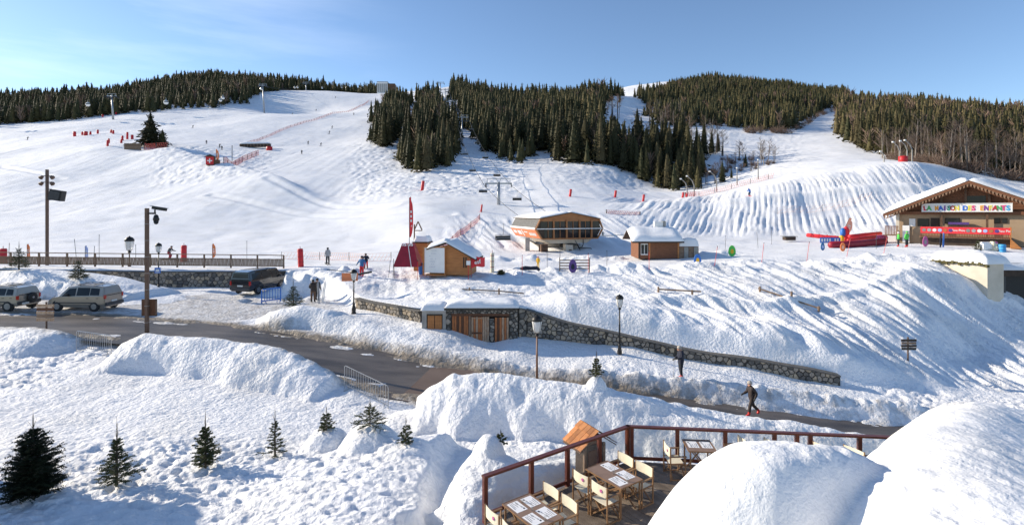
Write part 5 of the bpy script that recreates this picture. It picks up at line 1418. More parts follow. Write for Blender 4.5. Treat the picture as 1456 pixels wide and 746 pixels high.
# ---------------------------------------------------------------- vehicles
def car(label, cat, loc_, rz, S, paint, win, wheels, name, roofrails=False, spare=False, van=False, rimw=.2, wr=.32, tail=None):
    """S: stations (x, z_low, z_mid, z_belt, z_roof, w_low, w_belt, w_roof); the nose points to +x"""
    t = thing(name, label, cat, loc_, rz)
    m = MB(); n = len(S); vs = []
    for (x, zl, zm, zb, zr, wl_, wb, wr_) in S:
        vs += [(x, -wl_, zl), (x, -wb, zm), (x, -wb*.99, zb), (x, -wr_, zr-.05), (x, -wr_*.82, zr), (x, wr_*.82, zr), (x, wr_, zr-.05), (x, wb*.99, zb), (x, wb, zm), (x, wl_, zl)]
    fs = [(i*10+k, i*10+(k+1) % 10, (i+1)*10+(k+1) % 10, (i+1)*10+k) for i in range(n-1) for k in range(10)]
    fs += [tuple(range(10))[::-1], tuple((n-1)*10+k for k in range(10))]
    m.add(vs, fs); m.build('body', paint, t, smooth=False, bevel=.025)
    xs = [s[0] for s in S]
    def side(x, f, sd, o=.012):
        g = lambda k: float(np.interp(x, xs, [s[k] for s in S])); zb, zr, wb, w2 = g(3), g(4)-.05, g(6)*.99, g(7)
        return (x, sd*(wb+(w2-wb)*f+o), zb+(zr-zb)*f)
    for sd in (-1, 1):
        for (x0, x1, f0, f1, x0t, x1t) in win:
            m = MB(); a, b, c, d = side(x0, f0, sd), side(x1, f0, sd), side(x1t, f1, sd), side(x0t, f1, sd)
            mid = [tuple((p[i]+q[i])/2 for i in range(3)) for p, q in ((a, b), (d, c))]
            m.add([a, b, c, d], [(0, 1, 2, 3)]); m.add([tuple(v*.999 if i == 1 else v for i, v in enumerate(p)) for p in (a, b, c, d)], [(3, 2, 1, 0)]); m.build('side_window', 'glass', t)
    x0 = S[0]; x1 = S[1]
    rear = lambda y, z, o=.014: (np.interp(z, [x0[3], x0[4]-.03], [x0[0], x0[0]])-o, y, z)
    xr = S[0][0]
    # tailgate glass leaning with the rear pillar: the two rearmost stations give the lean
    zb, zr = S[0][3], S[1][4]
    m = MB(); wb, wr_ = S[0][6]*.86, S[1][7]*.84
    p = [(S[0][0]-.012, -wb, S[0][3]+.02), (S[0][0]-.012, wb, S[0][3]+.02), (S[1][0]-.03, wr_, S[1][4]-.13), (S[1][0]-.03, -wr_, S[1][4]-.13)]
    q = [(a+.02, b, c) for a, b, c in p]
    m.add(p+q, [(0, 1, 2, 3), (7, 6, 5, 4), (0, 1, 5, 4), (1, 2, 6, 5), (2, 3, 7, 6), (3, 0, 4, 7)]); m.build('rear_window', 'glass', t)
    # windscreen
    k = next(i for i in range(n-1, 0, -1) if S[i][4]-S[i][3] > .3); A, Bs = S[k], S[k+1]
    p = [(Bs[0]-.02, -Bs[7]*.92, Bs[4]+.035), (Bs[0]-.02, Bs[7]*.92, Bs[4]+.035), (A[0]+.10, A[7]*.86, A[4]-.04), (A[0]+.10, -A[7]*.86, A[4]-.04)]
    m = MB(); m.add(p, [(0, 1, 2, 3)]); m.build('windscreen', 'glass', t)
    # lamps, bumpers, plate
    zl = S[0][2]; H = S[1][4]
    tz0, tz1 = tail or (S[0][3]-.30, S[0][3]+.05)
    for sd in (-1, 1):
        m = MB(); m.box(S[0][0]+.03, sd*(S[0][6]-.055), (tz0+tz1)/2, .12, .15, tz1-tz0); m.build('tail_lamp', 'tail', t, bevel=.015)
        m = MB(); m.box(S[-1][0]-.03, sd*(S[-1][6]-.16), S[-1][3]-.12, .14, .28, .18); m.build('headlight', 'lampglass', t, bevel=.02)
        m = MB(); m.box(S[k][0]+.02 if not van else S[k][0]+.15, sd*(S[k][6]+.10), S[k][3]+.14, .14, .20, .15); m.build('wing_mirror', 'greyplastic', t, bevel=.02)
        m = MB(); m.box((S[0][0]+S[-1][0])/2, sd*(S[2][6]+.008), S[2][2]+.10, (S[-1][0]-S[0][0])*.62, .02, .07); m.build('side_trim', 'greyplastic', t)
        for (a, b) in [(w_[0], w_[1]) for w_ in win[:2]]:
            m = MB(); m.box(a+.1, sd*(S[2][6]+.02), S[2][3]-.13, .15, .03, .035); m.build('door_handle', 'greyplastic', t)
    m = MB(); m.box(S[0][0]-.03, 0, S[0][1]+.20, .16, S[0][6]*1.96, .22); m.build('bumper', 'greyplastic', t, bevel=.03)
    m = MB(); m.box(S[-1][0]+.02, 0, S[-1][1]+.20, .14, S[-1][6]*1.9, .24); m.build('bumper', 'greyplastic', t, bevel=.03)
    m = MB(); m.box(S[0][0]-.018-(.09 if spare else 0), 0 if not spare else .35, S[0][2]+.12+(.0 if not spare else -.2), .02, .50, .12); m.build('number_plate', 'plate', t)
    for wx in wheels:
        for sd in (-1, 1):
            wy = sd*(S[2][6]-.10)
            m = MB(); m.lathe([(wr+.075, 0), (wr+.075, .02)], 20); o = m.build('wheel_arch', 'black', t); o.location = (wx, sd*(S[2][6]-.006)-(.01 if sd > 0 else -.01)-.01, wr+.03); o.rotation_euler = (PI/2, 0, 0)
            w = bpy.data.objects.new('wheel', None); COL.objects.link(w); w.parent = t; w.location = (wx, wy, wr); w.rotation_euler = (PI/2, 0, 0)
            m = MB(); m.lathe([(wr*.62, -.11), (wr*.94, -.11), (wr, -.07), (wr, .07), (wr*.94, .11), (wr*.62, .11)], 22); m.build('tyre', 'black', w, True)
            m = MB(); m.lathe([(.02, -.10), (wr*.62, -.105), (wr*.62, .105), (.02, .10)], 16); m.build('hub', 'greyplastic', w)
            m = MB(); m.lathe([(wr*.60, 0), (wr*.60, .02), (wr*.50, .02), (wr*.50, 0)], 18, (0, 0, .104 if sd < 0 else -.124))
            for s5 in range(5): a = s5*2*PI/5; m.box(math.cos(a)*wr*.28, math.sin(a)*wr*.28, (.115 if sd < 0 else -.115), wr*.52, wr*.15, .02, a)
            m.build('rim', 'alloy', w)
    if roofrails:
        for sd in (-1, 1):
            m = MB(); a = S[1][0]+.15; b = S[k][0]-.05; m.tube([(a, sd*S[2][7]*.86, S[2][4]-.02), (a+.08, sd*S[2][7]*.86, S[2][4]+.06), (b-.08, sd*S[2][7]*.86, S[2][4]+.06), (b, sd*S[2][7]*.86, S[2][4]-.02)], .018, 6); m.build('roof_rail', 'darkmetal', t)
        for f in (.3, .75):
            m = MB(); a = S[1][0]+.15; b = S[k][0]-.05; m.box(a+(b-a)*f, 0, S[2][4]+.075, .05, S[2][7]*1.75, .03); m.build('roof_bar', 'darkmetal', t)
    if spare:
        w = bpy.data.objects.new('spare_wheel', None); COL.objects.link(w); w.parent = t; w.location = (S[0][0]-.13, -.12, S[0][3]-.20); w.rotation_euler = (0, -PI/2, 0)
        m = MB(); m.lathe([(.19, -.09), (.31, -.10), (.345, -.05), (.345, .05), (.31, .09), (.19, .09)], 22); m.build('tyre', 'black', w, True)
        m = MB(); m.lathe([(.02, .09), (.07, .10), (.08, .085)], 12)
        m.lathe([(.20, .06), (.20, .085), (.165, .085), (.165, .06)], 18)
        for s5 in range(6): a = s5*PI/3; m.box(math.cos(a)*.12, math.sin(a)*.12, .078, .13, .045, .02, a)
        m.build('rim', 'alloy', w)
    return t
# leisure estate car, tall tail, seen from behind and its left side
S1 = [(-2.02, .26, .52, 1.02, 1.16, .74, .82, .78), (-1.86, .24, .50, 1.03, 1.66, .76, .85, .66), (-1.2, .24, .48, 1.02, 1.74, .78, .86, .67), (-.1, .24, .48, 1.00, 1.76, .78, .86, .68),
      (.62, .24, .48, .98, 1.68, .78, .86, .66), (1.28, .26, .48, 1.00, 1.05, .77, .85, .74), (1.75, .28, .50, .90, .92, .74, .82, .70), (2.05, .32, .52, .72, .74, .66, .74, .62)]
W1 = [(-1.62, -.98, .12, .84, -1.58, -.98), (-.92, -.02, .10, .86, -.92, -.05), (.05, 1.02, .08, .84, .05, .58)]
car('beige silver tall estate car with roof bars parked heading left', 'car', (at(125, 36.9)-.45, 37.3, gh(at(125, 36.9), 37.0)+.03), PI-.03, S1, 'silver', W1, (-1.28, 1.34), 'estate_car', roofrails=True, tail=(.84, 1.12))
S2 = [(-1.92, .36, .60, 1.06, 1.18, .76, .84, .80), (-1.80, .34, .58, 1.08, 1.60, .78, .87, .68), (-1.2, .34, .56, 1.06, 1.68, .80, .88, .69), (-.2, .34, .56, 1.04, 1.70, .80, .88, .69),
      (.45, .34, .56, 1.02, 1.63, .80, .88, .68), (1.02, .36, .56, 1.04, 1.09, .79, .87, .76), (1.6, .38, .58, .98, 1.0, .76, .85, .72), (1.95, .42, .60, .80, .82, .70, .78, .66)]
W2 = [(-1.60, -1.12, .12, .84, -1.55, -1.12), (-1.04, -.16, .10, .86, -1.04, -.18), (-.08, .80, .08, .84, -.08, .42)]
car('pale beige four wheel drive with spare wheel on its tailgate at the left edge', 'car', (at(28, 36.9)-1.25, 37.0, gh(-36.3, 37.0)+.04), PI-.06, S2, 'beige', W2, (-1.25, 1.28), 'off_road_car', spare=True, wr=.36, roofrails=True, tail=(.80, 1.08))
S3 = [(-2.42, .30, .62, 1.08, 1.26, .84, .93, .88), (-2.34, .28, .60, 1.10, 1.86, .86, .95, .76), (-1.6, .28, .58, 1.08, 1.95, .88, .955, .77), (0, .28, .58, 1.08, 1.97, .88, .955, .78),
      (1.15, .28, .58, 1.06, 1.90, .88, .95, .76), (1.88, .28, .58, 1.08, 1.16, .86, .93, .82), (2.25, .30, .60, 1.00, 1.02, .82, .90, .76), (2.48, .34, .62, .74, .76, .74, .82, .68)]
W3 = [(-2.12, -1.0, .12, .80, -2.08, -1.0), (-.94, .22, .12, .80, -.94, .22), (.30, 1.62, .10, .80, .30, 1.12)]
P0 = Vector((at(356, 42.6), 42.6, 0)); hv = Vector((.20, .98, 0)).normalized(); c = P0+hv*2.42+Vector((-hv.y, hv.x, 0))*.94
car('black passenger van parked nose away beside the stone wall', 'van', (c.x, c.y, gh(P0.x, P0.y+2)+.02), math.atan2(hv.y, hv.x), S3, 'blackpaint', W3, (-1.45, 1.55), 'passenger_van', van=True, wr=.34, tail=(.78, 1.12))

# ---------------------------------------------------------------- huts, ski tent, chairlift station, chalet
def ticket_hut():
    Z = 43.6; s = F/Z; x0 = at(633, Z); zb = zat(389, Z)-.1
    t = thing('ticket_hut', 'orange board hut with snowy roof and a white notice panel', 'hut', (x0, Z, zb), -.12)
    W = at(669, Z)-x0; D = 2.8; He = 1.85; Hr = 2.62
    # gable faces the viewer; ridge runs away at its left third
    gp = [(0, 0), (W, 0), (W, He-.35), (.25, Hr-.1), (0, Hr-.25)]
    m = MB(); m.prism(gp, 0, D, lambda a, b, c: (a, c, b)); m.build('wall', 'orangewood', t)
    for k in range(9):
        m = MB(); m.box(W/2, -.012, .14+k*.235, W-.16 if k < 7 else W-.9, .024, .215); m.build('board', 'orangewood', t)
    for xx in (.04, W-.04):
        m = MB(); m.box(xx, -.035, (He-.4)/2 if xx > 1 else Hr/2-.12, .12, .03, He-.4 if xx > 1 else Hr-.28); m.build('corner_post', 'orangewood', t)
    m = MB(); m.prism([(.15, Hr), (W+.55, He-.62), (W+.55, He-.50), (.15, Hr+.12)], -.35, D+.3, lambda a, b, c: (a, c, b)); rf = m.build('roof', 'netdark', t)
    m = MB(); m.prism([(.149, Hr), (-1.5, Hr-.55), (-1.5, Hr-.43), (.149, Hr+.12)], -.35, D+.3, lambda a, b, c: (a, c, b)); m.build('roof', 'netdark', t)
    snow_slab((.05, -.38, Hr+.12), (W+.5, -.38, He-.48), (W+.5, D+.3, He-.48), (.05, D+.3, Hr+.12), .34, 'roof_snow', t, 1, .02)
    snow_slab((-1.45, -.38, Hr-.43), (.2, -.38, Hr+.12), (.2, D+.3, Hr+.12), (-1.45, D+.3, Hr-.43), .30, 'roof_snow', t, 2, .02)
    m = MB(); m.box(W-.42, -.045, 1.05, .34, .03, .85); w = m.build('window', 'netdark', t)
    m = MB(); m.box(W-.42, -.065, 1.05, .05, .012, .85); m.box(W-.60, -.065, 1.05, .05, .02, .95); m.box(W-.24, -.065, 1.05, .05, .02, .95); m.build('frame', 'orangewood', w)
    m = MB(); m.prism([(0, 0), (-1.35, 0), (-1.35, Hr-.55), (0, Hr-.2)], .1, D, lambda a, b, c: (a, c, b)); m.build('side_room', 'orangewood', t)
    m = MB(); m.box(-.7, -.1, .02, 1.7, .5, .10); m.build('plinth', 'orangewood', t)
    m = MB(); m.box(-.85, -.20, 1.22, 1.72, .05, 2.05, -.06); p = m.build('notice_panel', 'white', t)
    me = []
    m = MB(); r = random.Random(4)
    M['faint'] = mat('faded_grey_print', (.55, .56, .60), .7, (.6, .6, .63), 5)
    for k in range(7):
        w = (0.5, .8, .9, .7, .85, .6, .9)[k]; n = 7; 
        for q in range(n):
            if r.random() < .8: m.box(-.85-w/2+w*(q+.5)/n, -.232, 2.0-k*.22, w/n*.7, .006, .07, -.06)
    m.build('print', 'faint', p)
    for xx in (-1.80, .02):
        m = MB(); m.box(xx, -.22, 1.15, .09, .09, 2.4); m.build('panel_post', 'orangewood', t)
    m = MB(); m.box(-.9, -.24, 2.30, 2.1, .07, .10); m.build('panel_beam', 'orangewood', t)
ticket_hut()
def bell_hut():
    Z = 47.5; x = at(601, Z); t = thing('kiosk', 'narrow brown kiosk with a pointed bell frame behind the red tent', 'kiosk', (x, Z, gh(x, Z)-.1), -.1)
    m = MB(); m.box(0, 0, 1.25, 1.15, 1.3, 2.6); m.build('wall', 'orangewood', t)
    for k in range(6): m = MB(); m.box(0, -.662, .35+k*.4, 1.10, .024, .36); m.build('board', 'orangewood', t)
    m = MB(); m.box(0, 0, 2.60, 1.45, 1.6, .12); m.build('roof', 'netdark', t)
    snow_slab((-.6, -.75, 2.66), (.68, -.75, 2.66), (.68, .75, 2.66), (-.6, .75, 2.66), .55, 'roof_snow', t, 3, .02)
    m = MB(); m.box(-.62, -.5, 2.1, .10, .10, 4.2); m.box(-.62+.62, .0, 0, .01, .01, .01); m.bar((-.62, -.5, 3.7), (-.28, -.5, 4.45), .09); m.bar((.08, -.5, 3.7), (-.28, -.5, 4.45), .09); m.bar((-.62, -.5, 3.65), (.08, -.5, 3.65), .08); m.build('bell_frame', 'greywood', t)
bell_hut()
def red_tent():
    Z = 44.5; x = at(581, Z); zb = zat(377, Z)-.05; t = thing('pyramid_tent', 'deep red tapering tent with round white badges', 'tent', (x, Z, zb))
    h = zat(346, Z)-zb; w = at(600, Z)-at(562, Z)
    b = [(-w/2, -.9, 0), (w/2-.12, -.9, 0), (w/2-.0, .9, 0), (-w/2+.1, .9, 0)]; tp = [(-.48, -.35, h), (.48, -.35, h), (.48, .35, h), (-.48, .35, h)]
    m = MB(); m.add(b+tp, [(0, 1, 5, 4), (1, 2, 6, 5), (2, 3, 7, 6), (3, 0, 4, 7), (4, 5, 6, 7), (3, 2, 1, 0)]); m.build('cover', 'darkred', t)
    m = MB(); m.bar((.40, -.92, .0), (.02, -.38, h), .05); m.build('seam', 'white', t)
    for cx_ in (-.28, .27):
        m = MB(); m.lathe([(.001, 0), (.17, 0), (.17, .01), (.001, .01)], 14); o = m.build('badge', 'white', t); o.location = (cx_, -.385, h-.13); o.rotation_euler = (PI/2-.17, 0, 0)
        m = MB(); m.box(0, 0, .014, .20, .035, .006, .6); m.box(0, .04, .014, .12, .03, .006, -.4); o2 = m.build('badge_print', 'red', o)
red_tent()
def station():
    c0 = Vector((at(762, 64), 64, 0)); rz = math.radians(18); t = thing('chairlift_station', 'orange brown glazed chairlift station raised on a pillar with snow on its roof', 'chairlift station', (c0.x, c0.y, -3.41), rz)
    W, D = 9.0, 10.0; zb, zm, zt, za = 0.0, 1.21, 2.42, 3.10
    prof = [(.78, zb), (8.3, zb), (9.0, zm), (8.5, zt), (4.6, za), (.62, zt+.02), (0, zm)]
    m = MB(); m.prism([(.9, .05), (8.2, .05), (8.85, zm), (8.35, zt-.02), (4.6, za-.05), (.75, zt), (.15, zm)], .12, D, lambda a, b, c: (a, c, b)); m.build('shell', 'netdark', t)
    # facade frame: rim, posts, fascia
    for i in range(7):
        a, b = prof[i], prof[(i+1) % 7]; m = MB(); m.bar((a[0], .0, a[1]), (b[0], .0, b[1]), .16, .30 if i in (3, 4) else .22, up=(0, 1, 0)); m.build('facade_rim', 'stationwood', t)
    m = MB(); m.prism([(.75, zt-.28), (8.45, zt-.28), (8.5, zt-.05), (4.6, za-.1), (.65, zt-.03)], -.03, .12, lambda a, b, c: (a, c, b)); m.build('fascia', 'stationwood', t)
    cols = [1.55+.0, 2.35, 4.0, 5.7, 7.25]
    for x in (2.32, 4.05, 5.80, 7.45):
        m = MB(); m.box(x, -.03, (zb+zt)/2, .20, .16, zt-zb-.1); m.build('facade_post', 'stationwood', t)
    edges = [(.98, 2.22), (2.42, 3.95), (4.15, 5.70), (5.90, 7.35), (7.55, 8.35)]
    for i, (a, b) in enumerate(edges):
        for z0, z1 in ((.08, 1.10), (1.32, 2.14)):
            m = MB(); aa = a-(.35 if i == 0 and z0 > 1 else -.12 if i == 0 else 0); bb = b+(.3 if i == 4 and z0 > 1 else 0)
            m.box((aa+bb)/2, .09, (z0+z1)/2, bb-aa, .02, z1-z0); w = m.build('window', 'glass', t)
            if i < 4:
                m = MB(); m.box((a+b)/2, .02, (z0+z1)/2, .06, .06, z1-z0); m.build('mullion', 'stationwood', w)
    m = MB(); m.box(4.5, -.10, zm+.02, 8.9, .10, .10); m.build('band', 'white', t)
    # left side: leaning louvres, pale band, orange printed panel
    for k in range(22):
        y = .35+k*(D-.5)/22; m = MB(); m.bar((-.02, y, zm+.20), (.56, y, zt-.02), .07, .20, up=(0, 1, 0)); m.build('louvre', 'slats', t)
    m = MB(); m.box(-.03, D/2+.1, zm+.06, .16, D-.2, .24); m.build('band', 'white', t)
    m = MB(); m.prism([(-.06, zm-.08), (.70, zb+.02), (.80, zb+.04), (.05, zm-.06)], .3, D-.1, lambda a, b, c: (a, c, b)); p = m.build('side_panel', 'orangepanel', t)
    m = MB(); R = random.Random(2)
    def onp(y, f, o=.02): return (-.06+.76*f-o*.85, y, (zm-.08)+(zb+.02-zm+.08)*f-o*.5)
    def quad(y0, y1, f0, f1): m.add([onp(y0, f0), onp(y1, f0), onp(y1, f1), onp(y0, f1)], [(0, 1, 2, 3)]); m.add([onp(y0, f0, .021), onp(y1, f0, .021), onp(y1, f1, .021), onp(y0, f1, .021)], [(3, 2, 1, 0)])
    for y in (.9, 1.25, 1.6, 1.95, 2.3, 2.65, 3.0): quad(y, y+.26, .40, .72)
    quad(3.6, 5.0, .30, .42); quad(6.2, 7.6, .25, .72); quad(8.0, 9.3, .25, .6); quad(5.4, 5.8, .15, .85)
    m.build('white_print', 'white', p)
    # roof + snow
    for (a, b) in (((.45, zt+.02), (4.6, za+.08)), ((4.6, za+.08), (8.65, zt-.02))):
        m = MB(); m.prism([a, b, (b[0], b[1]+.08), (a[0], a[1]+.08)], -.25, D+.2, lambda p_, q, c: (p_, c, q)); m.build('roof', 'netdark', t)
    snow_slab((.45, .0, zt+.10), (4.6, .0, za+.16), (4.6, D, za+.16), (.45, D, zt+.10), .22, 'roof_snow', t, 5, .0)
    snow_slab((4.6, .0, za+.16), (8.65, .0, zt+.07), (8.65, D, zt+.07), (4.6, D, za+.16), .22, 'roof_snow', t, 6, .0)
    # underside body, pillar, machinery
    m = MB(); m.prism([(.9, -.02), (8.1, -.02), (7.2, -.62), (2.2, -.62)], .8, 6.5, lambda a, b, c: (a, c, b)); m.build('soffit', 'render', t)
    m = MB(); m.box(-.3, 2.2, -1.5, .55, .55, 3.2, -.3); m.build('pillar', 'concrete', t); m = MB(); m.box(3.7, 4, -1.7, 1.6, 1.4, 3.3); m.build('pillar', 'concrete', t)
    for (x, w, h, mt) in ((1.35, .9, 1.5, 'brownwood'), (4.7, 1.0, 1.45, 'render')):
        m = MB(); m.box(x, 1.0, -2.1+h/2-.4, w, .9, h+.6); cb = m.build('control_cabin', mt, t)
        m = MB(); m.box(x+.1, .54, -1.85, .36, .03, .9); m.build('cabin_door', 'doordark', cb)
    m = MB(); m.tube([(6.6, .6, -.1), (6.6, .6, -.75), (6.45, .6, -1.1), (5.9, .6, -1.25), (7.6, .6, -1.28), (8.0, .6, -1.6), (8.05, .6, -2.0)], .05, 6)
    m.tube([(1.0, .3, -1.0), (3.6, .3, -1.0)], .04, 5); m.tube([(1.0, .3, -1.5), (3.6, .3, -1.6), (3.9, .3, -2.1)], .04, 5); m.tube([(4.3, .3, -.7), (5.6, .3, -.8), (6.0, .3, -1.4), (6.0, .3, -2.0)], .05, 5); m.tube([(5.3, .3, -.2), (6.0, .3, -1.3)], .04, 5)
    m.build('loading_rails', 'darkmetal', t)
    m = MB(); m.bar((8.6, .9, .2), (17.5, 2.0, .35), .10); m.bar((9.6, 1.0, .3), (9.6, 1.0, .75), .22); m.build('outrigger_beam', 'steel', t)
station()

def chair_lift_chair(x, y, z, rz, sc, label, group, parts=True, mt='darkmetal'):
    t = thing('lift_chair', label, 'lift chair', (x, y, z), rz, group); t.scale = (sc,)*3
    m = MB(); m.tube([(0, 0, 0), (0, .05, -1.1), (0, .35, -1.7)], .045, 5); m.build('hanger', 'steel', t)
    m = MB(); m.box(0, .35, -2.5, 2.3, .5, .10); m.build('seat', mt, t)
    m = MB(); m.box(0, .62, -2.18, 2.3, .08, .55); m.build('backrest', mt, t)
    m = MB(); m.tube([(-1.15, .6, -2.5), (-1.15, .62, -1.75), (1.15, .62, -1.75), (1.15, .6, -2.5)], .045, 5); m.tube([(-1.1, .1, -2.9), (-1.1, -.05, -2.2), (1.1, -.05, -2.2), (1.1, .1, -2.9)], .035, 5); m.build('frame', 'steel', t)
def pylon(px, Z, py_top, label, w, sc=1.0, group='pylons of the central chairlift', lean=0):
    x = at(px, Z); g = gh(x, Z); h = zat(py_top, Z)-g; t = thing('lift_pylon', label, 'lift pylon', (x, Z, g), 0, group)
    m = MB(); m.tube([(0, 0, -1), (lean, 0, h)], [.38*sc, .26*sc], 10); m.build('mast', 'steel', t, True)
    m = MB(); m.box(lean, 0, h-.25, w*2.1, .35*sc, .28*sc); m.box(lean, 0, h+.65*sc, w*1.9, .10*sc, .10*sc); m.build('crossarm', 'steel', t)
    for s in (-1, 1):
        m = MB(); m.bar((lean+s*w*.9, 0, h-.25), (lean+s*w*.9, 0, h+.65*sc), .10*sc); m.bar((lean+s*w*.2, 0, h+.65*sc), (lean, 0, h-.2), .10*sc); m.build('ladder_frame', 'steel', t)
        m = MB()
        for k in range(4): m.box(lean+s*w, -1.2*sc+k*.8*sc, h-.55*sc-.12*abs(k-1.5), .14*sc, .55*sc, .45*sc)
        m.box(lean+s*w, 0, h-.35*sc, .10*sc, 3.2*sc, .14*sc); m.build('wheel_battery', 'darkmetal', t)
    return Vector((x, Z, g+h))
heads = [Vector((at(797, 70), 70, -3.3+1.6)), pylon(709, 100, 259, 'grey chairlift pylon with crossarm standing nearest, in front of the shaded bank', 2.4),
         pylon(657, 215, 166, 'second grey chairlift pylon up the cleared strip in the wood', 2.6), pylon(641, 300, 144, 'third chairlift pylon up the cleared strip', 2.8),
         pylon(633, 380, 127, 'fourth chairlift pylon near the top of the cleared strip', 3.0), pylon(626, 460, 118, 'topmost chairlift pylon standing against the sky', 3.4, 1.5)]
for s, lab in ((-1, 'left hand steel rope of the central chairlift'), (1, 'right hand steel rope of the central chairlift')):
    P = []
    for a, b in zip(heads[:-1], heads[1:]):
        for k in range(6):
            f = k/6; p = a.lerp(b, f); sag = -4*f*(1-f)*(b-a).length*.018
            P.append((p.x+s*2.6, p.y, p.z-.8+sag))
    m = MB(); m.tube(P, .05, 4); tag(m.build('lift_cable', 'darkmetal'), lab, 'cable')
    k = 0
    Ps = [Vector(p) for p in P]
    step = 27.0; acc = 9 if s < 0 else 2
    pos = acc; seg = 0; L0 = 0
    for a, b in zip(Ps[:-1], Ps[1:]):
        l = (b-a).length
        while pos < L0+l:
            p = a.lerp(b, (pos-L0)/l)
            if p.y < 430: chair_lift_chair(p.x, p.y, p.z, 0 if s < 0 else PI, .72, 'four seat chair hanging from the %s rope of the central chairlift' % ('left' if s < 0 else 'right'), 'chairs of the central chairlift on the %s rope' % ('left' if s < 0 else 'right'))
            pos += step
        L0 += l
chair_lift_chair(at(716, 64), 64, zat(317, 64), .2, .82, 'dark lift chair swinging out just left of the station', 'chairs at the station')
# distant lift on the left hill
LL = [(-20, 270, 150, 2), (161, 300, 136, 2.6), (376, 365, 121, 2.6), (435, 500, 118, 3), (492, 540, 119, 3), (534, 560, 121, 3)]
hl = []
for i, (px, Z, py, w) in enumerate(LL):
    hl.append(pylon(px, Z, py, ('grey pylon of the left hill lift just outside the picture', 'large grey T shaped pylon before the forest, far left', 'leaning grey pylon in the shaded bowl of the left hill', 'small pylon on the crest behind the shaded bowl', 'small pylon on the crest right of the shaded bowl', 'small pylon beside the white summit building')[i], w, 1.5, 'pylons of the left hill lift', (0, -.9, -1.2, 0, 0, 0)[i]))
P = []
for a, b in zip(hl[:-1], hl[1:]):
    for k in range(5): f = k/5; p = a.lerp(b, f); P.append((p.x, p.y, p.z-1-4*f*(1-f)*(b-a).length*.02))
P.append(tuple(hl[-1])); m = MB(); m.tube(P, .05, 4); tag(m.build('lift_cable', 'darkmetal'), 'thin steel rope of the lift across the left hill', 'cable')
def gondola(px, py, Z, r, label):
    t = thing('lift_cabin', label, 'lift cabin', (at(px, Z), Z, zat(py, Z)), 0, 'round white lift cabins on the left hill')
    m = MB(); m.lathe([(.1*r, -r), (.7*r, -.8*r), (r, -.1*r), (.9*r, .5*r), (.4*r, .95*r), (.05*r, r)], 10); m.build('shell', 'white', t, True)
    m = MB(); m.lathe([(.93*r, -.1*r), (1.02*r, .05*r), (.94*r, .42*r)], 10); m.build('window', 'glass', t)
    m = MB(); m.tube([(0, 0, r*.9), (0, 0, r*2.0)], .08*r+.03, 4); m.build('hanger', 'steel', t)
for px, py, Z, r, lb in [(125, 148.5, 295, 1.15, 'white round cabin just left of the large T shaped pylon'), (236, 145.5, 320, 1.35, 'white round cabin over the dark forest, middle left'), (317, 139, 345, 1.1, 'left one of two close white cabins before the forest'),
                         (313.5, 142.5, 340, 1.0, 'right lower one of two close white cabins before the forest'), (299, 153, 345, .6, 'tiny white cabin low over the snow edge of the forest'), (371.5, 126.5, 365, .9, 'small white cabin beside the leaning pylon'),
                         (419, 124.5, 480, .9, 'small white cabin left of the crest pylon'), (423, 124.2, 485, .9, 'small white cabin nearest the crest pylon'), (458, 125, 520, 1.0, 'small white cabin between the two crest pylons'), (486, 124.5, 535, .9, 'small white cabin left of the second crest pylon'), (512, 126, 550, .8, 'small white cabin left of the summit building')]:
    gondola(px, py, Z, r, lb)
# summit building
Z = 515; t = thing('summit_building', 'white flat topped building with a brown end on the left hill crest', 'building', (at(541, Z), Z, gh(at(541, Z), Z)), .05)
m = MB(); m.box(1.5, 6, 5, 10, 10, 13); m.build('wall', 'white', t); m = MB(); m.box(10.1, 6.2, 4.6, 7, 9, 11.4); m.build('brown_wing', 'brownwood', t)
m = MB(); m.box(1.5, 6, 11.7, 10.6, 10.6, .5); m.build('roof', 'steel', t)
for k in range(5): m = MB(); m.box(-2.4+k*1.9, .97, 5.6, 1.3, .06, 8.5); m.build('facade_panel', 'slats', t)

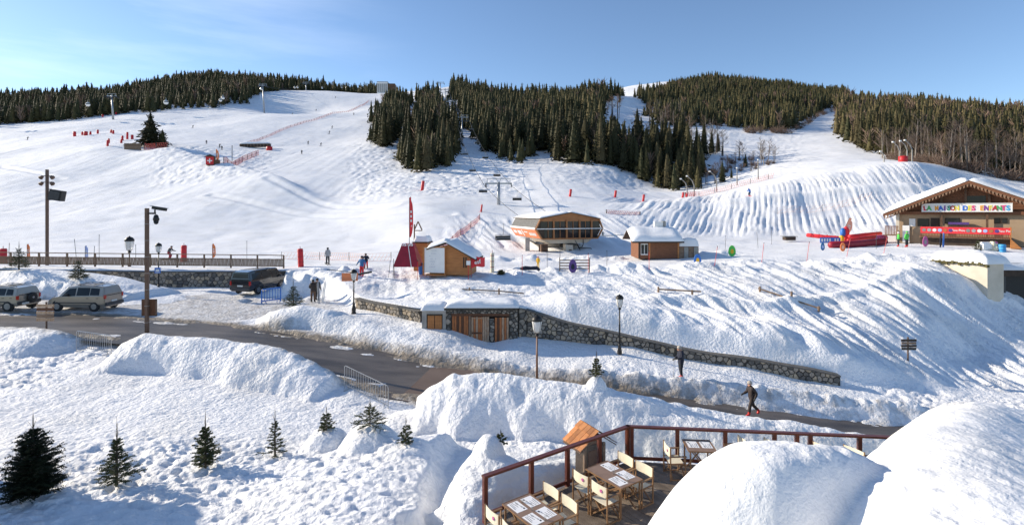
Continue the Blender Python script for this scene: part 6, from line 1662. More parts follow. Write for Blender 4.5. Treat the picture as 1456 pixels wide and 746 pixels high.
def hut2():
    Z = 56; x0 = at(908, Z); zb = zat(367, Z); t = thing('ski_school_hut', 'low brown timber hut under thick snow with a chimney, middle right', 'hut', (x0, Z, zb-.05), .0)
    W = at(965, Z)-x0; H = 1.85; D = 3.6
    m = MB(); m.box(W/2, D/2, H/2, W, D, H); m.build('wall', 'chalet', t)
    for k in range(7): m = MB(); m.box(W/2+.9, -.015, .18+k*.235, W-1.9, .03, .215); m.build('board', 'chalet', t)
    for xx in (.05, 1.15, W-.05): m = MB(); m.box(xx, -.05, H/2, .16, .05, H); m.build('post', 'orangewood' if xx > 1 else 'netdark', t)
    m = MB(); m.box(.60, -.03, 1.0, .75, .05, 1.2); f = m.build('window_frame', 'white', t); m = MB(); m.box(.42, -.06, 1.0, .30, .02, 1.0); m.box(.79, -.06, 1.0, .30, .02, 1.0); m.build('pane', 'glass', f)
    # roof: long slope facing us with gable end to the right
    a = -.85; b = W+.35; m = MB()
    m.prism([(-.75, H-.02), (D/2, H+1.15), (D+.5, H+.1), (D+.5, H), (D/2, H+1.03), (-.75, H-.14)], a, b, lambda y, z, x: (x, y, z)); m.build('roof', 'netdark', t)
    snow_slab((a, -.72, H+.02), (b, -.72, H+.02), (b, D/2, H+1.17), (a, D/2, H+1.17), .42, 'roof_snow', t, 7, .03)
    snow_slab((a, D/2, H+1.17), (b, D/2, H+1.17), (b, D+.5, H+.12), (a, D+.5, H+.12), .42, 'roof_snow', t, 8, .03)
    m = MB(); m.prism([(0, H), (D, H), (D/2, H+.95)], W-.05, W+.02, lambda y, z, x: (x, y, z)); m.build('gable', 'netdark', t)
    m = MB(); m.box(2.6, 1.9, H+1.75, .95, .6, .55); c = m.build('chimney', 'white', t); m = MB(); m.box(3.2, 1.9, H+1.78, .30, .66, .66); m.build('chimney_cap', 'slats', c)
    m = MB(); m.box(W+1.1, 1.1, .60, 2.1, 2.0, 1.35); m.build('annex', 'chalet', t)
    for k in range(4): m = MB(); m.box(W+.3+k*.52, .06, .60, .46, .05, 1.30); m.build('annex_panel', ('greywood', 'slats', 'greywood', 'slats')[k], t)
    snow_slab((W+.0, -.0, 1.30), (W+2.2, -.0, 1.30), (W+2.2, 2.1, 1.30), (W+.0, 2.1, 1.30), .75, 'annex_snow', t, 9, .02)
hut2()

def chalet():
    O = Vector((54.6, 63.0, -4.15)); rz = math.atan2(-.656, .755); t = thing('chalet', 'large timber chalet with snow loaded gable roof, balcony and fretwork bargeboards', 'chalet', O, rz)
    def tc(px): u = (px-CX)/F; return (u*63-54.6)/(.755+.656*u)
    def zz(py, tt): return zat(py, 63-.656*tt)-O.z
    HW = 8.45; ze = zz(306, -8.3); zr = zz(258.5, 0); D = 13
    # walls: set back 1.6 m behind the roof's front edge
    yb = 1.7
    m = MB(); m.box(0.2, yb+D/2, ze/2+.2, 2*HW-2.4, D, ze+.4); m.build('wall', 'chaletwall', t)
    m = MB(); m.prism([(-HW+.9, ze+.1), (HW-.9, ze+.1), (0, zr-.15)], yb-.02, yb+D-.2, lambda a, b, c: (a, c, b)); g = m.build('gable_wall', 'chalet', t)
    for k in range(12):
        z0 = ze+.15+k*.31; w = (zr-.2-z0-.3)/(zr-ze)*(2*HW-1.2)
        if w > .3: m = MB(); m.box(0, yb-.045, z0+.14, w, .04, .28); m.build('board', 'chalet', g)
    # roof planes and snow
    for s in (-1, 1):
        m = MB(); m.prism([(0, zr), (s*HW, ze), (s*HW, ze+.16), (0, zr+.18)], 0, D+3, lambda a, b, c: (a, c, b)); m.build('roof', 'brownwood', t)
        q = [(s*HW*1.01, -.05, ze+.18), (0, -.05, zr+.19), (0, D+3, zr+.19), (s*HW*1.01, D+3, ze+.18)]
        if s > 0: q = [q[1], q[0], q[3], q[2]]
        snow_slab(*q, .85, 'roof_snow', t, 11+s, .0, n=22)
        d = Vector((s*HW, 0, ze-zr)); L_ = d.length
        m = MB(); m.prism([(0, zr+.12), (s*HW, ze+.10), (s*HW, ze-.16), (0, zr-.20)], -.10, -.02, lambda a, b, c: (a, c, b)); m.build('bargeboard', 'chalet', t)
        m = MB(); m.prism([(0, zr-.42), (s*HW*.97, ze-.36), (s*HW*.97, ze-.48), (0, zr-.56)], .35, .45, lambda a, b, c: (a, c, b)); m.build('under_board', 'chalet', t)
        for k in range(26):
            f = (k+.5)/26; x = s*HW*f; z = zr+(ze-zr)*f-.17
            m = MB(); a = .14; m.add([(x-a, -.06, z), (x+a, -.06, z), (x+a*.5, -.06, z-.24), (x, -.06, z-.40), (x-a*.5, -.06, z-.24), (x-a, -.02, z), (x+a, -.02, z), (x+a*.5, -.02, z-.24), (x, -.02, z-.40), (x-a*.5, -.02, z-.24)],
                                 [(0, 4, 3, 2, 1), (5, 6, 7, 8, 9), (0, 1, 6, 5), (1, 2, 7, 6), (2, 3, 8, 7), (3, 4, 9, 8), (4, 0, 5, 9)]); m.build('fret_drop', 'fretwood', t)
    # upper gable posts, dark window, tie beam
    for px in (1338, 1373, 1407):
        x = tc(px); m = MB(); h = zr-.5-abs(x)*(zr-ze)/HW; m.box(x, 1.35, (ze+.35+h)/2, .22, .22, max(.3, h-ze-.35)); m.build('post', 'brownwood', t)
    m = MB(); m.box((tc(1374)+tc(1402))/2, yb-.08, zz(284, .8), tc(1402)-tc(1374), .05, 1.0); m.build('window', 'glass', t)
    m = MB(); m.box(0, 1.3, zz(303, 0), 2*HW-2.2, .3, .36); m.build('tie_beam', 'chalet', t)
    for px, mt in ((1275, 'render'), (1338, 'brownwood'), (1404, 'brownwood')):
        x = tc(px); m = MB(); m.box(x, 1.25, zz(303, x)/2+.1, .34 if mt == 'render' else .22, .26, zz(303, x)-.1); m.build('post', mt, t)
    # sign
    x0, x1 = tc(1310), tc(1440); z0, z1 = zz(301, -4.5), zz(289.5, -4.5)
    sg = thing('chalet_sign', 'long white sign with rainbow coloured letters across the chalet gable', 'sign', O, rz)
    m = MB(); m.box((x0+x1)/2, .92, (z0+z1)/2, x1-x0, .08, z1-z0); m.build('board', 'white', sg, bevel=.01)
    m = MB()
    for z in (z0, z1): m.box((x0+x1)/2, .86, z, x1-x0+.1, .06, .05)
    for x in (x0, x1): m.box(x, .86, (z0+z1)/2, .05, .06, z1-z0)
    m.build('frame', 'white', sg)
    cols = {'L': 'l_red', 'A': 'l_green'}
    for n, c_ in (('l_red', (.62, .04, .08)), ('l_green', (.08, .42, .12)), ('l_orange', (.85, .38, .05)), ('l_blue', (.05, .17, .62)), ('l_dkred', (.50, .03, .05)), ('l_yellow', (.85, .72, .10)), ('l_sky', (.06, .38, .70)), ('l_purple', (.24, .04, .32)), ('l_teal', (.04, .28, .20)), ('l_pink', (.75, .06, .22))):
        M[n] = mat(n+'_lettering', c_, .5, tuple(v*.85 for v in c_), 5)
    txt = 'LA MAISON DES ENFANTS'; cs = ['l_red', 'l_green', 0, 'l_orange', 'l_blue', 'l_purple', 'l_teal', 'l_dkred', 'l_yellow', 0, 'l_blue', 'l_yellow', 'l_pink', 0, 'l_orange', 'l_purple', 'l_yellow', 'l_dkred', 'l_green', 'l_pink', 'l_sky']
    wd = (x1-x0-.3)/(len(txt)); cache = {}
    for i, ch in enumerate(txt):
        if ch == ' ': continue
        me = text_mesh(ch, .80, cs[i], .02, 'letter', .036); o = link('letter', me, sg); o.location = (x0+.15+wd*(i+.5), .865, z0+.17); o.rotation_euler = (PI/2, random.uniform(-.08, .08), 0); o.scale = (.62 if ch == 'M' else .78 if ch in 'NO' else .9, 1, 1)
    # balcony: banner, pickets, floor
    bx0, bx1 = tc(1309), tc(1437); zf = zz(337, 0)
    m = MB(); m.box((bx0+bx1)/2, .3, zf-.06, bx1-bx0+.2, 2.8, .14); m.build('balcony_floor', 'greywood', t)
    m = MB(); m.box((bx0+bx1)/2, .6, zf/2-.15, bx1-bx0, 2.2, zf); m.build('balcony_base', 'netdark', t)
    n = 56
    for k in range(n):
        m = MB() if k == 0 else m
        if k == 0: m.box(0, 0, 0, .085, .035, 1.15); pk = m.mesh('picket', 'chalet')
        link('picket', pk, t, (bx0+(bx1-bx0)*(k+.5)/n, -1.12, zf+.52))
    m = MB(); m.box((bx0+bx1)/2, -1.08, zf+1.12, bx1-bx0+.1, .10, .10); m.box((bx0+bx1)/2, -1.07, zf+.03, bx1-bx0+.1, .08, .08); m.build('balcony_rail', 'chalet', t)
    bn = thing('balcony_banner', 'red banner with round emblems and white script hung along the balcony', 'banner', O, rz)
    m = MB(); m.box((bx0+bx1)/2, -1.19, zf+.80, bx1-bx0-.1, .03, .78); cl = m.build('cloth', 'redflag', bn)
    L_ = bx1-bx0; em = ['blackpaint', 'navy', 'yellow', 'paleblue', 'green', 'purple']
    for rep in range(2):
        for k in range(6):
            m = MB(); m.lathe([(.001, 0), (.20, 0), (.20, .012), (.001, .012)], 12); o = m.build('emblem', ('slats', 'greyjacket', 'white', 'paleblue', 'doorwood', 'purple')[k], cl); o.location = (bx0+.4+rep*L_*.5+k*.50, -1.21, zf+.80); o.rotation_euler = (PI/2, 0, 0)
        me = text_mesh('Piou Piou', .36, 'white', .006, 'script', .006); o = link('script', me, cl); o.location = (bx0+L_*(.415+.5*rep)+.2, -1.212, zf+.70); o.rotation_euler = (PI/2, 0, 0); o.scale = (.92, 1, 1)
    # windows and doors in the shade behind the balcony
    for px0, px1, py0, py1, mt in ((1291, 1300, 311, 322, 'white'), (1303, 1320, 311, 322, 'glass'), (1322, 1335, 310, 322, 'netdark'), (1343, 1365, 310, 318, 'glass'), (1414, 1423.5, 310, 318, 'glass'), (1424.5, 1434, 310, 318, 'glass')):
        a, b = tc(px0), tc(px1); m = MB(); m.box((a+b)/2, yb-.04, (zz(py0, a)+zz(py1, a))/2, b-a, .07, abs(zz(py0, a)-zz(py1, a))); w = m.build('window', 'netdark' if mt == 'glass' else mt, t)
        if mt == 'glass': m = MB(); m.box((a+b)/2, yb-.085, (zz(py0, a)+zz(py1, a))/2, b-a-.16, .02, abs(zz(py0, a)-zz(py1, a))-.16); m.build('pane', 'glass', w)
    m = MB(); m.box((tc(1348)+tc(1378))/2, yb-.5, zz(318, 0), tc(1378)-tc(1348), .6, .28); m.build('counter', 'purple', t)
    # slanting end brace, left porch
    x = bx1; m = MB(); m.prism([(x, zf-.1), (x+.9, -.1), (x+.55, -.1), (x-.05, -.1), (x-.08, zf+1.25), (x+.05, zf+1.25)], -1.3, .6, lambda a, b, c: (a, c, b)); m.build('end_wall', 'orangewood', t)
    a, b = tc(1257), tc(1277); zf2 = zz(333, a)
    m = MB(); m.box((a+b)/2, .9, zf2-.1, b-a, .9, .14); m.build('porch_floor', 'greywood', t)
    for k in range(9): link('picket', pk, t, (a+(b-a)*(k+.5)/9, .5, zf2+.5))
    m = MB(); m.box((a+b)/2, .5, zf2+1.05, b-a, .1, .08); m.build('porch_rail', 'chalet', t)
    a, b = tc(1282), tc(1292); m = MB(); m.box((a+b)/2, 1.2, 1.2, b-a, .1, 2.2, 0); m.build('white_board', 'white', t)
chalet()
def lower_building():
    t = thing('concrete_annexe', 'pale concrete corner of a sunken building with thick snow on top', 'building', (0, 0, 0))
    cz = -4.42; A = Vector((37.9, 47.6)); Bc = Vector((39.3, 43.6)); Cc = Vector((41.2, 44.2))
    m = MB(); m.add([(A.x, A.y, cz), (Bc.x, Bc.y, cz), (Cc.x, Cc.y, cz), (41.0, 48.5, cz), (A.x, A.y, -9), (Bc.x, Bc.y, -9), (Cc.x, Cc.y, -9), (41.0, 48.5, -9)], [(0, 1, 2, 3), (0, 4, 5, 1), (1, 5, 6, 2), (2, 6, 7, 3), (3, 7, 4, 0)]); m.build('wall', 'render', t)
    m = MB(); r = random.Random(3)
    for k in range(26):
        f = k/25; p = A.lerp(Bc, f); m.box(p.x-.08, p.y-.08, cz+r.uniform(-.14, .05), .22, .18, r.uniform(.08, .28), r.uniform(0, 1))
    m.build('mossy_rim', 'mat_mud', t)
    snow_slab((37.8, 47.6, cz+.02), (39.2, 43.5, cz+.02), (41.6, 44.1, cz+.02), (41.4, 49, cz+.02), .95, 'snow_cap', t, 14, .12)
    t = thing('sunken_garage', 'dark garage opening under a snow covered flat roof at the right edge', 'garage', (0, 0, 0))
    m = MB(); m.box(46.2, 48.6, -6.3, 11, 4, 3.4); m.build('black_opening_fill', 'black', t)  # solid black block in place of the shade inside the opening
    m = MB(); m.box(46.2, 46.4, -5.45, 11, .5, .5); m.build('lintel', 'netdark', t)
    for x in (41.0, 43.2, 46.5, 50): m = MB(); m.box(x, 46.5, -6.8, .35, .35, 3); m.build('post', 'greyplastic', t)
    snow_slab((40.6, 45.9, -5.15), (52, 45.9, -5.15), (52, 52, -4.5), (40.9, 52, -4.5), .55, 'roof_snow', t, 15, .02)
lower_building()
def add_shadow_chalet():
    """unseen chalet added left of the picture to cast a shadow on the snow field"""
    x0, x1, y0, y1, g, e = -27.0, -18.9, 9.0, 17.3, -8.2, -3.4  # added off-frame block, its extents set by the shadow wanted on the snow
    t = thing('shadow_chalet', 'unseen chalet added just left of the picture to cast the lower left shadow', 'chalet', ((x0+x1)/2, (y0+y1)/2, g))
    W, D, H = x1-x0, y1-y0, e-g; m = MB(); m.box(0, 0, H/2, W-1.2, D-1.2, H); m.build('wall', 'chalet', t)
    m = MB(); m.prism([(-D/2+.6, H), (D/2-.6, H), (0, H+1.5)], -W/2+.6, W/2-.6, lambda a, b, c: (c, a, b)); m.build('gable_wall', 'chalet', t)
    for s in (-1, 1):
        m = MB(); m.prism([(0, H+1.6), (s*D/2, H-.05), (s*D/2, H+.12), (0, H+1.8)], -W/2, W/2, lambda a, b, c: (c, a, b)); m.build('roof', 'brownwood', t)
    snow_slab((-W/2, -D/2, H+.14), (W/2, -D/2, H+.14), (W/2, 0, H+1.82), (-W/2, 0, H+1.82), .5, 'roof_snow', t, 31, .0); snow_slab((-W/2, 0, H+1.82), (W/2, 0, H+1.82), (W/2, D/2, H+.14), (-W/2, D/2, H+.14), .5, 'roof_snow', t, 32, .0)
    for k in range(3):
        m = MB(); m.box(W/2-.58, -2.2+2.2*k, 2.3, .06, .9, 1.1); w = m.build('window', 'glass', t); m = MB(); m.box(W/2-.54, -2.2+2.2*k, 2.3, .05, .06, 1.1); m.build('frame', 'white', w)
add_shadow_chalet()
# ---------------------------------------------------------------- people
def rot_pts(p, a): return p
def person(label, loc_, rz, pose, mats, hair='hairgrey', hat=None, skis=None, h=1.75, gloves='black', face=True, detail=True, group=None):
    """one skinned body facing +y; pose gives joint positions in metres for a 1.75 m figure"""
    J = dict(pelvis=(0, 0, .95), belly=(0, 0, 1.08), chest=(0, 0, 1.28), neck=(0, 0, 1.46), head=(0, .02, 1.56), top=(0, .02, 1.70),
             shL=(-.17, 0, 1.40), elL=(-.25, 0, 1.13), wrL=(-.26, .08, .90), shR=(.17, 0, 1.40), elR=(.25, 0, 1.13), wrR=(.26, .08, .90),
             hiL=(-.09, 0, .90), knL=(-.11, .02, .50), anL=(-.12, 0, .10), toL=(-.13, .16, .04), hiR=(.09, 0, .90), knR=(.11, .02, .50), anR=(.12, 0, .10), toR=(.13, .16, .04))
    J.update(pose)
    R = dict(pelvis=.175, belly=.18, chest=.205, neck=.070, head=.104, top=.07, shL=.105, elL=.075, wrL=.052, shR=.105, elR=.075, wrR=.052, hiL=.125, knL=.088, anL=.072, toL=.058, hiR=.125, knR=.088, anR=.072, toR=.058)
    E = [('pelvis', 'belly'), ('belly', 'chest'), ('chest', 'neck'), ('neck', 'head'), ('head', 'top'), ('chest', 'shL'), ('shL', 'elL'), ('elL', 'wrL'), ('chest', 'shR'), ('shR', 'elR'), ('elR', 'wrR'),
         ('pelvis', 'hiL'), ('hiL', 'knL'), ('knL', 'anL'), ('anL', 'toL'), ('pelvis', 'hiR'), ('hiR', 'knR'), ('knR', 'anR'), ('anR', 'toR')]
    reg = {'pelvis': 1, 'belly': 0, 'chest': 0, 'neck': 0, 'head': 2, 'top': 2, 'shL': 0, 'elL': 0, 'wrL': 0, 'shR': 0, 'elR': 0, 'wrR': 0, 'hiL': 1, 'knL': 1, 'anL': 3, 'toL': 3, 'hiR': 1, 'knR': 1, 'anR': 3, 'toR': 3}
    k = h/1.75; names = list(J); me = bpy.data.meshes.new('body')
    me.from_pydata([Vector(J[n])*k for n in names], [(names.index(a), names.index(b)) for a, b in E], [])
    ob = bpy.data.objects.new('tmpbody', me); COL.objects.link(ob); md = ob.modifiers.new('skin', 'SKIN')
    for i, n in enumerate(names):
        v = me.skin_vertices[0].data[i]; r = R[n]*k*1.0; v.radius = (r, r*(.78 if n in ('chest', 'pelvis', 'belly') else 1)); v.use_root = (n == 'pelvis')
    sb = ob.modifiers.new('sub', 'SUBSURF'); sb.levels = 1; sb.render_levels = 1
    bpy.context.view_layer.update()
    bm_ = bpy.data.meshes.new_from_object(ob.evaluated_get(bpy.context.evaluated_depsgraph_get())); bpy.data.objects.remove(ob)
    bm_.name = 'body'; bm_.materials.clear()
    for m_ in mats: bm_.materials.append(M[m_])
    nv = np.array([list(Vector(J[n])*k) for n in names]); mi = []
    for p in bm_.polygons:
        c = np.array(p.center); best = 1e9; rr = 0
        for a, b in E:
            A, Bq = nv[names.index(a)], nv[names.index(b)]; d = Bq-A; f = np.clip(np.dot(c-A, d)/max(np.dot(d, d), 1e-9), 0, 1); q = np.linalg.norm(c-A-d*f)/(.05+R[a]*(1-f)+R[b]*f)
            if q < best:
                best = q; rr = reg[a] if f < .5 else reg[b]
                if (a, b) in (('knL', 'anL'), ('knR', 'anR')): rr = 1 if f < .62 else 3
                if (a, b) == ('pelvis', 'belly'): rr = 1 if f < -.1 else 0
                if (a, b) in (('pelvis', 'hiL'), ('pelvis', 'hiR')): rr = 0 if c[2] > .86*k*(J['pelvis'][2]/.95) else 1
                if a == 'neck': rr = 0 if f < .25 else 2
        mi.append(rr)
    bm_.polygons.foreach_set('material_index', mi); bm_.polygons.foreach_set('use_smooth', [True]*len(mi))
    t = thing('person', label, 'person', loc_, rz, group); link('body', bm_, t)
    hd = Vector(J['head'])*k; tp = Vector(J['top'])*k; ax = (tp-hd).normalized()
    if hair:
        m = MB(); c = hd.lerp(tp, .55)-Vector((0, .03, 0))*k
        prof = [(.108, -.05), (.116, .0), (.108, .05), (.075, .093), (.02, .108)]; m.lathe([(r*k, z*k) for r, z in prof], 12, tuple(c)); m.build('hair' if not hat else 'hat', hair if not hat else hat, t, True)
    if face and detail:
        fy = hd.y+.085*k
        m = MB(); m.add([(0, fy+.035*k, hd.z+.02*k), (-.016*k, fy+.005*k, hd.z+.01*k), (.016*k, fy+.005*k, hd.z+.01*k), (0, fy+.005*k, hd.z+.055*k)], [(0, 1, 2), (0, 2, 3), (0, 3, 1), (1, 3, 2)]); m.build('nose', mats[2], t)
        for s in (-1, 1):
            m = MB(); m.box(s*.035*k, fy+.008*k, hd.z+.05*k, .022*k, .012*k, .012*k); m.build('eye', 'black', t)
            m = MB(); m.box(s*.098*k, hd.y, hd.z+.03*k, .02*k, .035*k, .055*k); m.build('ear', mats[2], t, bevel=.005)
        m = MB(); m.box(0, fy+.006*k, hd.z-.022*k, .045*k, .01*k, .010*k); m.build('mouth', 'darkred', t)
    for s, w_, e_ in (('L', 'wrL', 'elL'), ('R', 'wrR', 'elR')):
        w = Vector(J[w_])*k; d = (w-Vector(J[e_])*k).normalized(); m = MB()
        sd = d.cross(Vector((0, 1, 0)))
        if sd.length < .1: sd = Vector((1, 0, 0))
        sd.normalize(); n_ = d.cross(sd)
        m.tube([w-d*.02, w+d*.045*k, w+d*.09*k], [.036*k, .046*k, .038*k], 7)
        if detail:
            for q in range(4):
                b = w+d*.085*k+sd*(q-1.5)*.019*k; l = (.055, .066, .062, .048)[q]*k
                m.tube([b, b+d*l*.5+n_*.012*k, b+d*l*.75+n_*.04*k], [.011*k, .010*k, .008*k], 5)
            b = w+d*.03*k+sd*.035*k; m.tube([b, b+(sd*.8+d*.7).normalized()*.035*k, b+(sd*.5+d).normalized()*.062*k+n_*.02], [.013*k, .012*k, .009*k], 5)
        m.build('glove', gloves, t)
    if skis:
        for s in (-1, 1):
            a = Vector(J['anL' if s < 0 else 'anR'])*k; m = MB(); z = a.z-.075*k
            m.tube([(a.x, -.75+a.y, z), (a.x, .55+a.y, z), (a.x, .80+a.y, z+.03), (a.x, .92+a.y, z+.11)], [.045, .045, .045, .03], 4); m.build('ski', skis, t)
    return t
stand = dict()
walk = dict(pelvis=(0, 0, .93), chest=(0, .05, 1.27), neck=(0, .09, 1.44), head=(0, .13, 1.54), top=(0, .15, 1.67), shL=(-.17, .06, 1.38), shR=(.17, .06, 1.38), elL=(-.24, -.12, 1.15), wrL=(-.24, -.02, .93), elR=(.24, .10, 1.12), wrR=(.22, .32, 1.02),
            hiL=(-.09, 0, .88), knL=(-.10, .16, .52), anL=(-.10, .20, .11), toL=(-.11, .37, .05), hiR=(.09, 0, .88), knR=(.10, -.12, .48), anR=(.10, -.44, .20), toR=(.11, -.34, .06))
leanp = dict(pelvis=(0, 0, .95), chest=(0, .03, 1.28), neck=(0, .06, 1.46), head=(0, .10, 1.56), top=(0, .12, 1.69), elL=(-.24, .06, 1.14), wrL=(-.20, .30, 1.12), elR=(.24, .02, 1.14), wrR=(.20, .26, 1.00), knL=(-.10, .04, .50), knR=(.11, -.02, .50), anR=(.12, -.10, .10), toR=(.13, .07, .04))
ski = dict(pelvis=(0, -.08, .80), belly=(0, -.02, .93), chest=(0, .12, 1.10), neck=(0, .22, 1.25), head=(0, .27, 1.34), top=(0, .31, 1.47), shL=(-.17, .16, 1.21), shR=(.17, .16, 1.21), elL=(-.30, .22, 1.0), wrL=(-.30, .45, .95), elR=(.30, .22, 1.0), wrR=(.30, .45, .95),
           hiL=(-.09, -.08, .76), knL=(-.12, .18, .48), anL=(-.12, .02, .12), toL=(-.12, .18, .06), hiR=(.09, -.08, .76), knR=(.12, .18, .48), anR=(.12, .02, .12), toR=(.12, .18, .06))
M['bald'] = mat('light_skin_and_thin_grey_hair', (.60, .44, .34), .6, (.5, .36, .27), 20)
Z = 28.35; x = at(968, Z); z = min(zat(543.5, Z), 99); zg = gh(x, Z); print('ped1', z, zg)
person('grey haired man in navy jacket and red ski boots facing left on the shaded path', (x, Z, zg), PI/2+.15, leanp, ['navy', 'darktrouser', 'skin', 'bootred'], h=1.80)
# his pole
p = Vector((at(958, Z-.3), Z-.3, 0)); m = MB(); m.tube([(0, 0, .0), (.02, 0, 1.18)], .012, 6); m.lathe([(.001, .08), (.05, .08), (.05, .095), (.001, .10)], 10)
pl = thing('ski_pole', 'white ski pole planted upright by the grey haired man in navy', 'ski pole', (p.x, p.y, gh(p.x, p.y))); m.build('shaft', 'greyjacket', pl); m = MB(); m.tube([(.02, 0, 1.10), (.02, 0, 1.24)], .02, 6); m.build('grip', 'black', pl)
Z = 25.45; x = at(1069, Z); zr_ = float(polydist(ROAD, np.array([x]), np.array([Z]))[1][0])
person('grey haired person in dark brown ski suit and red boots striding left along the lane', (x, Z, max(gh(x, Z), zr_)+.03), PI/2+.1, walk, ['brownjacket', 'brownjacket', 'skin', 'bootred'], h=1.74)
p2 = person('person seen from behind in dark jacket standing in the snow with skis', (at(445, 40.3), 40.3, gh(at(445, 40.3), 40.3)), .1, dict(elL=(-.27, .02, 1.15), wrL=(-.2, .15, 1.05)), ['brownjacket', 'brownwood', 'skin', 'black'], hair='black', h=1.76, detail=False)
person('person in dark jacket half hidden behind the one standing with skis', (at(451, 40.9), 40.9, gh(at(451, 40.9), 40.9)), -.3, dict(), ['darktrouser', 'darktrouser', 'skin', 'black'], hair='black', h=1.72, detail=False)
def skipair(px, Z, label, mt, tilt):
    x = at(px, Z); t = thing('skis', label, 'skis', (x, Z, gh(x, Z)), 0); t.rotation_euler = (0, tilt, 0)
    for s in (-1, 1): m = MB(); m.tube([(s*.05, 0, -.05), (s*.05, 0, 1.45), (s*.04, .05, 1.65)], [.045, .045, .02], 4); m.build('ski', mt, t)
skipair(459, 40.2, 'white skis stuck upright beside the standing pair of people', 'white', .12); skipair(453.5, 39.8, 'white skis held upright right of the person seen from behind', 'greyjacket', -.05)
SK = [(466, 52.5, 362, .5, 'skier in pale grey jacket standing on the flat piste', ['greyjacket', 'darktrouser', 'black', 'black'], None, 'black', 1.7, stand),
      (514.5, 44.2, 373.5, PI*.9, 'skier in blue jacket and red trousers with raised arm', ['bluejacket', 'red', 'skin', 'bootred'], 'navy', None, 1.72, dict(elL=(-.34, .0, 1.20), wrL=(-.40, .12, 1.0), elR=(.34, 0, 1.20), wrR=(.42, .1, 1.02))),
      (520.5, 47.5, 363, .4, 'skier in black jacket and red trousers behind the blue one', ['navy', 'red', 'skin', 'black'], 'black', None, 1.6, ski),
      (240.5, 58, 360, -PI/2, 'crouching dark clad skier gliding left behind the wooden fence', ['greyplastic', 'darkred', 'skin', 'black'], 'black', 'black', 1.75, ski),
      (765, 51.5, 389, -.4, 'small child in yellow with a red helmet', ['yellow', 'yellow', 'skin', 'yellow'], 'red', None, 1.12, stand)]
for px, Z, py, rz, lab, ms, hat, sk, h, pose in SK:
    x = at(px, Z); person(lab, (x, Z, gh(x, Z)), rz, pose, ms, hair='black' if not hat else hat, hat=hat, skis=sk, h=h, detail=False)
for px, Z, rz, lab, h in [(1277.5, 61.5, 1.1, 'child skier in bright green bib walking, left of the two', 1.75), (1289.5, 61.0, .4, 'broader skier in bright green jacket seen from behind, right of the two', 1.85)]:
    x = at(px, Z); person(lab, (x, Z, gh(x, Z)), rz, dict(elL=(-.30, 0, 1.15), elR=(.30, 0, 1.15)), ['green', 'darktrouser', 'skin', 'bootred'], hair='hairgrey', hat='white' if px < 1280 else 'green', h=h, detail=False)
far = [(285, 345, 'skier far up the shaded bowl of the left hill', 'black'), ]
tiny = person('tiny dark skier on the upper left piste', (at(293.5, 205), 205, gh(at(293.5, 205), 205)), .5, ski, ['darktrouser', 'darktrouser', 'black', 'black'], hair='black', skis='black', h=1.8, detail=False, face=False, group='tiny dark skiers far away on the left piste')
tk = tree_of(tiny)
for px, Z, lab in [(312, 198, 0), (315.5, 193, 0), (274, 262, 'red clad skier left of the row of tiny skiers'), (416, 345, 'dark skier in the shaded bowl, left'), (449.5, 400, 'dark skier in the shaded bowl, middle'), (477, 440, 'dark skier in the shaded bowl, right'),
                   (438, 222, 0), (456, 215, 0), (468, 250, 0), (472, 262, 0), (429, 190, 0), (503, 330, 0), (39, 235, 'reddish skier alone at the far left edge of the piste')]:
    x = at(px, Z); copy_tree(tiny, (x, Z, gh(x, Z)), random.uniform(-1, 1), None, lab or None, None, tk)
x = at(1066, 104); t = person('blue clad skier with red skis on the raked snow bench', (x, 104, gh(x, 104)), .3, ski, ['blue', 'navy', 'skin', 'red'], hair='blue', hat='blue', skis='red', h=1.9, detail=False)

# ---------------------------------------------------------------- piste furniture
def pad(px, Z, h, w, label, mt='red', tilt=0.0, group=None):
    x = at(px, Z); g = gh(x, Z); t = thing('piste_pad', label, 'padded post', (x, Z, g), 0, group); t.rotation_euler = (0, tilt, 0)
    m = MB(); m.lathe([(w*.9, -.1), (w, .0), (w, h*.96), (w*.8, h)], 10); m.build('padding', mt, t, True)
    m = MB()
    for f in (.25, .55, .85): m.lathe([(w*1.04, h*f), (w*1.04, h*f+.05)], 10)
    m.build('strap', 'darkred' if mt != 'yellow' else 'white', t); m = MB(); m.tube([(0, 0, h), (0, 0, h+.25)], .025, 5); m.build('pole_tip', 'darkred', t)
for i, (px, Z, h, w) in enumerate([(106, 228, 2.6, .7), (117, 232, 1.8, .5), (122, 228, 2.2, .9), (128.5, 230, 1.8, .5), (139, 233, 2.2, .5), (161, 232, 2.0, .5), (158, 238, 1.8, .5), (174, 212, 2.4, .5), (181, 216, 3.6, .5), (188, 216, 2.2, .6), (153, 186, 2.6, .45), (154.8, 200, 2.2, .4), (172.5, 198, 1.7, .45), (146, 320, 2, .6), (165, 330, 2, .6)]):
    pad(px, Z, h*.8, w*.8, 'small red padded post among those on the upper left piste', 'red', 0, 'red posts on the upper left piste')
for px, Z, h, w, lb in [(810.5, 108, 1.5, .25, 'red post on the piste directly above the chairlift station roof'), (874.5, 113, 1.5, .26, 'red post below the shaded bank, first right of the station'), (914.5, 116, 1.5, .26, 'red post below the dark wood, second right of the station'),
                        (970.5, 121, 1.4, .26, 'red post beside the snow lances, left one'), (975.8, 120, 1.1, .24, 'shorter red post beside the snow lances, right one'), (684, 93, 1.3, .16, 'slanting red post left of the nearest pylon'), (600, 118, 2.4, .35, 'leaning red banner post high on the rough snow left')]:
    pad(px, Z, h, w, lb, 'red', .12)
pad(261.5, 56, 1.75, .27, 'thick red mattress post behind the middle of the wooden fence'); pad(4.5, 52, 1.45, .30, 'red mattress post at the left end of the wooden fence'); pad(428, 51.0, 1.75, .27, 'red mattress post right of the end of the wooden fence', 'red', -.05)
